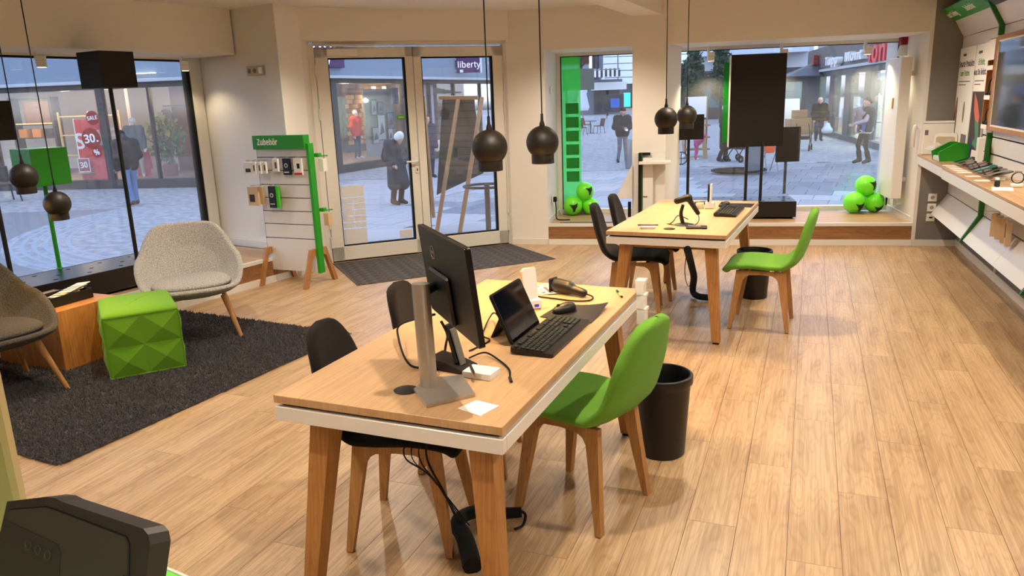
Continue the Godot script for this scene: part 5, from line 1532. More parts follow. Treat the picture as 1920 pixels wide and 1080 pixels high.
	for k in 3:
		obj("segment", Mb.new().prism(PackedVector2Array([Vector2(-0.018, 0), Vector2(0.020, 0), Vector2(0.020, 0.058), Vector2(0.026, 0.062), Vector2(0.026, 0.075), Vector2(-0.018, 0.075), Vector2(-0.018, 0.06)]), -0.032, 0.032, Transform3D(Basis(Vector3.UP, 0.0), Vector3(0.006 - k * 0.004, 0.585 + k * 0.067, 0))).done(), M.white_plastic, cp)
	# cable sleeves on the floor below both tables
	var s1 := thing("cable_sleeve", "black cable sleeve curling on the floor under the near table", "cable sleeve")
	obj("sleeve", Mb.new().tube(smooth([on(886, 1062, 0.03), on(872, 1010, 0.045), on(858, 985, 0.06), on(868, 968, 0.045), on(900, 958, 0.03), on(945, 962, 0.028), on(978, 960, 0.03)], 8), 0.036, 10, 0.02).done(), M.rubber, s1)
	obj("loose_end", Mb.new().tube(smooth([on(975, 958, 0.03), on(985, 965, 0.04), on(980, 985, 0.012), on(965, 992, 0.01)], 6), 0.006, 6).done(), M.rubber, s1)
	for k in 4:
		tag(obj("hanging_cable", Mb.new().tube(smooth([NEAR * Vector3(0.03 - k * 0.02, 0.65, 0.55 - k * 0.05), NEAR * Vector3(-0.03 - k * 0.03, 0.45, 0.52), NEAR * Vector3(0.02 - k * 0.035, 0.3, 0.50 - k * 0.03), on(862 + k * 6, 985, 0.07)], 7), [0.004, 0.0025, 0.002, 0.003][k], 6).done(), M.rubber), ["thickest dark cable hanging from the near table into the sleeve", "second thin cable hanging under the near table", "thinnest wavy cable hanging under the near table", "fourth cable hanging under the near table, innermost"][k], "cable")
	var s2 := thing("cable_sleeve", "black cable sleeve hanging down to the floor under the far table", "cable sleeve")
	obj("sleeve", Mb.new().tube(smooth([on(1289, 468, 0.64), on(1297, 500, 0.42), on(1301, 520, 0.27), on(1299, 545, 0.06), on(1308, 555, 0.04), on(1330, 558, 0.03), on(1345, 557, 0.03)], 8), 0.026, 10).done(), M.rubber, s2)
	tag(obj("hanging_cable", Mb.new().tube(smooth([on(1288, 470, 0.63), on(1284, 510, 0.4), on(1290, 536, 0.2), on(1300, 530, 0.2)], 8), 0.003, 6).done(), M.rubber), "thin cable loop beside the black sleeve under the far table", "cable")
	# far table
	var st := thing("barcode_scanner", "black scanner resting in an upright stand on the far table", "barcode scanner", on(1283, 422) * Vector3(1, 0, 1) + Vector3(0, TY, 0), -0.35)
	st.scale = Vector3(0.86, 0.86, 0.86)
	obj("stand_foot", Mb.new().lathe([[0.075, 0.0], [0.075, 0.006], [0.03, 0.018], [0.0, 0.02]], 24).done(), bp, st)
	obj("stand_neck", Mb.new().tube(smooth([Vector3(-0.01, 0.01, 0), Vector3(-0.028, 0.09, 0), Vector3(-0.012, 0.165, 0)], 6), 0.017, 10, 0.013).done(), bp, st)
	obj("gun", Mb.new().blob([[Vector3(-0.06, 0.195, 0), Vector3(0.03, 0.225, 0), 0.026, 0.028], [Vector3(0.03, 0.215, 0), Vector3(0.105, 0.10, 0), 0.023, 0.018]], 0.006, 0.015).done(), bp, st)
	obj("trigger", Mb.new().ball(Vector3(0.008, 0.012, 0.006), Vector3(0.035, 0.18, 0), 8).done(), mat("trigger_red", Color(0.45, 0.12, 0.06), 0.5), st)
	obj("cable", Mb.new().tube(smooth([Vector3(0.107, 0.095, 0), Vector3(0.115, 0.04, 0.01), Vector3(0.08, 0.005, 0.03), Vector3(-0.02, 0.004, 0.05), Vector3(-0.14, 0.004, -0.02)], 8), 0.003).done(), M.rubber, st)
	var cd := thing("card_reader", "flat black card reader with a silver card before the upright scanner", "card reader", on(1306, 428) * Vector3(1, 0, 1) + Vector3(0, TY, 0), -0.25)
	obj("body", bx(Vector3(0.14, 0.014, 0.075), Vector3(0, 0.007, 0), 0.004), bp, cd)
	obj("card", bx(Vector3(0.085, 0.0015, 0.054), Vector3(-0.015, 0.015, 0), 0.0, Transform3D(Basis(Vector3.FORWARD, 0.06), Vector3.ZERO)), M.alu, cd)
	var k2 := (on(1339, 408) + on(1382, 411) + on(1396, 393) + on(1353, 385)) * 0.25
	make_keyboard("keyboard", "black keyboard lying on the far table", k2 * Vector3(1, 0, 1) + Vector3(0, TY, 0), PI / 2 - 0.43 , false)
	var m2 := tag(obj("mouse_pad", bx(Vector3(0.24, 0.003, 0.2), Vector3(0, 0.0015, 0), 0.0), mat("pad_grey", Color.GRAY), null, Transform3D(Basis(Vector3.UP, -0.43), on(1383, 385) * Vector3(1, 0, 1) + Vector3(0, TY, 0))), "dark mouse pad behind the far table's keyboard", "mouse pad")
	make_mouse("black computer mouse at the far table, behind its keyboard", on(1358, 387) * Vector3(1, 0, 1) + Vector3(0, TY + 0.001, 0), -1.0)
	var d2 := thing("phone_dock", "white charging dock standing at the back of the far table", "dock", on(1331, 391) * Vector3(1, 0, 1) + Vector3(0, TY, 0), -0.43)
	obj("block", bx(Vector3(0.07, 0.055, 0.06), Vector3(0, 0.0275, 0), 0.006), M.white_plastic, d2)
	var p2 := thing("smartphone", "smartphone in its cream case, edge on in the far table's dock", "phone", d2.position + Vector3(0, 0.054, 0), 1.15)
	obj("body", bx(Vector3(0.068, 0.14, 0.009), Vector3(0, 0.07, 0.006), 0.003, Transform3D(Basis(Vector3.FORWARD, 0.05), Vector3.ZERO)), M.white_plastic, p2)
	obj("black_back", bx(Vector3(0.066, 0.14, 0.008), Vector3(0, 0.07, -0.012), 0.003, Transform3D(Basis(Vector3.FORWARD, 0.05), Vector3.ZERO)), bp, p2)
	tag(obj("signature_pad", bx(Vector3(0.10, 0.02, 0.07), Vector3(0, 0.01, 0), 0.004), bp, null, Transform3D(Basis(Vector3.UP, 0.3), on(1316, 383) * Vector3(1, 0, 1) + Vector3(0, TY, 0))), "small black pad behind the white dock on the far table", "pad")
	tag(obj("tape_roll", Mb.new().lathe([[0.016, 0.0], [0.032, 0.0], [0.032, 0.045], [0.016, 0.045], [0.016, 0.0]], 20).done(), mat("pale_tape", Color(0.75, 0.78, 0.66), 0.5), null, Transform3D(Basis(), on(1312, 391) * Vector3(1, 0, 1) + Vector3(0, TY, 0))), "pale round tape roll left of the white dock on the far table", "tape roll")
	var n2 := thing("note_block", "white note block at the far table's front edge", "note block", (on(1199, 427) + on(1232, 429)) * 0.5 * Vector3(1, 0, 1) + Vector3(0, TY, 0), -0.3)
	obj("pages", bx(Vector3(0.10, 0.016, 0.08), Vector3(0, 0.008, 0), 0.001), M.paper, n2)
	var pp := thing("pen", "dark pen lying on the far table's note block", "pen", n2.position + Vector3(0.0, 0.0205, -0.01), 1.35)
	obj("barrel", Mb.new().tube([Vector3(0, 0, -0.055), Vector3(0, 0, 0.055)], 0.0042, 8).done(), mat("brown_pen", Color(0.22, 0.12, 0.05), 0.4), pp)
	obj("ends", Mb.new().tube([Vector3(0, 0, -0.07), Vector3(0, 0, -0.05)], 0.0046, 8).tube([Vector3(0, 0, 0.05), Vector3(0, 0, 0.07)], 0.0046, 8).done(), bp, pp)
	tag(obj("thin_cable", Mb.new().tube(smooth([on(1290, 412) + Vector3(0, 0.004, 0), on(1272, 405) + Vector3(0, 0.004, 0), on(1262, 416) + Vector3(0, 0.004, 0), on(1255, 421) + Vector3(0, 0.004, 0)], 6), 0.003, 6).done(), M.rubber), "thin dark cable stretched behind the upright scanner on the far table", "cable")

# ---------------------------------------------------------------- small fittings, stand, foreground
func package(label: String, at: Vector3, b: Basis, size: Vector3, m: Material, kind: int) -> void:
	var t := thing("product_package", label, "package", at, 0.0, "accessory packages on the stand")
	t.basis = b
	obj("card", bx(size, Vector3(0, -size.y / 2, 0), 0.001), m, t)
	obj("hang_tab", bx(Vector3(size.x * 0.45, 0.022, 0.002), Vector3(0, 0.01, 0)), M.clear_plastic, t)
	match kind:
		0: obj("printed_block", bx(Vector3(size.x * 0.6, size.y * 0.3, 0.001), Vector3(0, -size.y * 0.68, size.z / 2 + 0.0008)), mat("petrol_print", Color(0.04, 0.16, 0.13), 0.5), t)
		1:
			var ring := Mb.new().lathe([[0.013, 0], [0.019, 0], [0.019, 0.001], [0.013, 0.001]], 18, Transform3D(Basis(Vector3.RIGHT, PI / 2), Vector3(0, -size.y * 0.42, size.z / 2 + 0.0005)))
			obj("printed_ring", ring.done(), M.paper, t)
			obj("printed_line", bx(Vector3(size.x * 0.7, 0.008, 0.001), Vector3(0, -size.y * 0.82, size.z / 2 + 0.0006)), M.paper, t)
		2:
			obj("printed_block", bx(Vector3(size.x * 0.35, size.y * 0.3, 0.001), Vector3(size.x * 0.08, -size.y * 0.45, size.z / 2 + 0.0006)), mat("ink", Color.BLACK), t)
			obj("red_band", bx(Vector3(size.x, size.y * 0.14, 0.001), Vector3(0, -size.y * 0.92, size.z / 2 + 0.0006)), M.red_print, t)
		3: obj("printed_block", bx(Vector3(size.x * 0.5, size.y * 0.4, 0.001), Vector3(-size.x * 0.1, -size.y * 0.6, size.z / 2 + 0.0006)), mat("brown_print", Color(0.18, 0.10, 0.07), 0.4), t)
		4:
			obj("barcode", bx(Vector3(size.x * 0.35, size.y * 0.5, 0.001), Vector3(size.x * 0.15, -size.y * 0.5, size.z / 2 + 0.0006)), mat("grey_ink", Color.GRAY), t)

func details() -> void:
	# accessory stand
	var sx := Transform3D(Basis(Vector3(0.914, 0, 0.405), Vector3.UP, Vector3(-0.405, 0, 0.914)), Vector3(-2.27, 0, -7.22))
	var s := thing("accessory_stand", "white slatted accessory stand with green header and oak legs beside the entrance door", "stand", sx.origin)
	s.basis = sx.basis
	var lac: Material = M.white_lacquer
	var cuts := [0.115, 0.432, 0.567, 0.69, 0.815, 0.938, 1.07, 1.19, 1.31]
	for k in cuts.size() - 1:
		for side in [-1, 1]:
			obj("slat_panel", bx(Vector3(0.57, cuts[k + 1] - cuts[k] - 0.008, 0.012), Vector3(0.225, (cuts[k] + cuts[k + 1]) / 2, side * 0.022), 0.002), lac, s)
	obj("core", bx(Vector3(0.56, 1.19, 0.034), Vector3(0.225, 0.712, 0)), mat("groove_alu", Color(0.35, 0.34, 0.33), 0.4, 0.5), s)
	obj("white_edge", bx(Vector3(0.006, 1.2, 0.06), Vector3(0.513, 0.712, 0), 0.001), lac, s)
	obj("white_edge", bx(Vector3(0.006, 1.2, 0.05), Vector3(-0.062, 0.712, 0), 0.001), M.dark_gap, s)
	obj("green_fin", bx(Vector3(0.030, 1.20, 0.075), Vector3(0.531, 0.712, 0), 0.002), M.green_lacquer, s)
	var hd := obj("header_box", bx(Vector3(0.585, 0.125, 0.085), Vector3(0.225, 1.326, 0.02), 0.002), M.green_sign, s)
	obj("lettering", text("Zubehör", 0.068, 0.002, "Droid Sans", 800), M.paper, s, Transform3D(Basis.from_scale(Vector3(0.86, 1.15, 1)), Vector3(0.105, 1.330, 0.063)))
	for q in [[-0.02, 0.20, -0.02, 0.05], [0.50, 0.20, 0.47, 0.05], [0.03, -0.20, 0.0, -0.05], [0.52, -0.16, 0.50, -0.05]]:
		var zs := signf(q[1])
		var sec := PackedVector2Array([Vector2(zs * 0.235, 0.0), Vector2(zs * 0.185, 0.0), Vector2(zs * 0.085, 0.27), Vector2(zs * 0.03, 0.29), Vector2(zs * 0.03, 0.345), Vector2(zs * 0.10, 0.345)])
		var l := obj("leg", Mb.new().prism(sec, -0.018, 0.018, Transform3D(Basis(Vector3(0, 0, 1), Vector3(0, 1, 0), Vector3(-1, 0, 0)), Vector3(q[0], 0, 0))).done(), M.leg_oak, s)
		if zs > 0:
			for h in [0.33, 0.285]: obj("bolt_cover", bx(Vector3(0.02, 0.02, 0.003), Vector3(q[0], h, zs * (0.09 + 0.03 * (0.345 - h) / 0.06))), M.alu, l)
	var on := func(x: float, y: float, z: float) -> Vector3: return sx * Vector3(x, y, z)
	var specs := [
		[-0.075, 1.155, 0.14, 0.10, 0.11, "paper", 0, "white package with a dark green picture, outermost on the stand's upper hooks"],
		[0.0, 1.155, 0.15, 0.045, 0.105, "paper", 4, "narrow white package next to the outermost one on the upper hooks"],
		[0.055, 1.155, 0.14, 0.045, 0.105, "paper", 4, "second narrow white package on the stand's upper hooks"],
		[0.105, 1.155, 0.13, 0.045, 0.105, "white_plastic", 4, "third narrow white package on the stand's upper hooks"],
		[0.20, 1.18, 0.09, 0.065, 0.115, "white_plastic", 4, "white package with a grey barcode left of the black one"],
		[0.31, 1.182, 0.07, 0.08, 0.15, "black_plastic", 1, "black package with a white ring on the stand's upper hooks"],
		[0.44, 1.182, 0.07, 0.09, 0.15, "white_plastic", 2, "white package with a red band beside the stand's green edge"],
		[-0.07, 0.925, 0.12, 0.125, 0.175, "kraft", 3, "brown package with a dark picture on the stand's lower hooks"],
		[0.0, 0.925, 0.09, 0.05, 0.165, "kraft", 5, "plain brown package behind the pictured one on the lower hooks"],
		[0.125, 0.93, 0.09, 0.075, 0.20, "black_plastic", 1, "black package with a white ring on the stand's lower hooks"],
		[0.178, 0.93, 0.08, 0.04, 0.20, "neon_green", 5, "bright green narrow package beside the black one on the lower hooks"]]
	mat("neon_green", Color(0.25, 0.80, 0.10), 0.5)
	for e in specs:
		package(e[7], on.call(e[0], e[1], e[2]), sx.basis, Vector3(e[3], e[4], 0.022), M[e[5]], e[6])
		obj("hook_wire", Mb.new().tube([Vector3(e[0], e[1] + 0.012, 0.03), Vector3(e[0], e[1] + 0.012, e[2] + 0.03)], 0.0022, 6).done(), M.chrome, s)
	for k in 2:
		var y: float = [1.20, 0.70][k]
		obj("back_hook", Mb.new().box(Vector3(0.05, 0.035, 0.05), Vector3(0.56, y, -0.07), 0.004).tube([Vector3(0.56, y - 0.01, -0.08), Vector3(0.60, y - 0.01, -0.16)], 0.006, 6).done(), M.green_lacquer, s)
		package(["white package hanging on the stand's far side, upper green hook", "brown package hanging on the stand's far side, lower green hook"][k], on.call(0.585, y - 0.035, -0.10), sx.basis, Vector3(0.05, 0.115, 0.06), [M.white_plastic, M.kraft][k], 5)
	# exit sign above the door
	var j := Vector2(-1.86, -7.87)
	var k2 := Vector2(0.03, -8.70)
	var ld := (k2 - j).normalized()
	var ex := frame(p3(ld, 0), Vector3.UP, p3(j + ld * 1.046, 2.358))
	var es := thing("exit_sign", "green emergency exit sign with running figure and arrow above the entrance door", "exit sign", ex.origin)
	es.basis = ex.basis
	obj("plate", bx(Vector3(0.283, 0.146, 0.006), Vector3(0, 0, 0.004), 0.001), mat("exit_green", Color(0.03, 0.24, 0.11), 0.5), es)
	var ep := mat("exit_white", Color(0.86, 0.85, 0.76), 0.6)
	var pm := func(q: Array, z: float) -> ArrayMesh:
		var pv := PackedVector2Array()
		for p in q: pv.append(Vector2(p[0], p[1]))
		return Mb.new().prism(pv, z, z + 0.0008).done()
	obj("door_symbol", pm.call([[-0.115, -0.068], [-0.03, -0.068], [-0.03, 0.066], [-0.115, 0.066]], 0.0071), ep, es)
	obj("arrow", pm.call([[0.05, 0.055], [0.08, 0.055], [0.08, -0.005], [0.10, 0.018], [0.112, 0.018], [0.112, 0.0], [0.065, -0.058], [0.018, 0.0], [0.018, 0.018], [0.03, 0.018], [0.05, -0.005]], 0.0071), ep, es)
	var fg := mat("exit_green", Color.GREEN)
	var man := Mb.new()
	for b in [[[-0.058, 0.03], [-0.068, -0.008], 0.011], [[-0.068, -0.008], [-0.05, -0.03], 0.008], [[-0.05, -0.03], [-0.045, -0.06], 0.007], [[-0.045, -0.06], [-0.032, -0.062], 0.006], [[-0.068, -0.008], [-0.085, -0.035], 0.008], [[-0.085, -0.035], [-0.118, -0.042], 0.007], [[-0.055, 0.028], [-0.035, 0.008], 0.006], [[-0.035, 0.008], [-0.02, 0.014], 0.005], [[-0.06, 0.028], [-0.09, 0.02], 0.006], [[-0.09, 0.02], [-0.10, -0.004], 0.005]]:
		var a := Vector2(b[0][0], b[0][1])
		var d := Vector2(b[1][0], b[1][1])
		var nn: Vector2 = (d - a).orthogonal().normalized() * b[2]
		man.prism(PackedVector2Array([a + nn, a - nn, d - nn * 0.85, d + nn * 0.85]), 0.0078, 0.0085)
	var hp := PackedVector2Array()
	for q in 12: hp.append(Vector2(-0.05 + 0.013 * cos(TAU * q / 12), 0.048 + 0.013 * sin(TAU * q / 12)))
	obj("running_figure", man.prism(hp, 0.0078, 0.0085).done(), fg, es)
	# socket strip on the bright side wall
	var wd := Vector3(1.05, 0, 0.73).normalized()
	var wx := frame(wd, Vector3.UP, Vector3(-2.378, 1.985, -7.613) + Vector3(-0.57, 0, 0.82) * 0.004)
	var ss := thing("socket_strip", "white double wall socket with a third blank plate, high on the bright side wall", "socket", wx.origin)
	ss.basis = wx.basis
	obj("plate", bx(Vector3(0.255, 0.09, 0.012), Vector3(0, 0, 0.006), 0.003), M.cream, ss)
	for q in 2: obj("well", Mb.new().prism(rrect(0.046, 0.046, 0.0229), 0.012, 0.0135, Transform3D(Basis(), Vector3(-0.085 + q * 0.08, 0, 0))).done(), mat("socket_grey", Color(0.40, 0.38, 0.34), 0.6), ss)
	obj("blank", bx(Vector3(0.055, 0.055, 0.003), Vector3(0.078, 0, 0.0125), 0.001), M.white_plastic, ss)
	# switch and socket on the pier wall beside the green film
	var pd := Vector3(0.19, 0, -0.81).normalized()
	var px := frame(pd, Vector3.UP, Vector3(0.441, 0, -8.612) + pd * 0.25 + Vector3(0.012, 0, 0.003))
	var sw := thing("thermostat", "small white sensor high on the side wall of the back window", "sensor", px * Vector3(0.05, 1.72, 0))
	sw.basis = px.basis
	obj("cover", bx(Vector3(0.05, 0.08, 0.02), Vector3(0, 0, 0.01), 0.004), M.white_plastic, sw)
	obj("slot", bx(Vector3(0.02, 0.05, 0.002), Vector3(0, 0, 0.021)), M.cream, sw)
	var so := thing("power_socket", "white socket with a black plug low on the side wall by the balloons", "socket", px * Vector3(0.0, 0.49, 0))
	so.basis = px.basis
	socket(so, true)
	var pl := thing("plug_cable", "black plug and cable running from the socket down to the window seat", "cable", so.position)
	pl.basis = px.basis
	obj("plug", bx(Vector3(0.045, 0.06, 0.04), Vector3(0, -0.005, 0.03), 0.008), M.rubber, pl)
	obj("lead", Mb.new().tube(smooth([Vector3(0, -0.03, 0.035), Vector3(0.0, -0.12, 0.04), Vector3(0.0, -0.22, 0.04), Vector3(0.0, -0.245, 0.08), Vector3(0.0, -0.245, 0.2)], 8), 0.007, 8).done(), M.rubber, pl)
	tag(obj("floor_channel", bx(Vector3(0.9, 0.012, 0.03), Vector3.ZERO, 0.002), M.alu, null, frame(p3(BC - BA, 0), Vector3.UP, Vector3(1.02, 0.2435, -8.56))), "flat grey metal channel on the window seat before the balloons", "cable channel")
	# radiator on the side wall of the back window
	var rd := Vector3(BC.x - 4.40, 0, BC.y + 8.80).normalized()   # towards the camera; z of the frame points left into the window
	var rx := frame(rd, Vector3.UP, Vector3(4.191, 0.0, -7.814) - rd * 0.28)
	var ra := thing("radiator", "tall white panel radiator on the side wall of the back window", "radiator", rx.origin)
	ra.basis = rx.basis
	obj("front_panel", bx(Vector3(0.52, 1.47, 0.03), Vector3(-0.27, 1.18, 0.145), 0.008), M.white_metal, ra)
	obj("rear_panel", bx(Vector3(0.50, 1.45, 0.03), Vector3(-0.27, 1.18, 0.07), 0.008), M.white_metal, ra)
	obj("side_cover", bx(Vector3(0.012, 1.45, 0.10), Vector3(-0.013, 1.18, 0.105), 0.003), M.white_metal, ra)
	obj("top_grille", bx(Vector3(0.51, 0.012, 0.10), Vector3(-0.27, 1.905, 0.105), 0.002), M.white_metal, ra)
	obj("valve", Mb.new().tube([Vector3(-0.06, 0.445, 0.10), Vector3(-0.06, 0.38, 0.10)], 0.016, 10).tube([Vector3(-0.06, 0.395, 0.10), Vector3(-0.06, 0.395, 0.02)], 0.011, 8).done(), M.chrome, ra)
	obj("wall_bracket", Mb.new().box(Vector3(0.03, 0.05, 0.06), Vector3(-0.1, 1.75, 0.03)).box(Vector3(0.03, 0.05, 0.06), Vector3(-0.1, 0.65, 0.03)).done(), M.white_metal, ra)
	obj("meter", bx(Vector3(0.035, 0.11, 0.012), Vector3(-0.20, 1.45, 0.165), 0.003), M.cream, ra)
	tag(obj("flow_pipe", Mb.new().tube(smooth([Vector3(0, 0, 0.02), Vector3(0.05, 0.02, 0.05), Vector3(0.06, -0.06, 0.06), Vector3(0.03, -0.18, 0.05)], 6), 0.018, 10).done(), M.white_plastic, null, frame(rd, Vector3.UP, Vector3(4.19, 1.20, -7.86))), "short white bent pipe between the radiator and the grey wall", "pipe")
	# display fixed to the pillar: white board with a sloping foot, black upright and small shelf
	var pu := Vector3(0.978, 0, 0.2)
	var pxf := frame(pu, Vector3.UP, Vector3(1.366, 0, -8.40))
	var pdp := thing("pillar_display", "white display board on the pillar with a black upright and a small shelf", "display", pxf.origin)
	pdp.basis = pxf.basis
	obj("back_board", bx(Vector3(0.33, 0.78, 0.02), Vector3(0.19, 0.63, 0.02), 0.002), lac, pdp)
	obj("sloping_board", Mb.new().prism(PackedVector2Array([Vector2(0.0, 0.90), Vector2(-0.17, 0.55), Vector2(-0.17, 0.525), Vector2(0.0, 0.525)]), 0.0, 0.03).done(), lac, pdp)
	obj("upright", bx(Vector3(0.035, 0.72, 0.075), Vector3(0.085, 0.66, 0.065), 0.002), M.rubber, pdp)
	obj("upright_edge", bx(Vector3(0.006, 0.72, 0.075), Vector3(0.106, 0.66, 0.066)), M.green_edge, pdp)
	obj("top_bar", bx(Vector3(0.12, 0.028, 0.028), Vector3(0.135, 1.01, 0.06), 0.002), M.rubber, pdp)
	obj("shelf", bx(Vector3(0.34, 0.028, 0.16), Vector3(0.245, 0.92, 0.10), 0.002), lac, pdp)
	obj("front_panel", bx(Vector3(0.11, 0.70, 0.02), Vector3(0.17, 0.62, 0.075), 0.002), lac, pdp)
	obj("label_slot", bx(Vector3(0.05, 0.008, 0.004), Vector3(0.14, 0.55, 0.087)), M.rubber, pdp)
	tag(obj("black_bar", bx(Vector3(0.035, 0.17, 0.03), Vector3.ZERO, 0.003), M.rubber, null, pxf.translated_local(Vector3(-0.03, 0.40, 0.0))), "short black upright bar at the pillar's foot behind the black chairs", "bar")
	# foreground: panel edge, counter corner and terminal seen from behind
	var pe := _at_depth(28, 880, 1.3)
	var pa := tag(obj("partition_panel", bx(Vector3(0.5, 2.1, 0.05), Vector3(-0.25, 1.05, 0.0), 0.008), M.cream, null, Transform3D(Basis(Vector3.UP, 0.35), Vector3(pe.x + 0.004, 0, pe.z))), "cream painted panel edge in the photo's lower corner", "panel")
	var cc := ath(305, 1058, 0.90)
	var c2 := ath(356, 1080, 0.90)
	var cd := (c2 - cc).normalized()
	var cxf := frame(cd, Vector3.UP, cc)
	var co := thing("service_counter", "green topped service counter with white edge under the grey terminal", "counter", cxf.origin)
	co.basis = cxf.basis
	obj("top", bx(Vector3(0.75, 0.025, 0.6), Vector3(0.06, -0.0125, 0.306), 0.002), mat("mint_top", Color(0.42, 0.85, 0.32), 0.4), co)
	obj("edge_band", bx(Vector3(0.76, 0.026, 0.006), Vector3(0.06, -0.0125, 0.003), 0.001), M.white_lacquer, co)
	obj("carcass", bx(Vector3(0.72, 0.865, 0.56), Vector3(0.06, -0.4575, 0.31), 0.003), M.white_lacquer, co)
	# rear cover of a display terminal
	var A := _at_depth(112, 938, 1.00)
	var B := _at_depth(286, 990, 0.92)
	var u := (B - A)
	var tw := u.length()
	u = u.normalized()
	var dn := (_at_depth(298, 1130, 0.90) - B).normalized()
	var tz := u.cross(-dn).normalized()
	var tb := Basis(u, tz.cross(u), tz)
	var tm := thing("terminal", "dark grey display terminal seen from behind on the green counter", "terminal", A)
	tm.basis = tb
	var gmat := mat("terminal_grey", Color(0.23, 0.22, 0.21), 0.45)
	var gm2 := mat("terminal_grey_light", Color(0.28, 0.27, 0.255), 0.4)
	var outl := PackedVector2Array([Vector2(-0.11, -0.022), Vector2(-0.03, -0.001), Vector2(-0.012, 0.001), Vector2(0.006, -0.001), Vector2(tw - 0.016, -0.004), Vector2(tw - 0.006, -0.009), Vector2(tw, -0.02), Vector2(tw + 0.002, -0.13), Vector2(-0.12, -0.13)])
	obj("cover", Mb.new().prism(outl, -0.03, 0.0).done(), gmat, tm)
	var inn := PackedVector2Array([Vector2(-0.10, -0.03), Vector2(-0.025, -0.012), Vector2(-0.008, -0.012), Vector2(tw - 0.042, -0.018), Vector2(tw - 0.034, -0.026), Vector2(tw - 0.025, -0.07), Vector2(tw - 0.022, -0.12), Vector2(-0.11, -0.12)])
	obj("seam", Mb.new().prism(inn, 0.0, 0.0006).done(), M.rubber, tm)
	var inn2 := PackedVector2Array()
	for p in inn: inn2.append(Vector2(lerpf(tw * 0.3, p.x, 0.985), lerpf(-0.07, p.y, 0.975)))
	obj("raised_back", Mb.new().prism(inn2, 0.0, 0.003).done(), gm2, tm)
	var pan := PackedVector2Array([Vector2(-0.10, -0.045), Vector2(0.016, -0.053), Vector2(0.024, -0.060), Vector2(0.032, -0.115), Vector2(-0.10, -0.115)])
	obj("mount_plate", Mb.new().prism(pan, 0.003, 0.0042).done(), gmat, tm)
	for q in 3: obj("mount_ring", Mb.new().lathe([[0.0052, 0.0], [0.0068, 0.0], [0.0068, 0.0012], [0.0052, 0.0012], [0.0052, 0.0]], 20, Transform3D(Basis(Vector3.RIGHT, PI / 2), Vector3(-0.042 + q * 0.021, -0.066 - q * 0.002, 0.0042))).done(), gm2, tm)
	obj("release_button", Mb.new().tube([Vector3(tw - 0.030, -0.062, 0.003), Vector3(tw - 0.027, -0.085, 0.006)], 0.004, 10).done(), M.black_plastic, tm)
	obj("stand", bx(Vector3(0.08, 0.10, 0.02), Vector3(0.03, -0.16, -0.014), 0.004), gmat, tm)

func _at_depth(x: float, y: float, d: float) -> Vector3:
	return CAM + ray(x, y) * d
# ---------------------------------------------------------------- pedestrian street
func tube_between(a: Vector3, b: Vector3, r: float) -> ArrayMesh: return Mb.new().tube([a, b], r, 8).done()
func leafy(called: String, center: Vector3, r: Vector3, n: int, size: float, m: Material, parent: Node, cone := 0.0) -> void:
	var b := Mb.new()
	for i in n:
		var d := Vector3(rng.randfn(), rng.randfn(), rng.randfn()).normalized() * pow(rng.randf(), 0.4)
		var taper := 1.0 - cone * (d.y * 0.5 + 0.5)
		var p := center + Vector3(d.x * taper, d.y, d.z * taper) * r
		var u := Vector3(rng.randfn(), rng.randfn(), rng.randfn()).normalized()
		var v := u.cross(Vector3(rng.randfn(), rng.randfn(), rng.randfn())).normalized()
		var s := size * rng.randf_range(0.6, 1.3)
		b.tri(p, p + u * s + v * s * 0.3, p + u * s * 0.5 + v * s * 0.45)
		b.tri(p, p + u * s * 0.5 - v * s * 0.45, p + u * s + v * s * 0.3)
	stuff(obj(called, b.done(), m, parent))

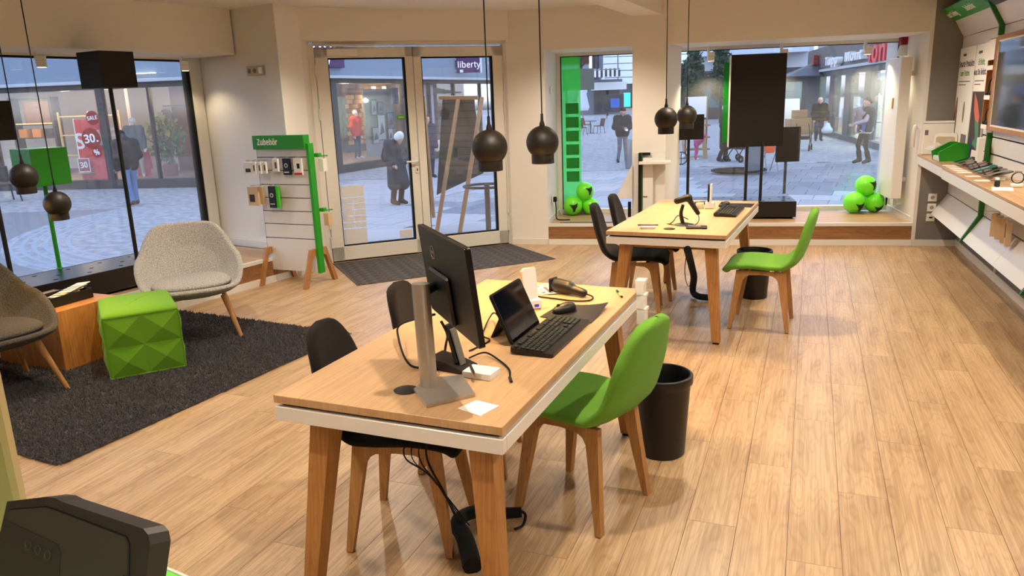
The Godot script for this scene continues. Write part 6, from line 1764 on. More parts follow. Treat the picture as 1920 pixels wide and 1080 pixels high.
func street() -> void:
	var ground := struct("ground", plan([[-60, -9.6], [-2.6, -9.9], [0.0, -11.0], [1.0, -9.9], [70, -8.0], [70, -180], [-60, -180]], G - 0.2, G - 0.012), M.street_paving)
	ground.set_meta("label", "paved pedestrian street outside the shop")
	var top := obj("paving_field", plan([[-60, -22.6], [70, -22.6], [70, -180], [-60, -180]], G - 0.02, G), M.street_paving, ground)
	var left := obj("paving_field", plan([[-60, -9.7], [-3.0, -9.9], [-5.4, -22.6], [-60, -22.6]], G - 0.02, G), M.street_paving, ground)
	obj("forecourt", plan([[-2.35, -8.25], [0.25, -9.25], [0.2, -10.85], [-2.9, -10.15]], G, -0.05), mat("landing_stone", Color(0.70, 0.71, 0.73), 0.7), ground)
	# pavers in front of the door and the back window
	var cell := Vector2(0.52, 0.78)
	var count := 0
	var a := -0.45
	var e := Vector2(cos(a), -sin(a))
	var f := Vector2(sin(a), cos(a))
	var rest := Mb.new()
	var blank := plan([[0, 0], [1, 0], [1, -1], [0, -1]], 0, 1)
	var spots := []
	for i in range(-30, 40):
		for k in range(0, 26):
			var o := Vector2(-1.0, -10.5) + e * (i * cell.x + (k % 2) * 0.2) - f * (k * cell.y)
			if o.y < -22.2 or o.y > -10.9: continue
			var edge := -3.0 + (o.y + 9.9) * 0.189
			if o.x < edge + 0.3 or o.x > 9.8: continue
			spots.append([o, absf(o.x - 5.5) + absf(o.y + 16.5) * 0.7, i * 7 + k * 13])
	spots.sort_custom(func(p, q): return p[1] < q[1])
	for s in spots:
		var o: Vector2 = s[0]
		var band := o.x < 1.2 and o.y > -16.6 or o.x > 1.2 and (o.y < -15.2 - 0.25 * (o.x - 5.0) and o.x > 4.2)  # by the door, overhead shade is put into the paver colour; beyond, darker slabs
		var m: Material = M[("dark_and_shaded_paver_%d" if band else "paver_%d") % (absi(s[2]) % 5)]
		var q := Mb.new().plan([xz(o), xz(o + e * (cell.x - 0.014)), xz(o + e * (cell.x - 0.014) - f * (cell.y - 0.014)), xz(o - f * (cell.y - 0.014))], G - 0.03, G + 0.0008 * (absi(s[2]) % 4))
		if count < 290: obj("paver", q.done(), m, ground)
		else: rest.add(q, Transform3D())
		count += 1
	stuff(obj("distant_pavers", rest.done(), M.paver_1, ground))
	# curved bands of setts in front of the lounge window
	var c := Vector2(-3.4, -15.6)
	for k in 6:
		var r := 5.85 - k * 0.17
		var outp := []
		var innp := []
		for i in 25:
			var t := deg_to_rad(112.0 + 88.0 * i / 24.0)
			outp.append([c.x + r * cos(t), c.y + r * sin(t)])
			innp.push_front([c.x + (r - 0.07) * cos(t), c.y + (r - 0.07) * sin(t)])
		obj("sett_band", plan(outp + innp, G - 0.01, G + 0.003), mat("sett_light", Color(0.56, 0.60, 0.65), 0.7), ground)
	var outer := []
	for i in 25:
		var t := deg_to_rad(112.0 + 88.0 * i / 24.0)
		outer.append([c.x + 5.95 * cos(t), c.y + 5.95 * sin(t)])
	obj("dark_paving", plan(outer + [[-16, -17.5], [-16, -10.5]], G - 0.01, G + 0.001), mat("dark_and_shaded_paver_2", Color.GRAY), ground)
	for q in [[-5.6, -13.0], [-5.0, -12.9], [-5.3, -12.4], [-4.5, -13.2]]:
		obj("dark_sett", bx(Vector3(0.38, 0.012, 0.2), Vector3(q[0], G, q[1]), 0.0), M.anthracite, ground)
	var mh := obj("manhole_cover", Mb.new().lathe([[0.0, 0.004], [0.33, 0.004], [0.33, -0.02]].map(func(p): return p), 28, Transform3D(Basis(), Vector3(-1.55, G, -13.2))).done(), mat("cast_iron", Color(0.30, 0.27, 0.24), 0.7, 0.3), ground)
	# wooden easel board in front of the right door leaf
	var fl := ath(862, 438, -0.05)
	var fr := ath(910, 437, -0.05)
	var ea := thing("easel_board", "wooden easel with a dark board standing outside the right door leaf", "easel")
	var bl := ath(806, 400, -0.05) + Vector3(0.1, 0, 0.45)
	var tl := atz(826, 183, bl.z + 0.36)
	var tr := atz(893, 183, bl.z + 0.50)
	var br := fl
	var w: Material = M.easel_oak
	for q in [[bl, tl], [br, tr]]:
		var x := frame((tr - tl), (q[1] - q[0]), q[0])
		obj("leg", bx(Vector3(0.05, q[0].distance_to(q[1]), 0.04), Vector3(0, q[0].distance_to(q[1]) / 2, 0), 0.003), w, ea, x)
	obj("top_rail", bx(Vector3(tl.distance_to(tr) + 0.05, 0.05, 0.045), Vector3(tl.distance_to(tr) / 2, 0, 0), 0.003), w, ea, frame(tr - tl, (tl - bl), tl))
	var mid := (tl + tr) * 0.5 + Vector3(0, -0.03, 0.03)
	obj("rear_leg", bx(Vector3(0.05, mid.distance_to(fr), 0.035), Vector3(0, -mid.distance_to(fr) / 2, 0), 0.003), w, ea, frame(tr - tl, mid - fr, mid))
	var px := frame(tr - tl, tl - bl, tl)
	var inv := px.affine_inverse()
	var q1 := inv * bl.lerp(tl, 0.20)
	var q2 := inv * br.lerp(tr, 0.30)
	var qt := inv * tr
	obj("dark_board", Mb.new().prism(PackedVector2Array([Vector2(0.03, -0.02), Vector2(qt.x - 0.03, qt.y - 0.02), Vector2(q2.x - 0.02, q2.y), Vector2(q1.x + 0.03, q1.y)]), -0.012, 0.008, px).done(), mat("board_dark", Color(0.12, 0.10, 0.10), 0.25), ea)
	obj("spacer_wire", Mb.new().tube([bl.lerp(tl, 0.17), mid.lerp(fr, 0.68)], 0.003, 6).tube([br.lerp(tr, 0.28), mid.lerp(fr, 0.68)], 0.003, 6).done(), M.chrome, ea)
	var ob := thing("bistro_stand", "dark round bistro stand partly hidden behind the easel and pendant lamp", "stand", Vector3(-0.28, -0.05, -9.95))
	obj("post", tube_between(Vector3(0, 0, 0), Vector3(0.0, 0.62, 0), 0.035), mat("weathered_wood", Color(0.34, 0.27, 0.22), 0.7), ob)
	var hoop := []
	for i in 25: hoop.append(Vector3(0.30 * cos(TAU * i / 24.0), 0.60, 0.25 * sin(TAU * i / 24.0)))
	obj("hoop", Mb.new().tube(hoop, 0.018, 8).done(), mat("weathered_wood", Color.GRAY), ob)
	tag(obj("marker_post", tube_between(Vector3(0, G, 0), Vector3(0, 1.75, 0), 0.028), M.alu, null, Transform3D(Basis(), ath(772, 370, G) * Vector3(1, 0, 1))), "slim grey post outside beside the door handle", "post")
	# dark metal chair at the far left of the street
	var bc := thing("street_chair", "dark metal garden chair outside the lounge window", "chair", ath(12, 378, G), 0.9)
	obj("seat", bx(Vector3(0.5, 0.03, 0.5), Vector3(0, 0.45, 0), 0.01), M.anthracite, bc)
	obj("backrest", bx(Vector3(0.5, 0.4, 0.03), Vector3(0, 0.7, -0.25), 0.01), M.anthracite, bc)
	for sx in [-1, 1]:
		for sz in [-1, 1]: obj("leg", tube_between(Vector3(sx * 0.23, 0.45, sz * 0.22), Vector3(sx * 0.28, 0, sz * 0.28), 0.02), M.anthracite, bc)
		obj("armrest", Mb.new().tube([Vector3(sx * 0.26, 0.45, 0.24), Vector3(sx * 0.26, 0.66, 0.22), Vector3(sx * 0.26, 0.66, -0.25)], 0.018, 8).done(), M.anthracite, bc)
	# cafe chairs seen past the green film
	var wick := mat("wicker_brown", Color(0.42, 0.30, 0.22), 0.8)
	for k in 3:
		var cc := thing("cafe_chair", ["brown wicker cafe chair facing the walker with the phone", "brown wicker cafe chair behind the cafe table", "dark cafe chair next to the green film"][k], "chair", ath([1123, 1100, 1090][k], [250, 247, 254][k], G), [-1.2, 1.9, 0.4][k], "cafe chairs")
		obj("seat", bx(Vector3(0.5, 0.05, 0.48), Vector3(0, 0.44, 0), 0.015), wick, cc)
		obj("backrest", Mb.new().box(Vector3(0.52, 0.42, 0.04), Vector3(0, 0.68, 0), 0.02, Transform3D(Basis(Vector3.RIGHT, -0.25), Vector3(0, 0, -0.08))).done(), wick if k < 2 else M.anthracite, cc)
		for sx in [-1, 1]:
			for sz in [-1, 1]: obj("leg", tube_between(Vector3(sx * 0.22, 0.44, sz * 0.2), Vector3(sx * 0.26, 0, sz * 0.26), 0.016), M.anthracite, cc)
	var ct := thing("cafe_table", "round cafe table between the wicker chairs", "table", ath(1107, 250, G))
	obj("top", Mb.new().lathe([[0.0, 0.70], [0.38, 0.70], [0.38, 0.73], [0.0, 0.73]], 20).done(), wick, ct)
	obj("post", tube_between(Vector3(0, 0, 0), Vector3(0, 0.7, 0), 0.03), M.anthracite, ct)
	obj("foot", Mb.new().lathe([[0.28, 0.0], [0.28, 0.02], [0.03, 0.05], [0.0, 0.05]], 16).done(), M.anthracite, ct)
	var pa := thing("parasol", "folded white parasol standing past the green film", "parasol", ath(1093, 226, G))
	obj("canopy", Mb.new().lathe([[0.50, 0.9], [0.62, 1.2], [0.35, 2.4], [0.45, 2.6], [0.22, 3.6], [0.0, 3.9]], 14).done(), mat("canvas_white", Color(0.82, 0.84, 0.88), 0.8), pa)
	obj("pole", tube_between(Vector3(0, 0, 0), Vector3(0, 1.2, 0), 0.05), M.alu, pa)
	var bo := thing("bollard", "dark bollard with a white head on the far side of the square", "bollard", ath(1139, 217, G))
	obj("post", tube_between(Vector3.ZERO, Vector3(0, 1.35, 0), 0.13), M.anthracite, bo)
	obj("head", Mb.new().lathe([[0.15, 1.35], [0.15, 1.7], [0.0, 1.75]], 14).done(), M.paper, bo)
	var lp := thing("street_lamp", "slim street lamp with a white lantern before the kiosk", "street lamp", ath(1139, 214, G) + Vector3(0, 0, -4))
	obj("post", tube_between(Vector3.ZERO, Vector3(0, 4.0, 0), 0.09), M.anthracite, lp)
	obj("lantern", Mb.new().lathe([[0.18, 3.2], [0.22, 4.3], [0.0, 4.4]], 12).done(), M.paper, lp)
	var gs := thing("street_bin", "grey street bin half hidden by the pillar", "bin", ath(1183, 316, G))
	obj("body", Mb.new().lathe([[0.0, 0.0], [0.17, 0.0], [0.19, 0.85], [0.0, 0.88]], 16).done(), M.alu, gs)
	# far side of the square: white panelled building, kiosk, brick house, tower
	var z := -112.0
	var wp := mat("panel_white", Color(0.93, 0.95, 0.97), 0.25, 0.55)
	var pb := thing("panel_building", "large white building of glazed panels across the square", "building", Vector3(0, 0, 0))
	var x0 := atz(1130, 150, z).x
	var x1 := atz(1500, 150, z).x
	var yb := atz(1160, 158, z).y
	obj("core", bx(Vector3(x1 - x0, 20, 4), Vector3((x0 + x1) / 2, yb + 10.0, z - 2.2)), mat("joint_grey", Color(0.45, 0.50, 0.56), 0.6), pb)
	for i in 13:
		for k in 10:
			var pw := (x1 - x0) / 13.0
			obj("panel", bx(Vector3(pw - 0.14, 0.86, 0.1), Vector3(x0 + (i + 0.5) * pw, yb + 0.46 + k * 0.95, z)), wp, pb)
	obj("ground_floor", bx(Vector3(x1 - x0, yb - G, 3), Vector3((x0 + x1) / 2, (yb + G) / 2, z - 1.8)), mat("shop_front_dark", Color(0.34, 0.33, 0.34), 0.4), pb)
	for i in 14: obj("mullion", bx(Vector3(0.25, yb - G, 0.2), Vector3(x0 + i * (x1 - x0) / 13.0, (yb + G) / 2, z - 0.1)), M.anthracite, pb)
	obj("shop_base", bx(Vector3(x1 - x0, 0.3, 0.3), Vector3((x0 + x1) / 2, G + 0.15, z)), mat("sand_base", Color(0.75, 0.68, 0.55), 0.6), pb)
	var lpz := z + 1.0
	var p0 := atz(1169, 174, lpz)
	var p1 := atz(1182, 200, lpz)
	tag(obj("light_poster", bx(Vector3(p1.x - p0.x, p0.y - p1.y, 0.15), (p0 + p1) / 2, 0.02), glow("cyan_poster", Color(0.25, 0.80, 0.85), 0.9)), "glowing turquoise poster box at the white building's foot", "poster")
	tag(obj("tourist_board", Mb.new().box(Vector3(4.1, 4.0, 0.2), Vector3(0, 3.4, 0), 0.03).box(Vector3(0.12, 1.5, 0.12), Vector3(-1.9, 0.75, 0)).box(Vector3(0.12, 1.5, 0.12), Vector3(1.9, 0.75, 0)).done(), M.anthracite, null, Transform3D(Basis.from_scale(Vector3(0.42, 0.42, 0.42)), ath(1153, 222, G))), "dark framed notice board with a blue square on the square", "board")
	tag(obj("blue_square", bx(Vector3(0.85, 0.85, 0.02), Vector3.ZERO, 0.0), mat("blue_print", Color(0.20, 0.42, 0.78), 0.5), null, Transform3D(Basis(), ath(1153, 222, G) + Vector3(0, 1.45, 0.07))), "blue printed square on the dark notice board", "print")
	var kz := -92.0
	var k0 := atz(1086, 210, kz)
	var k1 := atz(1150, 158, kz)
	var ki := thing("kiosk", "grey kiosk with a striped awning across the square", "kiosk", Vector3.ZERO)
	obj("body", bx(Vector3(k1.x - k0.x + 1.2, k1.y - G + 0.6, 4), Vector3((k0.x + k1.x) / 2 + 0.6, (k1.y + G + 0.6) / 2, kz - 3)), mat("kiosk_grey", Color(0.40, 0.43, 0.47), 0.6), ki)
	obj("doorway", bx(Vector3(1.7, 3.0, 0.1), Vector3(atz(1129, 190, kz).x, G + 1.6, kz - 0.96)), M.anthracite, ki)
	obj("window", bx(Vector3(1.6, 2.0, 0.1), Vector3(atz(1151, 190, kz).x, G + 2.0, kz - 0.96)), M.anthracite, ki)
	obj("lintel_board", bx(Vector3(4.2, 0.9, 0.2), Vector3(atz(1143, 162, kz).x, atz(1143, 161, kz).y, kz - 0.8)), M.paper, ki)
	var aw0 := atz(1100, 127, kz)
	var aw1 := atz(1163, 141, kz + 3)
	for i in 14:
		var xx := lerpf(aw0.x, aw1.x, (i + 0.5) / 14.0)
		obj("awning_stripe", bx(Vector3((aw1.x - aw0.x) / 14.0, 0.06, 3.2), Vector3(xx, atz(1130, 131, kz).y, kz + 1.4), 0.0), [M.paper, M.anthracite][i % 2], ki)
		obj("awning_flap", bx(Vector3((aw1.x - aw0.x) / 14.0, 0.75, 0.06), Vector3(xx, atz(1130, 138, kz + 3).y, kz + 3.0)), [M.paper, M.anthracite][i % 2], ki)
	var bz := -118.0
	var bh := thing("brick_house", "brown house with striped cladding behind the folded parasol", "building", Vector3.ZERO)
	var bw0 := atz(1010, 200, bz)
	var bw1 := atz(1105, 90, bz)
	obj("wall", bx(Vector3(bw1.x - bw0.x, 16, 5), Vector3((bw0.x + bw1.x) / 2, 7.5, bz - 3)), mat("pale_render", Color(0.72, 0.74, 0.78), 0.8), bh)
	for k in 6: obj("cladding_board", bx(Vector3(bw1.x - bw0.x, 0.38, 0.3), Vector3((bw0.x + bw1.x) / 2, atz(1095, 117 - k * 4, bz).y, bz - 0.4)), mat("red_brown", Color(0.45, 0.27, 0.22), 0.8), bh)
	var to := thing("tower_block", "grey tower block rising behind the striped awning", "building", Vector3.ZERO)
	var t0 := atz(1117, 120, bz)
	var t1 := atz(1133, 100, bz)
	obj("wall", bx(Vector3(t1.x - t0.x, 18, 6), Vector3((t0.x + t1.x) / 2, 8.0, bz - 2)), mat("tower_grey", Color(0.36, 0.37, 0.42), 0.8), to)
	for k in 4: obj("window", bx(Vector3((t1.x - t0.x) * 0.7, 0.5, 0.1), Vector3((t0.x + t1.x) / 2, t0.y - 1.5 + k * 1.4, bz + 1.05)), M.anthracite, to)
	var os := atz(1054, 130, -40.0)
	var o2 := atz(1114, 168, -40.0)
	tag(obj("hanging_sign", Mb.new().box(Vector3(o2.x - os.x, os.y - o2.y, 0.18), (os + o2) / 2, 0.02).box(Vector3(0.12, os.y - G, 0.12), Vector3(os.x + 0.2, (os.y + G) / 2, os.z - 0.1)).done(), mat("olive_sign", Color(0.36, 0.39, 0.35), 0.6)), "large olive grey sign board on a post, half behind the green film", "sign")
	# bare tree and evergreens
	var bt := thing("bare_tree", "bare winter tree rising above the kiosk", "tree", ath(1109, 214, G) + Vector3(0, 0, -14))
	var bark := mat("bark", Color(0.20, 0.17, 0.15), 0.9)
	obj("trunk", Mb.new().tube([Vector3(0, 0, 0), Vector3(0.1, 6.5, 0), Vector3(0.0, 9.5, 0)], 0.32, 8, 0.15).done(), bark, bt)
	for k in 9: obj("branch", Mb.new().tube(smooth([Vector3(0, 6.0 + k * 0.35, 0), Vector3(cos(k * 2.1) * 1.2, 7.5 + k * 0.4, sin(k * 2.1)), Vector3(cos(k * 2.1) * 2.4, 9.8 + k * 0.35, sin(k * 2.1) * 2)], 4), 0.13, 6, 0.03).done(), bark, bt)
	var lf := mat("evergreen_leaf", Color(0.21, 0.31, 0.24), 0.8)
	for k in 3:
		var tp := ath([1300, 1350, 1284][k], [232, 231, 230][k], G)
		var ht: float = [5.5, 5.8, 4.4][k]
		var et := thing("evergreen_tree", ["slim dark evergreen tree in front of the white building, beside the pillar", "slim dark evergreen tree close to the large black panel", "lower dark evergreen tree at the pillar's edge"][k], "tree", tp, 0.0, "evergreen trees on the square")
		obj("trunk", tube_between(Vector3.ZERO, Vector3(0, ht, 0), 0.09), bark, et)
		leafy("foliage", Vector3(0, ht * 0.62, 0), Vector3(0.95, ht * 0.40, 0.95), 1500, 0.26, lf, et, 0.6)
	# second green film behind the large black panel
	var fx := frame(Vector3(3.745, 0, 0.59), Vector3.UP, Vector3(0.655, 0, -9.39))
	var fp := fx.affine_inverse() * atp(1364, 190, fx.origin, fx.basis.z)
	tag(obj("window_film", bx(Vector3(0.16, 0.9, 0.002), Vector3(fp.x + 0.03, 1.50, 0.007)), M.dark_green_film, null, fx), "dark green film strip on the back window beside the large black panel", "window film")
	# things among the passers-by
	var wd := mat("wooden_crate", Color(0.58, 0.44, 0.30), 0.8)
	var cp := ath(1302, 300, G)
	var cart := thing("market_stand", "wooden market stand with a white sign behind the small black panel", "market stand", cp + Vector3(0.3, 0, -1.5))
	obj("sign_board", bx(Vector3(0.75, 0.7, 0.03), Vector3(0.1, 1.65, 0), 0.005), M.paper, cart)
	for s in [-1, 1]: obj("post", bx(Vector3(0.05, 2.0, 0.05), Vector3(0.1 + s * 0.36, 1.0, 0)), wd, cart)
	for k in 3: obj("crate_shelf", bx(Vector3(0.8, 0.05, 0.5), Vector3(0.1, 0.25 + k * 0.4, 0.1)), wd, cart)
	tag(obj("leaning_plank", bx(Vector3(0.14, 1.35, 0.03), Vector3(0, 0.67, 0), 0.0, Transform3D(Basis(Vector3.FORWARD, -0.12), Vector3.ZERO)), mat("pale_wood", Color(0.72, 0.60, 0.45), 0.8), null, Transform3D(Basis(), ath(1323, 297, G))), "pale plank leaning at the market stand", "plank")
	for k in 2:
		var sp: Vector3 = [ath(1386, 303, G), ath(1505, 282, G)][k]
		var sr := thing("stroller", ["dark folded stroller behind the large black panel", "dark walking frame with wheels next to the medium black panel"][k], "stroller", sp, 0.5 - k)
		for s in [-1, 1]:
			for q in [-1, 1]: obj("wheel", Mb.new().lathe([[0.05, -0.02], [0.11, -0.02], [0.11, 0.02], [0.05, 0.02], [0.05, -0.02]], 16, Transform3D(Basis(Vector3.FORWARD, PI / 2), Vector3(s * 0.25, 0.11, q * 0.3))).done(), M.rubber, sr)
			obj("frame", Mb.new().tube([Vector3(s * 0.25, 0.11, -0.3), Vector3(s * 0.22, 0.55, 0.05), Vector3(s * 0.2, 0.95, 0.35)], 0.018, 6).tube([Vector3(s * 0.25, 0.11, 0.3), Vector3(s * 0.22, 0.55, -0.05)], 0.018, 6).done(), M.anthracite, sr)
		obj("seat", bx(Vector3(0.42, 0.12, 0.5), Vector3(0, 0.45, 0), 0.03), M.black_soft, sr)
	var wl := tag(obj("loose_wheel", Mb.new().lathe([[0.17, -0.02], [0.20, -0.02], [0.20, 0.02], [0.17, 0.02], [0.17, -0.02]], 24, Transform3D(Basis(Vector3.RIGHT, PI / 2), Vector3.ZERO)).tube([Vector3(-0.18, 0, 0), Vector3(0.18, 0, 0)], 0.012, 6).tube([Vector3(0, -0.18, 0), Vector3(0, 0.18, 0)], 0.012, 6).done(), M.rubber, null, Transform3D(Basis(), ath(1277, 309, G) + Vector3(0, 0.2, 0))), "black spoked wheel of a cart beside the pillar", "wheel")
	var hs := Mb.new()
	for k in 4:
		var hp := []
		for i in 25: hp.append(Vector3((0.5 + k * 0.07) * cos(TAU * i / 24.0), 0.03 + k * 0.02, (0.35 + k * 0.08) * sin(TAU * i / 24.0)))
		hs.tube(hp, 0.025, 6)
	tag(obj("hose_coil", hs.done(), M.rubber, null, Transform3D(Basis(), ath(1385, 325, G))), "black hose coiled on the pavers below the large black panel", "hose")
	tag(obj("grey_box", bx(Vector3(0.42, 1.15, 0.3), Vector3(0, 0.575, 0), 0.01), mat("box_grey", Color(0.36, 0.40, 0.43), 0.4), null, Transform3D(Basis(), ath(1413, 326, G))), "tall grey box standing between the two poles of the large panel", "box")
	var oc := thing("folding_chair", "folding chair with an orange seat beside the medium black panel", "chair", ath(1441, 322, G), 0.4)
	obj("orange_back", bx(Vector3(0.34, 0.5, 0.04), Vector3(0, 0.75, 0), 0.02), mat("orange_fabric", Color(0.90, 0.32, 0.06), 0.7), oc)
	for s in [-1, 1]: obj("leg", Mb.new().tube([Vector3(s * 0.17, 0.9, -0.05), Vector3(s * 0.2, 0, 0.15)], 0.012, 6).tube([Vector3(s * 0.17, 0.5, 0.05), Vector3(s * 0.2, 0, -0.18)], 0.012, 6).done(), M.alu, oc)
	for k in 2:
		var cb := thing("cardboard_box", ["larger cardboard box before the dark shop's entrance", "smaller cardboard box on top of the larger one"][k], "box", ath(1497, 252, G) + Vector3(0, k * 0.75, 0))
		obj("carton", bx([Vector3(1.1, 0.75, 0.8), Vector3(0.6, 0.4, 0.5)][k], Vector3(0, [0.375, 0.2][k], 0), 0.01), mat("cardboard", Color(0.62, 0.48, 0.36), 0.85), cb)
		obj("tape", bx([Vector3(1.11, 0.05, 0.1), Vector3(0.61, 0.04, 0.08)][k], Vector3(0, [0.73, 0.385][k], 0)), M.kraft, cb)
	var ab := thing("a_board", "white A shaped pavement board left of the dark shop", "pavement board", ath(1479, 250, G))
	for s in [-1, 1]: obj("board", Mb.new().box(Vector3(0.9, 1.7, 0.05), Vector3(0, 0.85, 0), 0.01, Transform3D(Basis(Vector3.RIGHT, s * -0.15), Vector3(0, 0, s * 0.25))).done(), M.paper, ab)
# ---------------------------------------------------------------- shops across the street
func shop_light(p: Vector3, e: float, c := Color(1.0, 0.88, 0.72)) -> void:
	var l := OmniLight3D.new()
	l.name = "shop_light"
	add_child(l, true)
	l.position = p
	l.light_energy = e
	l.light_color = c
	l.omni_range = 20.0
	l.omni_attenuation = 2.0
	l.light_size = 0.12
	l.shadow_enabled = true

func shops() -> void:
	var F1 := frame(Vector3(13, 0, 2.15), Vector3.UP, Vector3(-20, 0, -23.9))
	var F2 := frame(Vector3(7.2, 0, -14.25), Vector3.UP, Vector3(-7.0, 0, -21.75))
	var L1 := 13.18
	var L2 := 16.0
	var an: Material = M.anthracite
	for s in 2:
		var x: Transform3D = [F1, F2][s]
		var len: float = [L1, L2][s]
		var b := thing("shop_building", ["pale fronted fashion shop building facing the lounge window", "pale fronted shop building with purple signs facing the entrance door"][s], "building", x.origin)
		b.basis = x.basis
		obj("fascia", bx(Vector3(len + 0.15, 4.6, 0.35), Vector3(len / 2, 4.86, -0.1), 0.0), M.fascia, b)
		obj("light_strip", bx(Vector3(len + 0.2, 0.09, 0.12), Vector3(len / 2, 2.515, 0.10), 0.01), M.light_strip, b)
		obj("dark_band", bx(Vector3(len, 0.15, 0.25), Vector3(len / 2, 2.40, -0.15)), an, b)  # dark band between the pale strip and the glass
		obj("plinth", bx(Vector3(len + 0.1, 0.26, 0.3), Vector3(len / 2, G + 0.13, -0.1), 0.01), an, b)
		obj("shop_floor", bx(Vector3(len, 0.06, 5.0), Vector3(len / 2, -0.28, -2.6)), M.shop_floor, b)
		obj("shop_ceiling", bx(Vector3(len, 0.1, 5.0), Vector3(len / 2, 2.52, -2.6)), mat("shop_ceiling", Color(0.50, 0.48, 0.46), 0.8), b)
		obj("roof", bx(Vector3(len, 0.3, 6.0), Vector3(len / 2, 7.2, -3.0)), an, b)
		obj("back_wall", bx(Vector3(len, 7.5, 0.15), Vector3(len / 2, 3.4, -5.1)), M.shop_wall, b)
		var posts: Array = [[0.05, 0.1], [4.9, 0.1], [8.52, 0.22], [10.05, 0.07], [11.28, 0.07], [13.1, 0.16]] if s == 0 else [[0.1, 0.16], [3.45, 0.42], [7.40, 0.20], [9.15, 0.12], [11.0, 0.10], [13.2, 0.10], [15.9, 0.12]]
		for q in posts: obj("mullion", bx(Vector3(q[1], 2.62, 0.14), Vector3(q[0], 1.05, -0.05), 0.005), an, b)
		for i in posts.size() - 1:
			obj("pane", bx(Vector3(posts[i + 1][0] - posts[i][0], 2.58, 0.012), Vector3((posts[i + 1][0] + posts[i][0]) / 2, 1.04, -0.06)), M.window_glass, b)
		if s == 0:
			obj("timber_wall", bx(Vector3(5.4, 2.8, 0.1), Vector3(10.4, 1.1, -3.0)), mat("timber_brown", Color(0.46, 0.26, 0.15), 0.6), b)
			obj("ceiling_lamp", bx(Vector3(0.7, 0.02, 0.2), Vector3(10.1, 2.70, 0.10)), glow("soffit_lamp", Color(1, 0.97, 0.9), 2.0), b)
		else:
			obj("partition", bx(Vector3(0.12, 2.8, 4.8), Vector3(3.5, 1.1, -2.6)), mat("timber_brown", Color.BROWN), b)
			obj("partition", bx(Vector3(0.12, 2.8, 4.8), Vector3(9.1 + 3.0, 1.1, -2.6)), an, b)
			# lit mosaic of bricks on the back wall
			for r in 11:
				for c in 15:
					var w := 0.185
					var p := Vector3(9.15 + c * 0.19 + (0.08 if r % 2 else 0.0), 0.15 + r * 0.18, -3.95 + 0.012 * ((r * 5 + c * 3) % 4))
					obj("brick", bx(Vector3(w - 0.01, 0.165, 0.06), p), [mat("brick_cream", Color(0.80, 0.66, 0.48), 0.8), mat("brick_tan", Color(0.70, 0.53, 0.36), 0.8), mat("brick_sand", Color(0.86, 0.74, 0.58), 0.8)][(r * 7 + c * 11) % 3], b)
			obj("brick_backing", bx(Vector3(3.0, 2.8, 0.1), Vector3(10.5, 1.1, -4.05)), mat("mortar", Color(0.35, 0.27, 0.20), 0.9), b)
			for k in 2: obj("wall_light", bx(Vector3(0.14, 0.16, 0.12), Vector3(10.75 + k * 0.75, 2.28, -3.75), 0.01), glow("wall_lamp", Color(1.0, 0.85, 0.6), 6.0), b)
	for q in [[6.2, 2.2, -1.6, 2.8], [4.2, 2.2, -1.2, 2.0], [7.6, 2.2, -1.5, 2.6], [11.0, 2.2, -1.8, 1.8]]:
		shop_light(F1 * Vector3(q[0], q[1], q[2]), q[3])
	for q in [[5.6, 2.1, -1.2, 2.5], [7.2, 2.3, -2.4, 2.5], [10.75, 2.05, -3.55, 1.6], [11.5, 2.05, -3.55, 1.6], [14.0, 2.0, -2.0, 0.5]]:
		shop_light(F2 * Vector3(q[0], q[1], q[2]), q[3])
	# purple shop signs
	for k in 2:
		var o: Vector3 = [F2 * Vector3(2.30, 3.30, 0.16), F2 * Vector3(11.35, 3.04, 0.5)][k]
		var sz: Vector3 = [Vector3(3.2, 1.02, 0.14), Vector3(1.62, 0.60, 0.16)][k]
		var sg := thing("shop_sign", ["large purple shop sign cut off by the left door frame", "small purple shop sign seen through the right door leaf"][k], "sign", o, 0.0, "purple shop signs")
		sg.basis = F2.basis if k == 0 else Basis(Vector3.UP, 0.1)
		if k == 1: sz = Vector3(0.92, 0.62, 0.14)
		obj("sign_box", bx(sz, Vector3.ZERO, 0.01), M.purple, sg)
		obj("lettering", text("liberty", sz.y * [0.78, 0.52][k], 0.03), glow("sign_white", Color(0.95, 0.93, 1.0), 0.6), sg, Transform3D(Basis(), Vector3(-0.12 if k == 0 else 0.03, 0.0, sz.z / 2 + 0.01)))
		if k == 1:
			obj("side_edge", bx(Vector3(0.07, 0.64, 0.16), Vector3(0.52, 0, 0)), M.paper, sg)
			obj("white_mark", bx(Vector3(0.13, 0.11, 0.01), Vector3(-0.27, -0.24, sz.z / 2)), M.paper, sg)
			for q in [-1, 1]: obj("wall_mount", bx(Vector3(0.10, 0.08, 0.08), Vector3(-0.5, q * 0.22, 0)), M.alu, sg)
	# sale posters and stickers
	var script := "Droid Serif"
	var sp := thing("sale_poster", "tall red sale poster behind the fashion shop's window", "poster", F1 * Vector3(7.86, 0.58, -0.35))
	sp.basis = F1.basis
	obj("sheet", bx(Vector3(1.08, 1.86, 0.02), Vector3.ZERO), mat("poster_red", Color(0.85, 0.12, 0.06), 0.6), sp)
	obj("edge", bx(Vector3(0.03, 1.9, 0.03), Vector3(-0.555, 0, 0)), M.paper, sp)
	obj("lettering", text("SALE", 0.62, 0.01, "Droid Sans", 600), M.paper, sp, Transform3D(Basis(Vector3.BACK, 0.12), Vector3(0.1, 0.36, 0.016)))
	var st := [[8.17, 1.54, 0.20, "SALE", 0.15, "crimson round sale sticker above the red poster"], [8.03, 0.96, 0.30, "30.", 0.34, "large crimson round sticker with the number thirty on the red poster"], [8.14, 0.56, 0.145, "%", 0.22, "small crimson round percent sticker on the red poster"]]
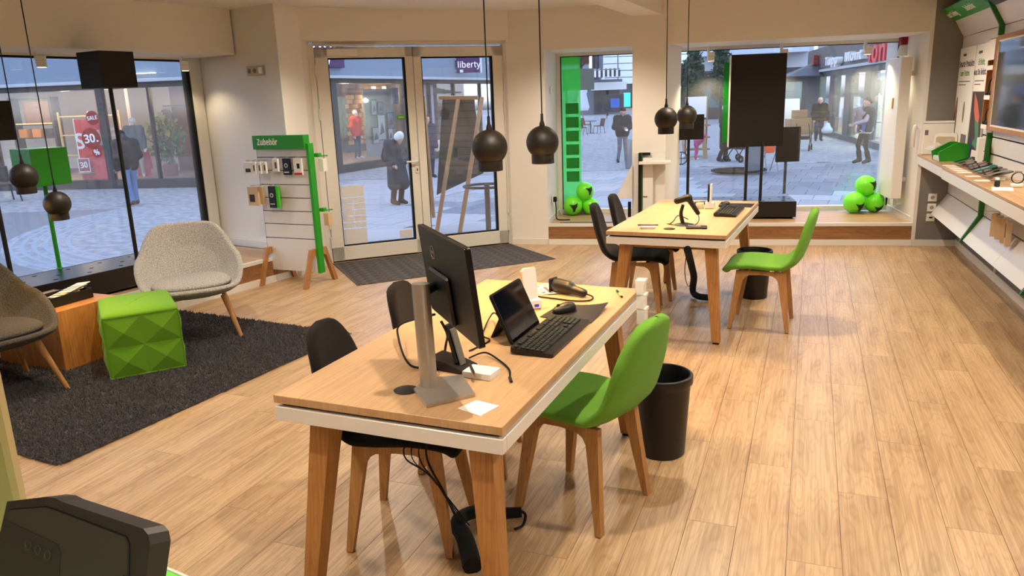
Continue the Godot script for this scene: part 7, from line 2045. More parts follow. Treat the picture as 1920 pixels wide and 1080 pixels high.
	for q in st:
		var t := thing("sale_sticker", q[5], "sticker", F1 * Vector3(q[0], q[1], -0.04), 0.0, "round sale stickers")
		t.basis = F1.basis
		var cc := PackedVector2Array()
		for i in 28: cc.append(Vector2(cos(TAU * i / 28), sin(TAU * i / 28)) * q[2])
		obj("disc", Mb.new().prism(cc, 0.0, 0.006).done(), M.crimson, t)
		obj("lettering", text(q[3], q[4], 0.006, "Droid Sans", 700), M.paper, t, Transform3D(Basis(Vector3.BACK, 0.1), Vector3(0, 0, 0.009)))
	var cd := thing("price_sign", "small red price sign with the number thirty before the sale poster", "sign", F1 * Vector3(7.52, 0.19, -0.22))
	cd.basis = F1.basis
	obj("card", bx(Vector3(0.36, 0.38, 0.02), Vector3.ZERO), M.crimson, cd)
	obj("border", Mb.new().box(Vector3(0.38, 0.02, 0.024), Vector3(0, 0.19, 0)).box(Vector3(0.38, 0.02, 0.024), Vector3(0, -0.19, 0)).box(Vector3(0.02, 0.38, 0.024), Vector3(-0.18, 0, 0)).box(Vector3(0.02, 0.38, 0.024), Vector3(0.18, 0, 0)).done(), M.paper, cd)
	obj("lettering", text("30", 0.24, 0.006, "Droid Sans", 700), M.paper, cd, Transform3D(Basis(Vector3.BACK, 0.1), Vector3(0, 0, 0.014)))
	var dt := thing("display_table", "small pale round table under the red price sign", "table", F1 * Vector3(7.5, -0.25, -0.35))
	obj("top", Mb.new().lathe([[0.0, 0.19], [0.27, 0.19], [0.27, 0.22], [0.0, 0.22]], 20).done(), M.cream, dt)
	for i in 3: obj("leg", tube_between(Vector3(0.18 * cos(i * 2.1), 0.2, 0.18 * sin(i * 2.1)), Vector3(0.2 * cos(i * 2.1), 0, 0.2 * sin(i * 2.1)), 0.014), M.cream, dt)
	# shelving and picture in the fashion shop
	var sh := thing("shop_shelf", "dark shelving with lit orange boxes in the fashion shop", "shelf", F1 * Vector3(4.1, -0.25, -2.7))
	sh.basis = F1.basis
	var dw := mat("dark_wood", Color(0.16, 0.09, 0.06), 0.6)
	for x in [-0.75, 0.75]: obj("side_panel", bx(Vector3(0.06, 2.5, 0.4), Vector3(x, 1.25, 0)), dw, sh)
	for y in [0.35, 0.8, 1.2, 1.62, 2.45]: obj("shelf_board", bx(Vector3(1.5, 0.04, 0.4), Vector3(0, y, 0)), dw, sh)
	obj("lit_strip", bx(Vector3(1.4, 0.03, 0.03), Vector3(0, 1.66, 0.1)), glow("shelf_light", Color(1, 0.7, 0.35), 2.0), sh)
	obj("picture", bx(Vector3(0.95, 0.7, 0.03), Vector3(0.15, 2.02, 0.1)), mat("sepia_print", Color(0.50, 0.36, 0.28), 0.7), sh)
	for k in 3:
		tag(obj("shop_box", bx(Vector3(0.30, 0.28, 0.25), Vector3.ZERO, 0.01), [mat("amber_box", Color(0.80, 0.52, 0.18), 0.6), mat("amber_box", Color.GRAY), dw][k], null, Transform3D(F1.basis, F1 * Vector3([3.65, 4.15, 4.6][k], 1.10, -2.65))), ["amber box at the shelf's far end in the fashion shop", "amber box in the middle of the dark shelving", "dark box at the end of the dark shelving"][k], "box")
	var rk := thing("clothes_rack", "pale rack frame behind the sale poster", "rack", F1 * Vector3(5.0, -0.25, -2.6))
	rk.basis = F1.basis
	for x in [0.0, 1.1, 2.2]: obj("post", bx(Vector3(0.05, 2.0, 0.05), Vector3(x, 1.0, 0)), M.cream, rk)
	for y in [0.6, 1.25, 1.85]: obj("rail", bx(Vector3(2.2, 0.04, 0.05), Vector3(1.1, y, 0)), M.cream, rk)
	for k in 5:
		var g := thing("hanging_garment", ["red garment hanging next to the sale poster", "red coat hanging behind the walking man", "orange garment on the brown wall's rail", "rust orange garment on the brown wall's rail", "olive garment on the brown wall's rail"][k], "garment", F1 * [Vector3(6.95, 0.55, -1.4), Vector3(8.75, 0.5, -1.2), Vector3(8.0, 1.62, -2.65), Vector3(8.3, 1.58, -2.55), Vector3(8.75, 1.62, -2.65)][k], 0.0, "garments in the fashion shop")
		g.basis = F1.basis
		obj("cloth", Mb.new().blob([[Vector3(-0.15, 0, 0), Vector3(0.15, 0, 0), 0.07, 0.07], [Vector3(-0.08, 0, 0), Vector3(-0.12, -0.75, 0), 0.10, 0.12], [Vector3(0.08, 0, 0), Vector3(0.12, -0.75, 0), 0.10, 0.12], [Vector3(-0.2, -0.02, 0), Vector3(-0.28, -0.5, 0.02), 0.06, 0.05], [Vector3(0.2, -0.02, 0), Vector3(0.28, -0.5, 0.02), 0.06, 0.05]], 0.035, 0.05).done(), [M.red_print, M.red_print, mat("orange_fabric", Color(0.9, 0.32, 0.06)), mat("rust_fabric", Color(0.62, 0.24, 0.08), 0.8), mat("olive_fabric", Color(0.36, 0.32, 0.18), 0.8)][k], g)
		obj("hanger", Mb.new().tube([Vector3(-0.2, 0.05, 0), Vector3(0, 0.12, 0), Vector3(0.2, 0.05, 0)], 0.008, 6).tube([Vector3(0, 0.12, 0), Vector3(0, 0.2, 0)], 0.006, 6).done(), M.chrome, g)
	tag(obj("hanging_rail", tube_between(Vector3(7.85, 1.82, -2.65), Vector3(10.4, 1.82, -2.65), 0.02), M.anthracite, null, F1), "dark garment rail on the fashion shop's brown wall", "rail")
	# bamboo plant
	var pl := thing("bamboo_plant", "bushy green and yellow bamboo plant in the fashion shop's window", "plant", F1 * Vector3(9.85, -0.25, -0.9))
	var stem := mat("bamboo_stem", Color(0.42, 0.36, 0.16), 0.7)
	obj("pot", Mb.new().lathe([[0.0, 0.0], [0.18, 0.0], [0.22, 0.35], [0.18, 0.36], [0.0, 0.33]], 18).done(), mat("pot_terracotta", Color(0.50, 0.30, 0.20), 0.8), pl)
	for k in 9: obj("stem", tube_between(Vector3(cos(k * 2.2) * 0.08, 0.3, sin(k * 2.2) * 0.08), Vector3(cos(k * 2.2) * 0.32, 1.5 + 0.05 * k, sin(k * 2.2) * 0.25), 0.012), stem, pl)
	leafy("foliage", Vector3(0, 1.05, 0), Vector3(0.52, 0.68, 0.42), 420, 0.15, mat("bamboo_leaf", Color(0.33, 0.45, 0.20), 0.7), pl)
	leafy("yellow_foliage", Vector3(-0.05, 1.35, 0.05), Vector3(0.45, 0.42, 0.40), 260, 0.15, mat("bamboo_leaf_yellow", Color(0.66, 0.60, 0.28), 0.7), pl)
	# framed pictures in the second shop
	var fr := [[7.60, 1.52, 0.32, 0.58], [8.0, 0.78, 0.50, 0.96], [8.62, 1.0, 0.46, 0.62], [7.60, 0.50, 0.42, 0.62], [8.55, 0.47, 0.34, 0.52], [8.0, 1.50, 0.34, 0.44]]
	var wh := ["narrow upper", "large middle", "upper outer", "lower inner", "small lower outer", "small upper middle"]
	for k in 6:
		var q: Array = fr[k]
		var f := thing("picture_frame", "%s black framed grey picture in the shop behind the left door leaf" % wh[k], "picture", F2 * Vector3(q[0], q[1], -1.5), 0.0, "black framed pictures in the shop")
		f.basis = F2.basis
		obj("frame", bx(Vector3(q[2], q[3], 0.03), Vector3.ZERO, 0.004), M.rubber, f)
		obj("print", bx(Vector3(q[2] - 0.06, q[3] - 0.06, 0.004), Vector3(0, 0, 0.016)), mat("print_%d" % (k % 3), [Color(0.55, 0.60, 0.64), Color(0.70, 0.74, 0.76), Color(0.42, 0.47, 0.52)][k % 3], 0.6), f)
		obj("print_shape", Mb.new().prism(PackedVector2Array([Vector2(-q[2] * 0.35, -q[3] * 0.3), Vector2(q[2] * 0.3, -q[3] * 0.2), Vector2(q[2] * 0.05, q[3] * 0.2), Vector2(-q[2] * 0.1, q[3] * 0.05)]), 0.018, 0.020).done(), mat("print_dark", Color(0.25, 0.29, 0.33), 0.6), f)
	tag(obj("grey_divider", bx(Vector3(1.9, 2.5, 0.06), Vector3(8.1, 0.95, -1.62)), mat("divider_grey", Color(0.52, 0.53, 0.52), 0.7), null, F2), "grey display wall carrying the black framed pictures", "display wall")
	tag(obj("purple_banner", bx(Vector3(0.42, 0.62, 0.02), Vector3(8.75, 1.92, -1.3)), mat("lavender_banner", Color(0.36, 0.33, 0.46), 0.7), null, F2), "lavender banner hanging above the framed pictures", "banner")
	tag(obj("white_banner", bx(Vector3(0.9, 2.2, 0.03), Vector3(9.9, 1.2, -0.6)), mat("banner_pale", Color(0.74, 0.72, 0.80), 0.7), null, F2), "tall pale banner beside the wooden easel", "banner")
	for k in 3: tag(obj("white_notice", bx(Vector3(0.5, 0.5, 0.02), Vector3([8.95, 14.3, 10.4][k], [0.45, 0.55, -0.1][k], [-1.0, -0.3, -0.5][k])), M.paper, null, F2), ["white notice sheet beside the framed pictures", "white notice board behind the near pendant lamp", "white sheet low behind the wooden easel"][k], "notice")
	# dark shop on the right
	var FR := frame(Vector3(-4.2, 0, 19.5), Vector3.UP, Vector3(16.2, 0, -42))
	var LR := 20.6
	var b := thing("dark_shop", "dark fronted corner shop with red and white letters seen through the back window", "building", FR.origin)
	b.basis = FR.basis
	var df: Material = M.dark_facade
	obj("fascia", bx(Vector3(LR, 1.1, 0.3), Vector3(LR / 2, 2.98, -0.1)), df, b)
	obj("upper_wall", bx(Vector3(LR - 1.0, 3.0, 0.3), Vector3(LR / 2 + 0.5, 5.0, -0.4)), mat("upper_pale", Color(0.66, 0.68, 0.71), 0.7), b)
	obj("light_strip", bx(Vector3(15.5, 0.11, 0.14), Vector3(11.9, 2.44, 0.10), 0.01), M.light_strip, b)
	obj("lower_band", bx(Vector3(LR, 0.24, 0.25), Vector3(LR / 2, 2.28, -0.1)), df, b)
	obj("plinth", bx(Vector3(LR, 0.22, 0.3), Vector3(LR / 2, G + 0.11, -0.05)), df, b)
	obj("shop_floor", bx(Vector3(LR, 0.06, 4), Vector3(LR / 2, -0.3, -2.1)), M.shop_floor, b)
	obj("shop_ceiling", bx(Vector3(LR, 0.1, 4), Vector3(LR / 2, 2.3, -2.1)), M.paper, b)
	obj("back_wall", bx(Vector3(LR, 3.2, 0.15), Vector3(LR / 2, 1.1, -3.2)), mat("shop_pale_green", Color(0.86, 0.90, 0.86), 0.8), b)
	var ends := [0.0, 3.77, 6.3, 7.26, 9.58, 10.67, 12.99, 13.95, 16.37, 18.6, 20.6]
	for i in range(0, ends.size() - 1):
		var w: float = ends[i + 1] - ends[i]
		var c: float = (ends[i + 1] + ends[i]) / 2
		if i % 2 == 0: obj("mullion", bx(Vector3(w if i > 0 else w, 2.5, 0.30), Vector3(c, 0.95, -0.12), 0.01), df, b)
		else:
			obj("pane", bx(Vector3(w, 2.5, 0.012), Vector3(c, 0.94, -0.05)), M.window_glass, b)
	for q in [4.8, 8.4, 11.9, 15.2, 18.0]: shop_light(FR * Vector3(q, 1.9, -1.5), 7.0, Color(0.92, 1.0, 0.95))
	for k in 3: tag(obj("display_case", Mb.new().box(Vector3(1.5, 0.55, 0.7), Vector3(0, 0.275, 0), 0.02).box(Vector3(1.3, 0.05, 0.5), Vector3(0, 0.6, 0), 0.0).done(), [M.white_plastic, M.white_plastic, M.alu][k], null, FR * Transform3D(Basis(), Vector3([8.5, 12.0, 15.4][k], -0.27, -0.8))), ["white display case in the dark shop's second window", "white display case in the dark shop's third window", "grey display case in the dark shop's nearest window"][k], "display case")
	var bq := thing("flower_bouquet", "white flowers in the dark shop's window above the carried child", "flowers", FR * Vector3(12.1, 0.35, -0.8))
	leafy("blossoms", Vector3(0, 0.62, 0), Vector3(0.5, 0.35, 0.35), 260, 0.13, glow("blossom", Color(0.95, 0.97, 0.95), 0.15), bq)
	obj("vase", Mb.new().lathe([[0.0, 0.0], [0.12, 0.0], [0.16, 0.3], [0.10, 0.4], [0.0, 0.4]], 14).done(), M.white_plastic, bq)
	var rl := thing("red_letters", "big red three dimensional letters on the dark shop's fascia", "letters", FR * Vector3(15.45, 2.79, 0.16))
	rl.basis = FR.basis
	obj("lettering", text("ion", 1.02, 0.22, "Droid Sans", 700), mat("letter_red", Color(0.85, 0.16, 0.20), 0.4), rl, Transform3D(Basis.from_scale(Vector3(1.55, 0.98, 1)), Vector3.ZERO))
	for k in 2:
		var wl := thing("white_letters", ["far group of white letters on the dark shop's fascia", "middle group of white letters on the dark shop's fascia"][k], "letters", FR * Vector3([7.6, 11.85][k], [2.79, 2.80][k], 0.14), 0.0, "white letters on the dark shop")
		wl.basis = FR.basis
		obj("lettering", text(["Tupp", "Mont"][k], 0.50, 0.30, "Droid Sans", 700), M.paper, wl, Transform3D(Basis.from_scale(Vector3(2.4, 1.0, 1)), Vector3.ZERO))
	var cn := thing("entrance_canopy", "dark pointed canopy over the dark shop's far entrance", "canopy", FR * Vector3(2.0, 2.2, 0.0))
	cn.basis = FR.basis
	var m := Mb.new()
	var p := [Vector3(-2.6, 0, 0), Vector3(2.6, 0, 0), Vector3(2.6, 0, 1.7), Vector3(-2.6, 0, 1.7), Vector3(0.6, 0.75, 0.0)]
	m.tri(p[3], p[2], p[4]).tri(p[2], p[1], p[4]).tri(p[0], p[3], p[4]).quad(p[0], p[1], p[2], p[3])
	obj("roof_skin", m.done(), mat("canopy_grey", Color(0.26, 0.28, 0.31), 0.5), cn)
	obj("edge_rail", Mb.new().tube([p[0], p[3], p[2], p[1]], 0.05, 6).done(), an, cn)
	tag(obj("fascia_lamp", Mb.new().box(Vector3(0.5, 0.25, 0.2), Vector3(0, 0.15, 0), 0.02).box(Vector3(0.5, 0.2, 0.22), Vector3(0, -0.1, 0), 0.02).done(), M.crimson, null, FR * Transform3D(Basis(), Vector3(3.1, 2.95, 0.2))), "small red and white lamp above the dark canopy", "lamp")
	# buildings between panel building and dark shop
	var wb := thing("balcony_house", "white house with projecting balconies beyond the dark shop", "building", Vector3(19.5, 0, -62), -0.3)
	obj("wall", bx(Vector3(9, 12, 5), Vector3(0, 6.0, -3)), mat("white_render", Color(0.80, 0.82, 0.85), 0.8), wb)
	for k in 3: obj("balcony_slab", bx(Vector3(8, 0.5, 2), Vector3(0, 4.6 + k * 2.9, 0.4), 0.02), mat("white_render", Color.WHITE), wb)
	for k in 4: obj("window", bx(Vector3(1.1, 1.7, 0.1), Vector3(-3 + k * 2.0, 6.4, -0.45)), mat("window_blue", Color(0.45, 0.58, 0.68), 0.2), wb)
	obj("ground_floor", bx(Vector3(8.6, 3.4, 0.3), Vector3(0, 1.2, -0.4)), M.dark_facade, wb)
	for k in 3: obj("window", bx(Vector3(1.9, 1.8, 0.1), Vector3(-2.8 + k * 2.8, 1.3, -0.22)), mat("teal_glass", Color(0.15, 0.42, 0.48), 0.2), wb)
	obj("awning", Mb.new().box(Vector3(8.8, 0.12, 1.8), Vector3(0, 3.2, 0.5), 0.0, Transform3D(Basis(Vector3.RIGHT, 0.15), Vector3.ZERO)).done(), mat("canvas_dark", Color(0.25, 0.22, 0.22), 0.8), wb)
	for k in 4: obj("gold_letter", text("IONS"[k], 1.0, 0.15, "Droid Sans", 700), mat("gold_letter", Color(0.75, 0.62, 0.35), 0.4, 0.3), wb, Transform3D(Basis(), Vector3(-4.0 + k * 0.75, 5.4, 1.6)))
# ---------------------------------------------------------------- people and mannequins
var head_mesh: Mb
var hand_mesh: Mb
func joints(h: float, over := {}) -> Dictionary:          # standing figure facing +z, feet on y = 0
	var j := {
		"hipL": Vector3(-0.09, 0.92, 0), "hipR": Vector3(0.09, 0.92, 0), "kneeL": Vector3(-0.10, 0.50, 0.02), "kneeR": Vector3(0.10, 0.50, 0.02),
		"ankL": Vector3(-0.10, 0.08, -0.03), "ankR": Vector3(0.10, 0.08, -0.03), "toeL": Vector3(-0.12, 0.035, 0.13), "toeR": Vector3(0.12, 0.035, 0.13),
		"waist": Vector3(0, 1.08, 0), "chest": Vector3(0, 1.30, 0.0), "neck": Vector3(0, 1.47, -0.01), "head": Vector3(0, 1.62, 0.015),
		"shL": Vector3(-0.18, 1.40, -0.01), "shR": Vector3(0.18, 1.40, -0.01), "elL": Vector3(-0.235, 1.12, -0.03), "elR": Vector3(0.235, 1.12, -0.03),
		"wrL": Vector3(-0.24, 0.88, 0.04), "wrR": Vector3(0.24, 0.88, 0.04)}
	for k in over: j[k] = over[k]
	for k in j: j[k] *= h / 1.75
	return j
func limb(j: Dictionary, a: String, b: String, ra: float, rb: float, s: float) -> Array: return [j[a], j[b], ra * s, rb * s]

func person(label: String, cat: String, at: Vector3, turn: float, h: float, over: Dictionary, look: Dictionary) -> Node3D:
	if head_mesh == null:
		head_mesh = Mb.new().blob([[Vector3(0, 0.035, -0.012), Vector3(0, 0.02, -0.02), 0.088, 0.086], [Vector3(0, -0.03, 0.02), Vector3(0, -0.075, 0.04), 0.066, 0.036], [Vector3(0, 0.012, 0.078), Vector3(0, -0.025, 0.092), 0.010, 0.015], [Vector3(-0.03, 0.018, 0.070), Vector3(0.03, 0.018, 0.070), 0.016, 0.016], [Vector3(-0.022, -0.058, 0.070), Vector3(0.022, -0.058, 0.070), 0.009, 0.009], [Vector3(-0.085, 0.0, -0.01), Vector3(-0.088, -0.03, -0.005), 0.016, 0.010], [Vector3(0.085, 0.0, -0.01), Vector3(0.088, -0.03, -0.005), 0.016, 0.010]], 0.0075, 0.02)
		var hb := [[Vector3(-0.018, 0, 0), Vector3(-0.026, -0.075, 0.004), 0.017, 0.012], [Vector3(0.014, 0, 0), Vector3(0.022, -0.075, 0.004), 0.017, 0.012]]
		for f in 4:
			var x := -0.028 + f * 0.0185
			var l: float = [0.030, 0.036, 0.038, 0.032][f]
			hb.append([Vector3(x, -0.078, 0.004), Vector3(x * 1.08, -0.078 - l, 0.012), 0.0085, 0.008])
			hb.append([Vector3(x * 1.08, -0.078 - l, 0.012), Vector3(x * 1.06, -0.078 - l * 1.75, 0.030), 0.008, 0.0065])
		hb.append([Vector3(0.030, -0.02, 0.008), Vector3(0.050, -0.055, 0.022), 0.011, 0.009])
		hb.append([Vector3(0.050, -0.055, 0.022), Vector3(0.048, -0.085, 0.036), 0.009, 0.007])
		hand_mesh = Mb.new().blob(hb, 0.006, 0.010)
	var j := joints(h, over)
	var s := h / 1.75
	var t := thing(look.get("name", "person"), label, cat, at, turn, look.get("group", ""))
	var skin: Material = look.skin
	# the body: one continuous figure under the clothes
	var body := Mb.new().blob([limb(j, "hipL", "kneeL", 0.075, 0.05, s), limb(j, "hipR", "kneeR", 0.075, 0.05, s), limb(j, "kneeL", "ankL", 0.048, 0.036, s), limb(j, "kneeR", "ankR", 0.048, 0.036, s), limb(j, "ankL", "toeL", 0.034, 0.026, s), limb(j, "ankR", "toeR", 0.034, 0.026, s), limb(j, "hipL", "hipR", 0.095, 0.095, s), limb(j, "hipL", "shL", 0.085, 0.075, s), limb(j, "hipR", "shR", 0.085, 0.075, s), limb(j, "waist", "chest", 0.10, 0.11, s), limb(j, "shL", "shR", 0.055, 0.055, s), limb(j, "shL", "elL", 0.045, 0.036, s), limb(j, "shR", "elR", 0.045, 0.036, s), limb(j, "elL", "wrL", 0.036, 0.026, s), limb(j, "elR", "wrR", 0.036, 0.026, s), limb(j, "chest", "neck", 0.06, 0.052, s), limb(j, "neck", "head", 0.052, 0.05, s)], 0.026, 0.04)
	var hx := Transform3D(Basis.from_euler(look.get("head", Vector3.ZERO)).scaled(Vector3.ONE * s * 1.04), j.head)
	body.add(head_mesh, hx)
	for side in ["L", "R"]:
		var d: Vector3 = (j["wr" + side] - j["el" + side]).normalized()
		var fw: Vector3 = look.get("palm", Vector3(0, 0, 1))
		var xx := (-d).cross(fw).normalized()
		var hxf := Transform3D(Basis(xx * (-1.0 if side == "L" else 1.0) * s, -d * s, xx.cross(-d) * s * 1.0), j["wr" + side] + d * 0.02)
		if hxf.basis.determinant() < 0: hxf.basis.z = -hxf.basis.z
		body.add(hand_mesh, hxf)
	obj("body", body.done(), skin, t)
	if look.get("face", true):
		for x in [-0.03, 0.03]: obj("eye", Mb.new().ball(Vector3(0.011, 0.007, 0.006), Vector3(x, 0.016, 0.083), 8).done(), mat("eye_dark", Color(0.08, 0.06, 0.05), 0.3), t, hx)
		obj("mouth", Mb.new().ball(Vector3(0.022, 0.005, 0.005), Vector3(0, -0.058, 0.077), 8).done(), mat("lips", Color(0.55, 0.27, 0.24), 0.6), t, hx)
	for g in look.wear:
		var bones := []
		match g[0]:
			"jacket", "coat", "shirt", "vest":
				var e: float = g[2]
				bones = [limb(j, "hipL", "shL", 0.105 + e, 0.095 + e, s), limb(j, "hipR", "shR", 0.105 + e, 0.095 + e, s), limb(j, "waist", "chest", 0.125 + e, 0.125 + e, s), limb(j, "shL", "shR", 0.072 + e, 0.072 + e, s), limb(j, "chest", "neck", 0.08 + e, 0.068 + e * 0.5, s)]
				if g[0] != "vest": bones += [limb(j, "shL", "elL", 0.066 + e, 0.056 + e, s), limb(j, "shR", "elR", 0.066 + e, 0.056 + e, s), limb(j, "elL", "wrL", 0.054 + e, 0.043 + e, s), limb(j, "elR", "wrR", 0.054 + e, 0.043 + e, s)]
				if g[0] == "coat":
					for q in ["L", "R"]:
						var low: Vector3 = j["hip" + q].lerp(j["knee" + q], 1.05)
						bones.append([j["hip" + q], low * Vector3(1.25, 1, 1), (0.12 + e) * s, (0.125 + e) * s])
					bones.append([j.waist, j.kneeL.lerp(j.kneeR, 0.5) + Vector3(0, 0.02, 0), (0.12 + e) * s, (0.12 + e) * s])
			"sleeves": bones = [limb(j, "shL", "elL", 0.068, 0.058, s), limb(j, "shR", "elR", 0.068, 0.058, s), limb(j, "elL", "wrL", 0.055, 0.043, s), limb(j, "elR", "wrR", 0.055, 0.043, s)]
			"trousers": 
				var e: float = g[2]
				bones = [limb(j, "hipL", "hipR", 0.108 + e, 0.108 + e, s), limb(j, "hipL", "kneeL", 0.088 + e, 0.066 + e, s), limb(j, "hipR", "kneeR", 0.088 + e, 0.066 + e, s), limb(j, "kneeL", "ankL", 0.064 + e, 0.052 + e, s), limb(j, "kneeR", "ankR", 0.064 + e, 0.052 + e, s)]
			"shoes": bones = [limb(j, "ankL", "toeL", 0.054, 0.045, s), limb(j, "ankR", "toeR", 0.054, 0.045, s), [j.ankL + Vector3(0, 0.0, -0.03), j.ankL + Vector3(0, -0.03, -0.03), 0.045 * s, 0.045 * s], [j.ankR + Vector3(0, 0, -0.03), j.ankR + Vector3(0, -0.03, -0.03), 0.045 * s, 0.045 * s]]
			"boots": bones = [limb(j, "ankL", "toeL", 0.058, 0.045, s), limb(j, "ankR", "toeR", 0.058, 0.045, s), [j.ankL, j.ankL.lerp(j.kneeL, 0.55), 0.062 * s, 0.072 * s], [j.ankR, j.ankR.lerp(j.kneeR, 0.55), 0.062 * s, 0.072 * s]]
			"hair": bones = [[hx * Vector3(0, 0.058, -0.022), hx * Vector3(0, 0.045, -0.03), 0.092 * s, 0.094 * s], [hx * Vector3(0, 0.02, -0.055), hx * Vector3(0, -0.03, -0.06), 0.07 * s, 0.05 * s]]
			"bun": bones = [[hx * Vector3(0, 0.058, -0.022), hx * Vector3(0, 0.04, -0.03), 0.094 * s, 0.096 * s], [hx * Vector3(0, 0.03, -0.10), hx * Vector3(0, 0.02, -0.15), 0.04 * s, 0.03 * s]]
			"hat": bones = [[hx * Vector3(0, 0.075, -0.015), hx * Vector3(0, 0.055, -0.02), 0.095 * s, 0.104 * s], [hx * Vector3(-0.05, 0.02, -0.03), hx * Vector3(0.05, 0.02, -0.03), 0.075 * s, 0.075 * s]]
			"hood": bones = [[hx * Vector3(-0.06, -0.10, -0.05), hx * Vector3(0.06, -0.10, -0.05), 0.07 * s, 0.07 * s], [hx * Vector3(0, -0.08, -0.08), hx * Vector3(0, -0.02, -0.09), 0.07 * s, 0.06 * s]]
			"scarf": bones = [[hx * Vector3(-0.05, -0.12, 0.0), hx * Vector3(0.05, -0.12, 0.0), 0.07 * s, 0.07 * s], [hx * Vector3(0, -0.12, 0.05), hx * Vector3(0, -0.12, -0.05), 0.06 * s, 0.06 * s]]
			"backpack": bones = [[j.chest + Vector3(-0.06, -0.02, -0.20), j.waist + Vector3(-0.06, 0.02, -0.22), 0.12 * s, 0.13 * s], [j.chest + Vector3(0.06, -0.02, -0.20), j.waist + Vector3(0.06, 0.02, -0.22), 0.12 * s, 0.13 * s]]
		obj(g[0], Mb.new().blob(bones, g[3] if g.size() > 3 else 0.024, 0.035).done(), g[1], t)
	return t

func people() -> void:
	var skin := mat("skin", Color(0.80, 0.60, 0.50), 0.6)
	var navy := mat("navy_jacket", Color(0.10, 0.115, 0.15), 0.7)
	var blk := mat("black_jacket", Color(0.055, 0.055, 0.06), 0.7)
	var jeans := mat("jeans_blue", Color(0.36, 0.47, 0.62), 0.8)
	var djeans := mat("jeans_dark", Color(0.12, 0.16, 0.26), 0.8)
	var grey := mat("trousers_grey", Color(0.42, 0.42, 0.44), 0.8)
	var shoe := mat("shoe_dark", Color(0.07, 0.06, 0.06), 0.6)
	var brown := mat("shoe_brown", Color(0.30, 0.13, 0.09), 0.6)
	var hair := mat("hair_dark", Color(0.09, 0.07, 0.06), 0.8)
	var white := mat("hair_white", Color(0.78, 0.77, 0.75), 0.8)
	var wool := mat("knit_white", Color(0.85, 0.84, 0.82), 0.9)
	# man in jeans walking past the fashion shop, head bent, seen from behind
	person("man in dark quilted jacket and light blue jeans walking past the fashion shop", "person", ath(252, 385, G), -2.25, 1.80, {"kneeL": Vector3(-0.10, 0.50, 0.10), "ankL": Vector3(-0.10, 0.09, 0.06), "toeL": Vector3(-0.12, 0.04, 0.22), "ankR": Vector3(0.10, 0.10, -0.16), "toeR": Vector3(0.12, 0.035, 0.0), "kneeR": Vector3(0.10, 0.50, -0.03), "head": Vector3(0, 1.56, 0.12), "neck": Vector3(0, 1.45, 0.04), "elL": Vector3(-0.25, 1.14, -0.05), "wrL": Vector3(-0.20, 1.02, 0.18), "elR": Vector3(0.26, 1.12, -0.10)},
		{"skin": skin, "head": Vector3(0.5, 0, 0), "wear": [["jacket", navy, 0.035], ["trousers", jeans, 0.012], ["shoes", brown, 0.0], ["hair", hair, 0], ["hood", navy, 0]]})
	# woman in a long quilted coat outside the door
	person("bent woman in long dark quilted coat and white cap outside the door", "person", ath(748, 383, G), 0.9, 1.62, {"head": Vector3(0, 1.52, 0.16), "neck": Vector3(0, 1.42, 0.06), "chest": Vector3(0, 1.28, 0.03), "kneeR": Vector3(0.10, 0.50, 0.06), "ankL": Vector3(-0.10, 0.08, -0.08), "wrL": Vector3(-0.20, 0.98, 0.10), "wrR": Vector3(0.20, 1.0, 0.14)},
		{"skin": skin, "head": Vector3(0.55, 0, 0), "wear": [["coat", mat("coat_slate", Color(0.13, 0.15, 0.19), 0.6), 0.03], ["trousers", djeans, 0.0], ["boots", mat("boot_brown", Color(0.14, 0.09, 0.07), 0.6), 0], ["hat", wool, 0, 0.012], ["hood", mat("coat_slate", Color.GRAY), 0], ["backpack", blk, 0]]})
	person("passer-by in a dark blue jacket half hidden behind the door's middle", "person", ath(806, 333, G), 0.6, 1.78, {}, {"skin": skin, "wear": [["jacket", mat("jacket_blue", Color(0.10, 0.14, 0.26), 0.7), 0.03], ["trousers", djeans, 0.01], ["shoes", shoe, 0], ["hair", hair, 0]]})
	# man looking at his phone
	var pm := person("man in dark jacket and grey trousers looking down at his phone near the pillar", "person", ath(1167, 304, G), 0.15, 1.76, {"head": Vector3(0.0, 1.59, 0.07), "elL": Vector3(-0.27, 1.13, 0.0), "wrL": Vector3(-0.07, 1.10, 0.24), "elR": Vector3(0.27, 1.13, 0.0), "wrR": Vector3(0.07, 1.06, 0.24), "ankL": Vector3(-0.14, 0.08, -0.03), "ankR": Vector3(0.14, 0.08, -0.03), "toeL": Vector3(-0.18, 0.035, 0.12), "toeR": Vector3(0.18, 0.035, 0.12)},
		{"skin": skin, "head": Vector3(0.5, 0, 0), "wear": [["jacket", mat("jacket_charcoal", Color(0.10, 0.105, 0.12), 0.7), 0.03], ["trousers", grey, 0.0], ["shoes", shoe, 0], ["hair", hair, 0, 0.012]]})
	tag(obj("handheld_phone", bx(Vector3(0.09, 0.16, 0.012), Vector3.ZERO, 0.004), M.paper, null, pm.transform * Transform3D(Basis(Vector3.RIGHT, -0.9), Vector3(0.03, 1.07, 0.33))), "pale phone in the hands of the man near the pillar", "phone")
	# old man with a cane and a white bag
	var om := person("white haired man in black jacket leaning on a cane by the dark shop", "person", ath(1534, 264, G), -0.25, 1.75, {"elL": Vector3(-0.27, 1.12, 0.02), "wrL": Vector3(-0.24, 0.92, 0.16), "elR": Vector3(0.28, 1.13, -0.05), "wrR": Vector3(0.26, 0.88, 0.08)},
		{"skin": skin, "wear": [["jacket", blk, 0.05], ["trousers", djeans, 0.01], ["shoes", shoe, 0], ["hair", white, 0, 0.012]]})
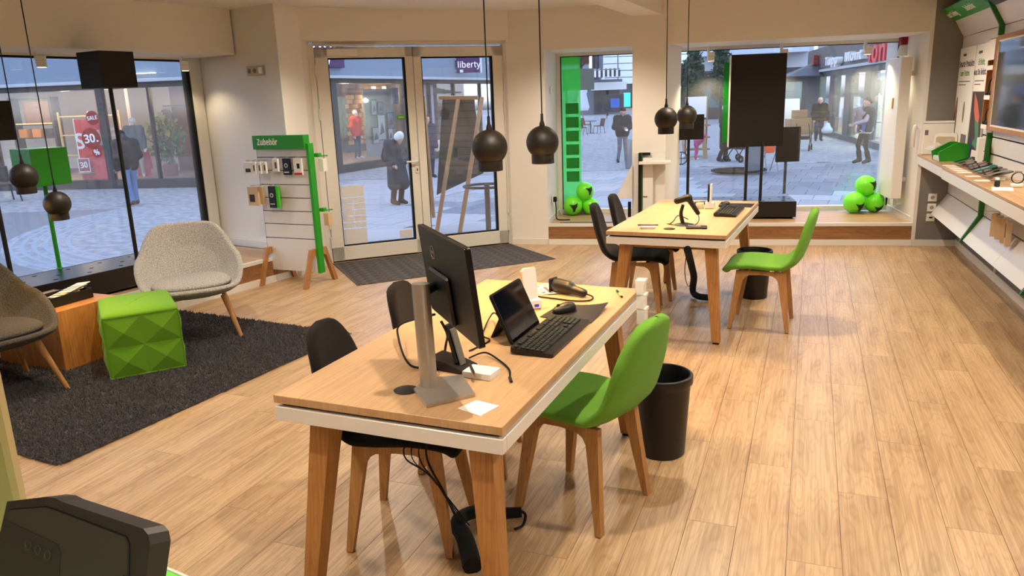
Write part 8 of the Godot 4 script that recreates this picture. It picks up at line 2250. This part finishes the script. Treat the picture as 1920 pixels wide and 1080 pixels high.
	tag(obj("walking_cane", Mb.new().tube([Vector3(0, 0, 0), Vector3(0, 0.85, 0), Vector3(0.04, 0.89, 0), Vector3(0.1, 0.88, 0)], 0.015, 6).done(), M.rubber, null, om.transform * Transform3D(Basis(), Vector3(-0.30, 0, 0.22))), "black cane held by the white haired man", "cane")
	var bg := thing("carrier_bag", "pale plastic carrier bag held by the white haired man", "bag", om.transform * Vector3(0.30, 0.42, 0.10), -0.25)
	obj("bag", Mb.new().blob([[Vector3(-0.10, 0, 0), Vector3(0.12, 0, 0), 0.12, 0.12], [Vector3(-0.05, 0.05, 0), Vector3(-0.05, 0.24, 0), 0.10, 0.07], [Vector3(0.06, 0.05, 0), Vector3(0.05, 0.24, 0), 0.10, 0.07]], 0.03, 0.1).done(), mat("bag_pale", Color(0.72, 0.77, 0.82), 0.4), bg)
	obj("handles", Mb.new().tube([Vector3(-0.05, 0.28, 0), Vector3(-0.02, 0.46, 0), Vector3(0.03, 0.28, 0)], 0.012, 6).done(), mat("bag_pale", Color.GRAY), bg)
	# mother carrying a child
	var mo := person("woman in a dark vest carrying a small child past the dark shop", "person", ath(1618, 306, G), -1.45, 1.82, {"elL": Vector3(-0.20, 1.24, 0.16), "wrL": Vector3(0.0, 1.30, 0.32), "elR": Vector3(0.20, 1.16, 0.14), "wrR": Vector3(0.04, 1.08, 0.34), "kneeL": Vector3(-0.09, 0.50, 0.13), "ankL": Vector3(-0.10, 0.09, 0.05), "toeL": Vector3(-0.11, 0.035, 0.21), "kneeR": Vector3(0.10, 0.49, 0.03), "ankR": Vector3(0.10, 0.09, -0.10), "toeR": Vector3(0.11, 0.035, 0.06)},
		{"skin": skin, "wear": [["shirt", mat("jumper_pale", Color(0.70, 0.62, 0.62), 0.85), 0.0], ["vest", mat("vest_slate", Color(0.16, 0.17, 0.20), 0.8), 0.025], ["trousers", mat("leggings_black", Color(0.06, 0.06, 0.065), 0.7), -0.006], ["boots", mat("boot_black", Color(0.06, 0.05, 0.05), 0.6), 0], ["bun", mat("hair_brown", Color(0.16, 0.10, 0.07), 0.8), 0, 0.012]]})
	var sk := mo.get_node("vest") as MeshInstance3D
	for k in 2: obj("hem_band", Mb.new().lathe([[0.215, -0.012], [0.222, 0.0], [0.215, 0.012]], 24, Transform3D(Basis.from_scale(Vector3(1, 1, 0.68)), Vector3(0, 0.86 + k * 0.07, 0.0))).done(), wool, sk)
	person("small child in pale jacket and blue trousers carried by the woman", "child", mo.transform * Vector3(0.02, 0.80, 0.27), -1.45 + PI, 0.86, {"hipL": Vector3(-0.10, 0.75, 0.05), "hipR": Vector3(0.10, 0.75, 0.05), "kneeL": Vector3(-0.26, 0.62, 0.28), "kneeR": Vector3(0.26, 0.62, 0.28), "ankL": Vector3(-0.28, 0.22, 0.20), "ankR": Vector3(0.28, 0.22, 0.20), "toeL": Vector3(-0.29, 0.14, 0.32), "toeR": Vector3(0.29, 0.14, 0.32), "wrL": Vector3(-0.2, 1.25, 0.3), "wrR": Vector3(0.2, 1.25, 0.3), "elL": Vector3(-0.28, 1.2, 0.1), "elR": Vector3(0.28, 1.2, 0.1)},
		{"name": "child", "skin": skin, "wear": [["jacket", mat("jacket_dusty", Color(0.55, 0.50, 0.50), 0.8), 0.05, 0.02], ["trousers", mat("trousers_blue", Color(0.22, 0.32, 0.55), 0.8), 0.03, 0.02], ["shoes", mat("shoe_pale", Color(0.62, 0.60, 0.58), 0.6), 0, 0.014], ["hat", wool, 0, 0.012], ["scarf", mat("fur_brown", Color(0.30, 0.22, 0.17), 0.95), 0, 0.014]]})
	# people behind the black panels
	person("person in dark coat, white cap and pale blue scarf behind the large panel", "person", ath(1358, 303, G), 0.9, 1.74, {"ankL": Vector3(-0.10, 0.08, -0.15), "toeL": Vector3(-0.12, 0.035, 0.0)}, {"skin": skin, "wear": [["coat", mat("coat_dark_green", Color(0.08, 0.10, 0.10), 0.8), 0.01], ["trousers", mat("leggings_black", Color.BLACK), 0.0], ["boots", mat("boot_black", Color.BLACK), 0], ["hat", wool, 0, 0.012], ["scarf", mat("scarf_blue", Color(0.45, 0.65, 0.80), 0.9), 0, 0.012]]})
	person("small child in a pink snowsuit beside the market stand", "child", ath(1305, 299, G), 1.3, 0.95, {"waist": Vector3(0, 1.0, 0.1), "chest": Vector3(0, 1.18, 0.25), "neck": Vector3(0, 1.28, 0.38), "head": Vector3(0, 1.36, 0.50), "shL": Vector3(-0.18, 1.2, 0.3), "shR": Vector3(0.18, 1.2, 0.3)}, {"name": "child", "skin": skin, "wear": [["jacket", mat("snowsuit_pink", Color(0.72, 0.26, 0.46), 0.8), 0.06, 0.02], ["trousers", mat("snowsuit_pink", Color.PINK), 0.04, 0.02], ["shoes", wool, 0, 0.014], ["hat", mat("snowsuit_pink", Color.PINK), 0, 0.012]]})
	person("person in dark shorts and white trainers behind the small black panel", "person", ath(1276, 296, G), -0.6, 1.72, {}, {"skin": skin, "wear": [["jacket", blk, 0.03], ["shoes", wool, 0], ["hair", hair, 0]]})
	# mannequins
	var mw: Material = M.mannequin_white
	var F1 := frame(Vector3(13, 0, 2.15), Vector3.UP, Vector3(-20, 0, -23.9))
	var F2 := frame(Vector3(7.2, 0, -14.25), Vector3.UP, Vector3(-7.0, 0, -21.75))
	person("white mannequin in an orange jacket and dark trousers behind the left door leaf", "mannequin", F2 * Vector3(6.05, -0.25, -1.2), 1.25, 1.72, {"ankR": Vector3(0.2, 0.08, -0.05), "toeR": Vector3(0.24, 0.035, 0.1), "elL": Vector3(-0.3, 1.15, -0.03)}, {"name": "mannequin", "group": "shop mannequins", "face": false, "skin": mw, "wear": [["jacket", mat("jacket_orange", Color(0.88, 0.25, 0.08), 0.7), 0.03], ["trousers", mat("trousers_black", Color(0.09, 0.085, 0.085), 0.7), 0.0]]})
	person("white mannequin in a white top and dark trousers at the left door frame", "mannequin", F2 * Vector3(4.55, -0.25, -1.6), 1.1, 1.72, {}, {"name": "mannequin", "group": "shop mannequins", "face": false, "skin": mw, "wear": [["shirt", wool, 0.0], ["trousers", mat("trousers_black", Color.BLACK), 0.0]]})
	person("white mannequin in a checked jacket behind the walking man", "mannequin", F1 * Vector3(8.95, -0.25, -0.7), 0.3, 1.78, {}, {"name": "mannequin", "group": "shop mannequins", "face": false, "skin": mw, "wear": [["jacket", mat("jacket_check", Color(0.42, 0.42, 0.42), 0.8), 0.02], ["trousers", mat("linen", Color(0.68, 0.64, 0.58), 0.8), 0.0]]})
	person("white mannequin in a pale coat over a coral top at the window's end", "mannequin", F1 * Vector3(11.05, -0.25, -0.8), 0.45, 1.80, {}, {"name": "mannequin", "group": "shop mannequins", "face": false, "skin": mw, "wear": [["sleeves", wool, 0.0], ["shirt", mat("top_coral", Color(0.75, 0.20, 0.16), 0.8), -0.012], ["trousers", mat("trousers_black", Color.BLACK), 0.02]]})
	tag(obj("hanging_coat", Mb.new().blob([[Vector3(-0.12, 0, 0), Vector3(0.12, 0, 0), 0.08, 0.08], [Vector3(0, 0, 0), Vector3(0, -0.8, 0), 0.13, 0.15], [Vector3(-0.2, 0, 0), Vector3(-0.25, -0.6, 0), 0.06, 0.05]], 0.035, 0.05).done(), mat("linen", Color.GRAY), null, Transform3D(F1.basis, F1 * Vector3(10.75, 0.75, -1.3))), "pale coat hanging beside the mannequin at the window's end", "coat")
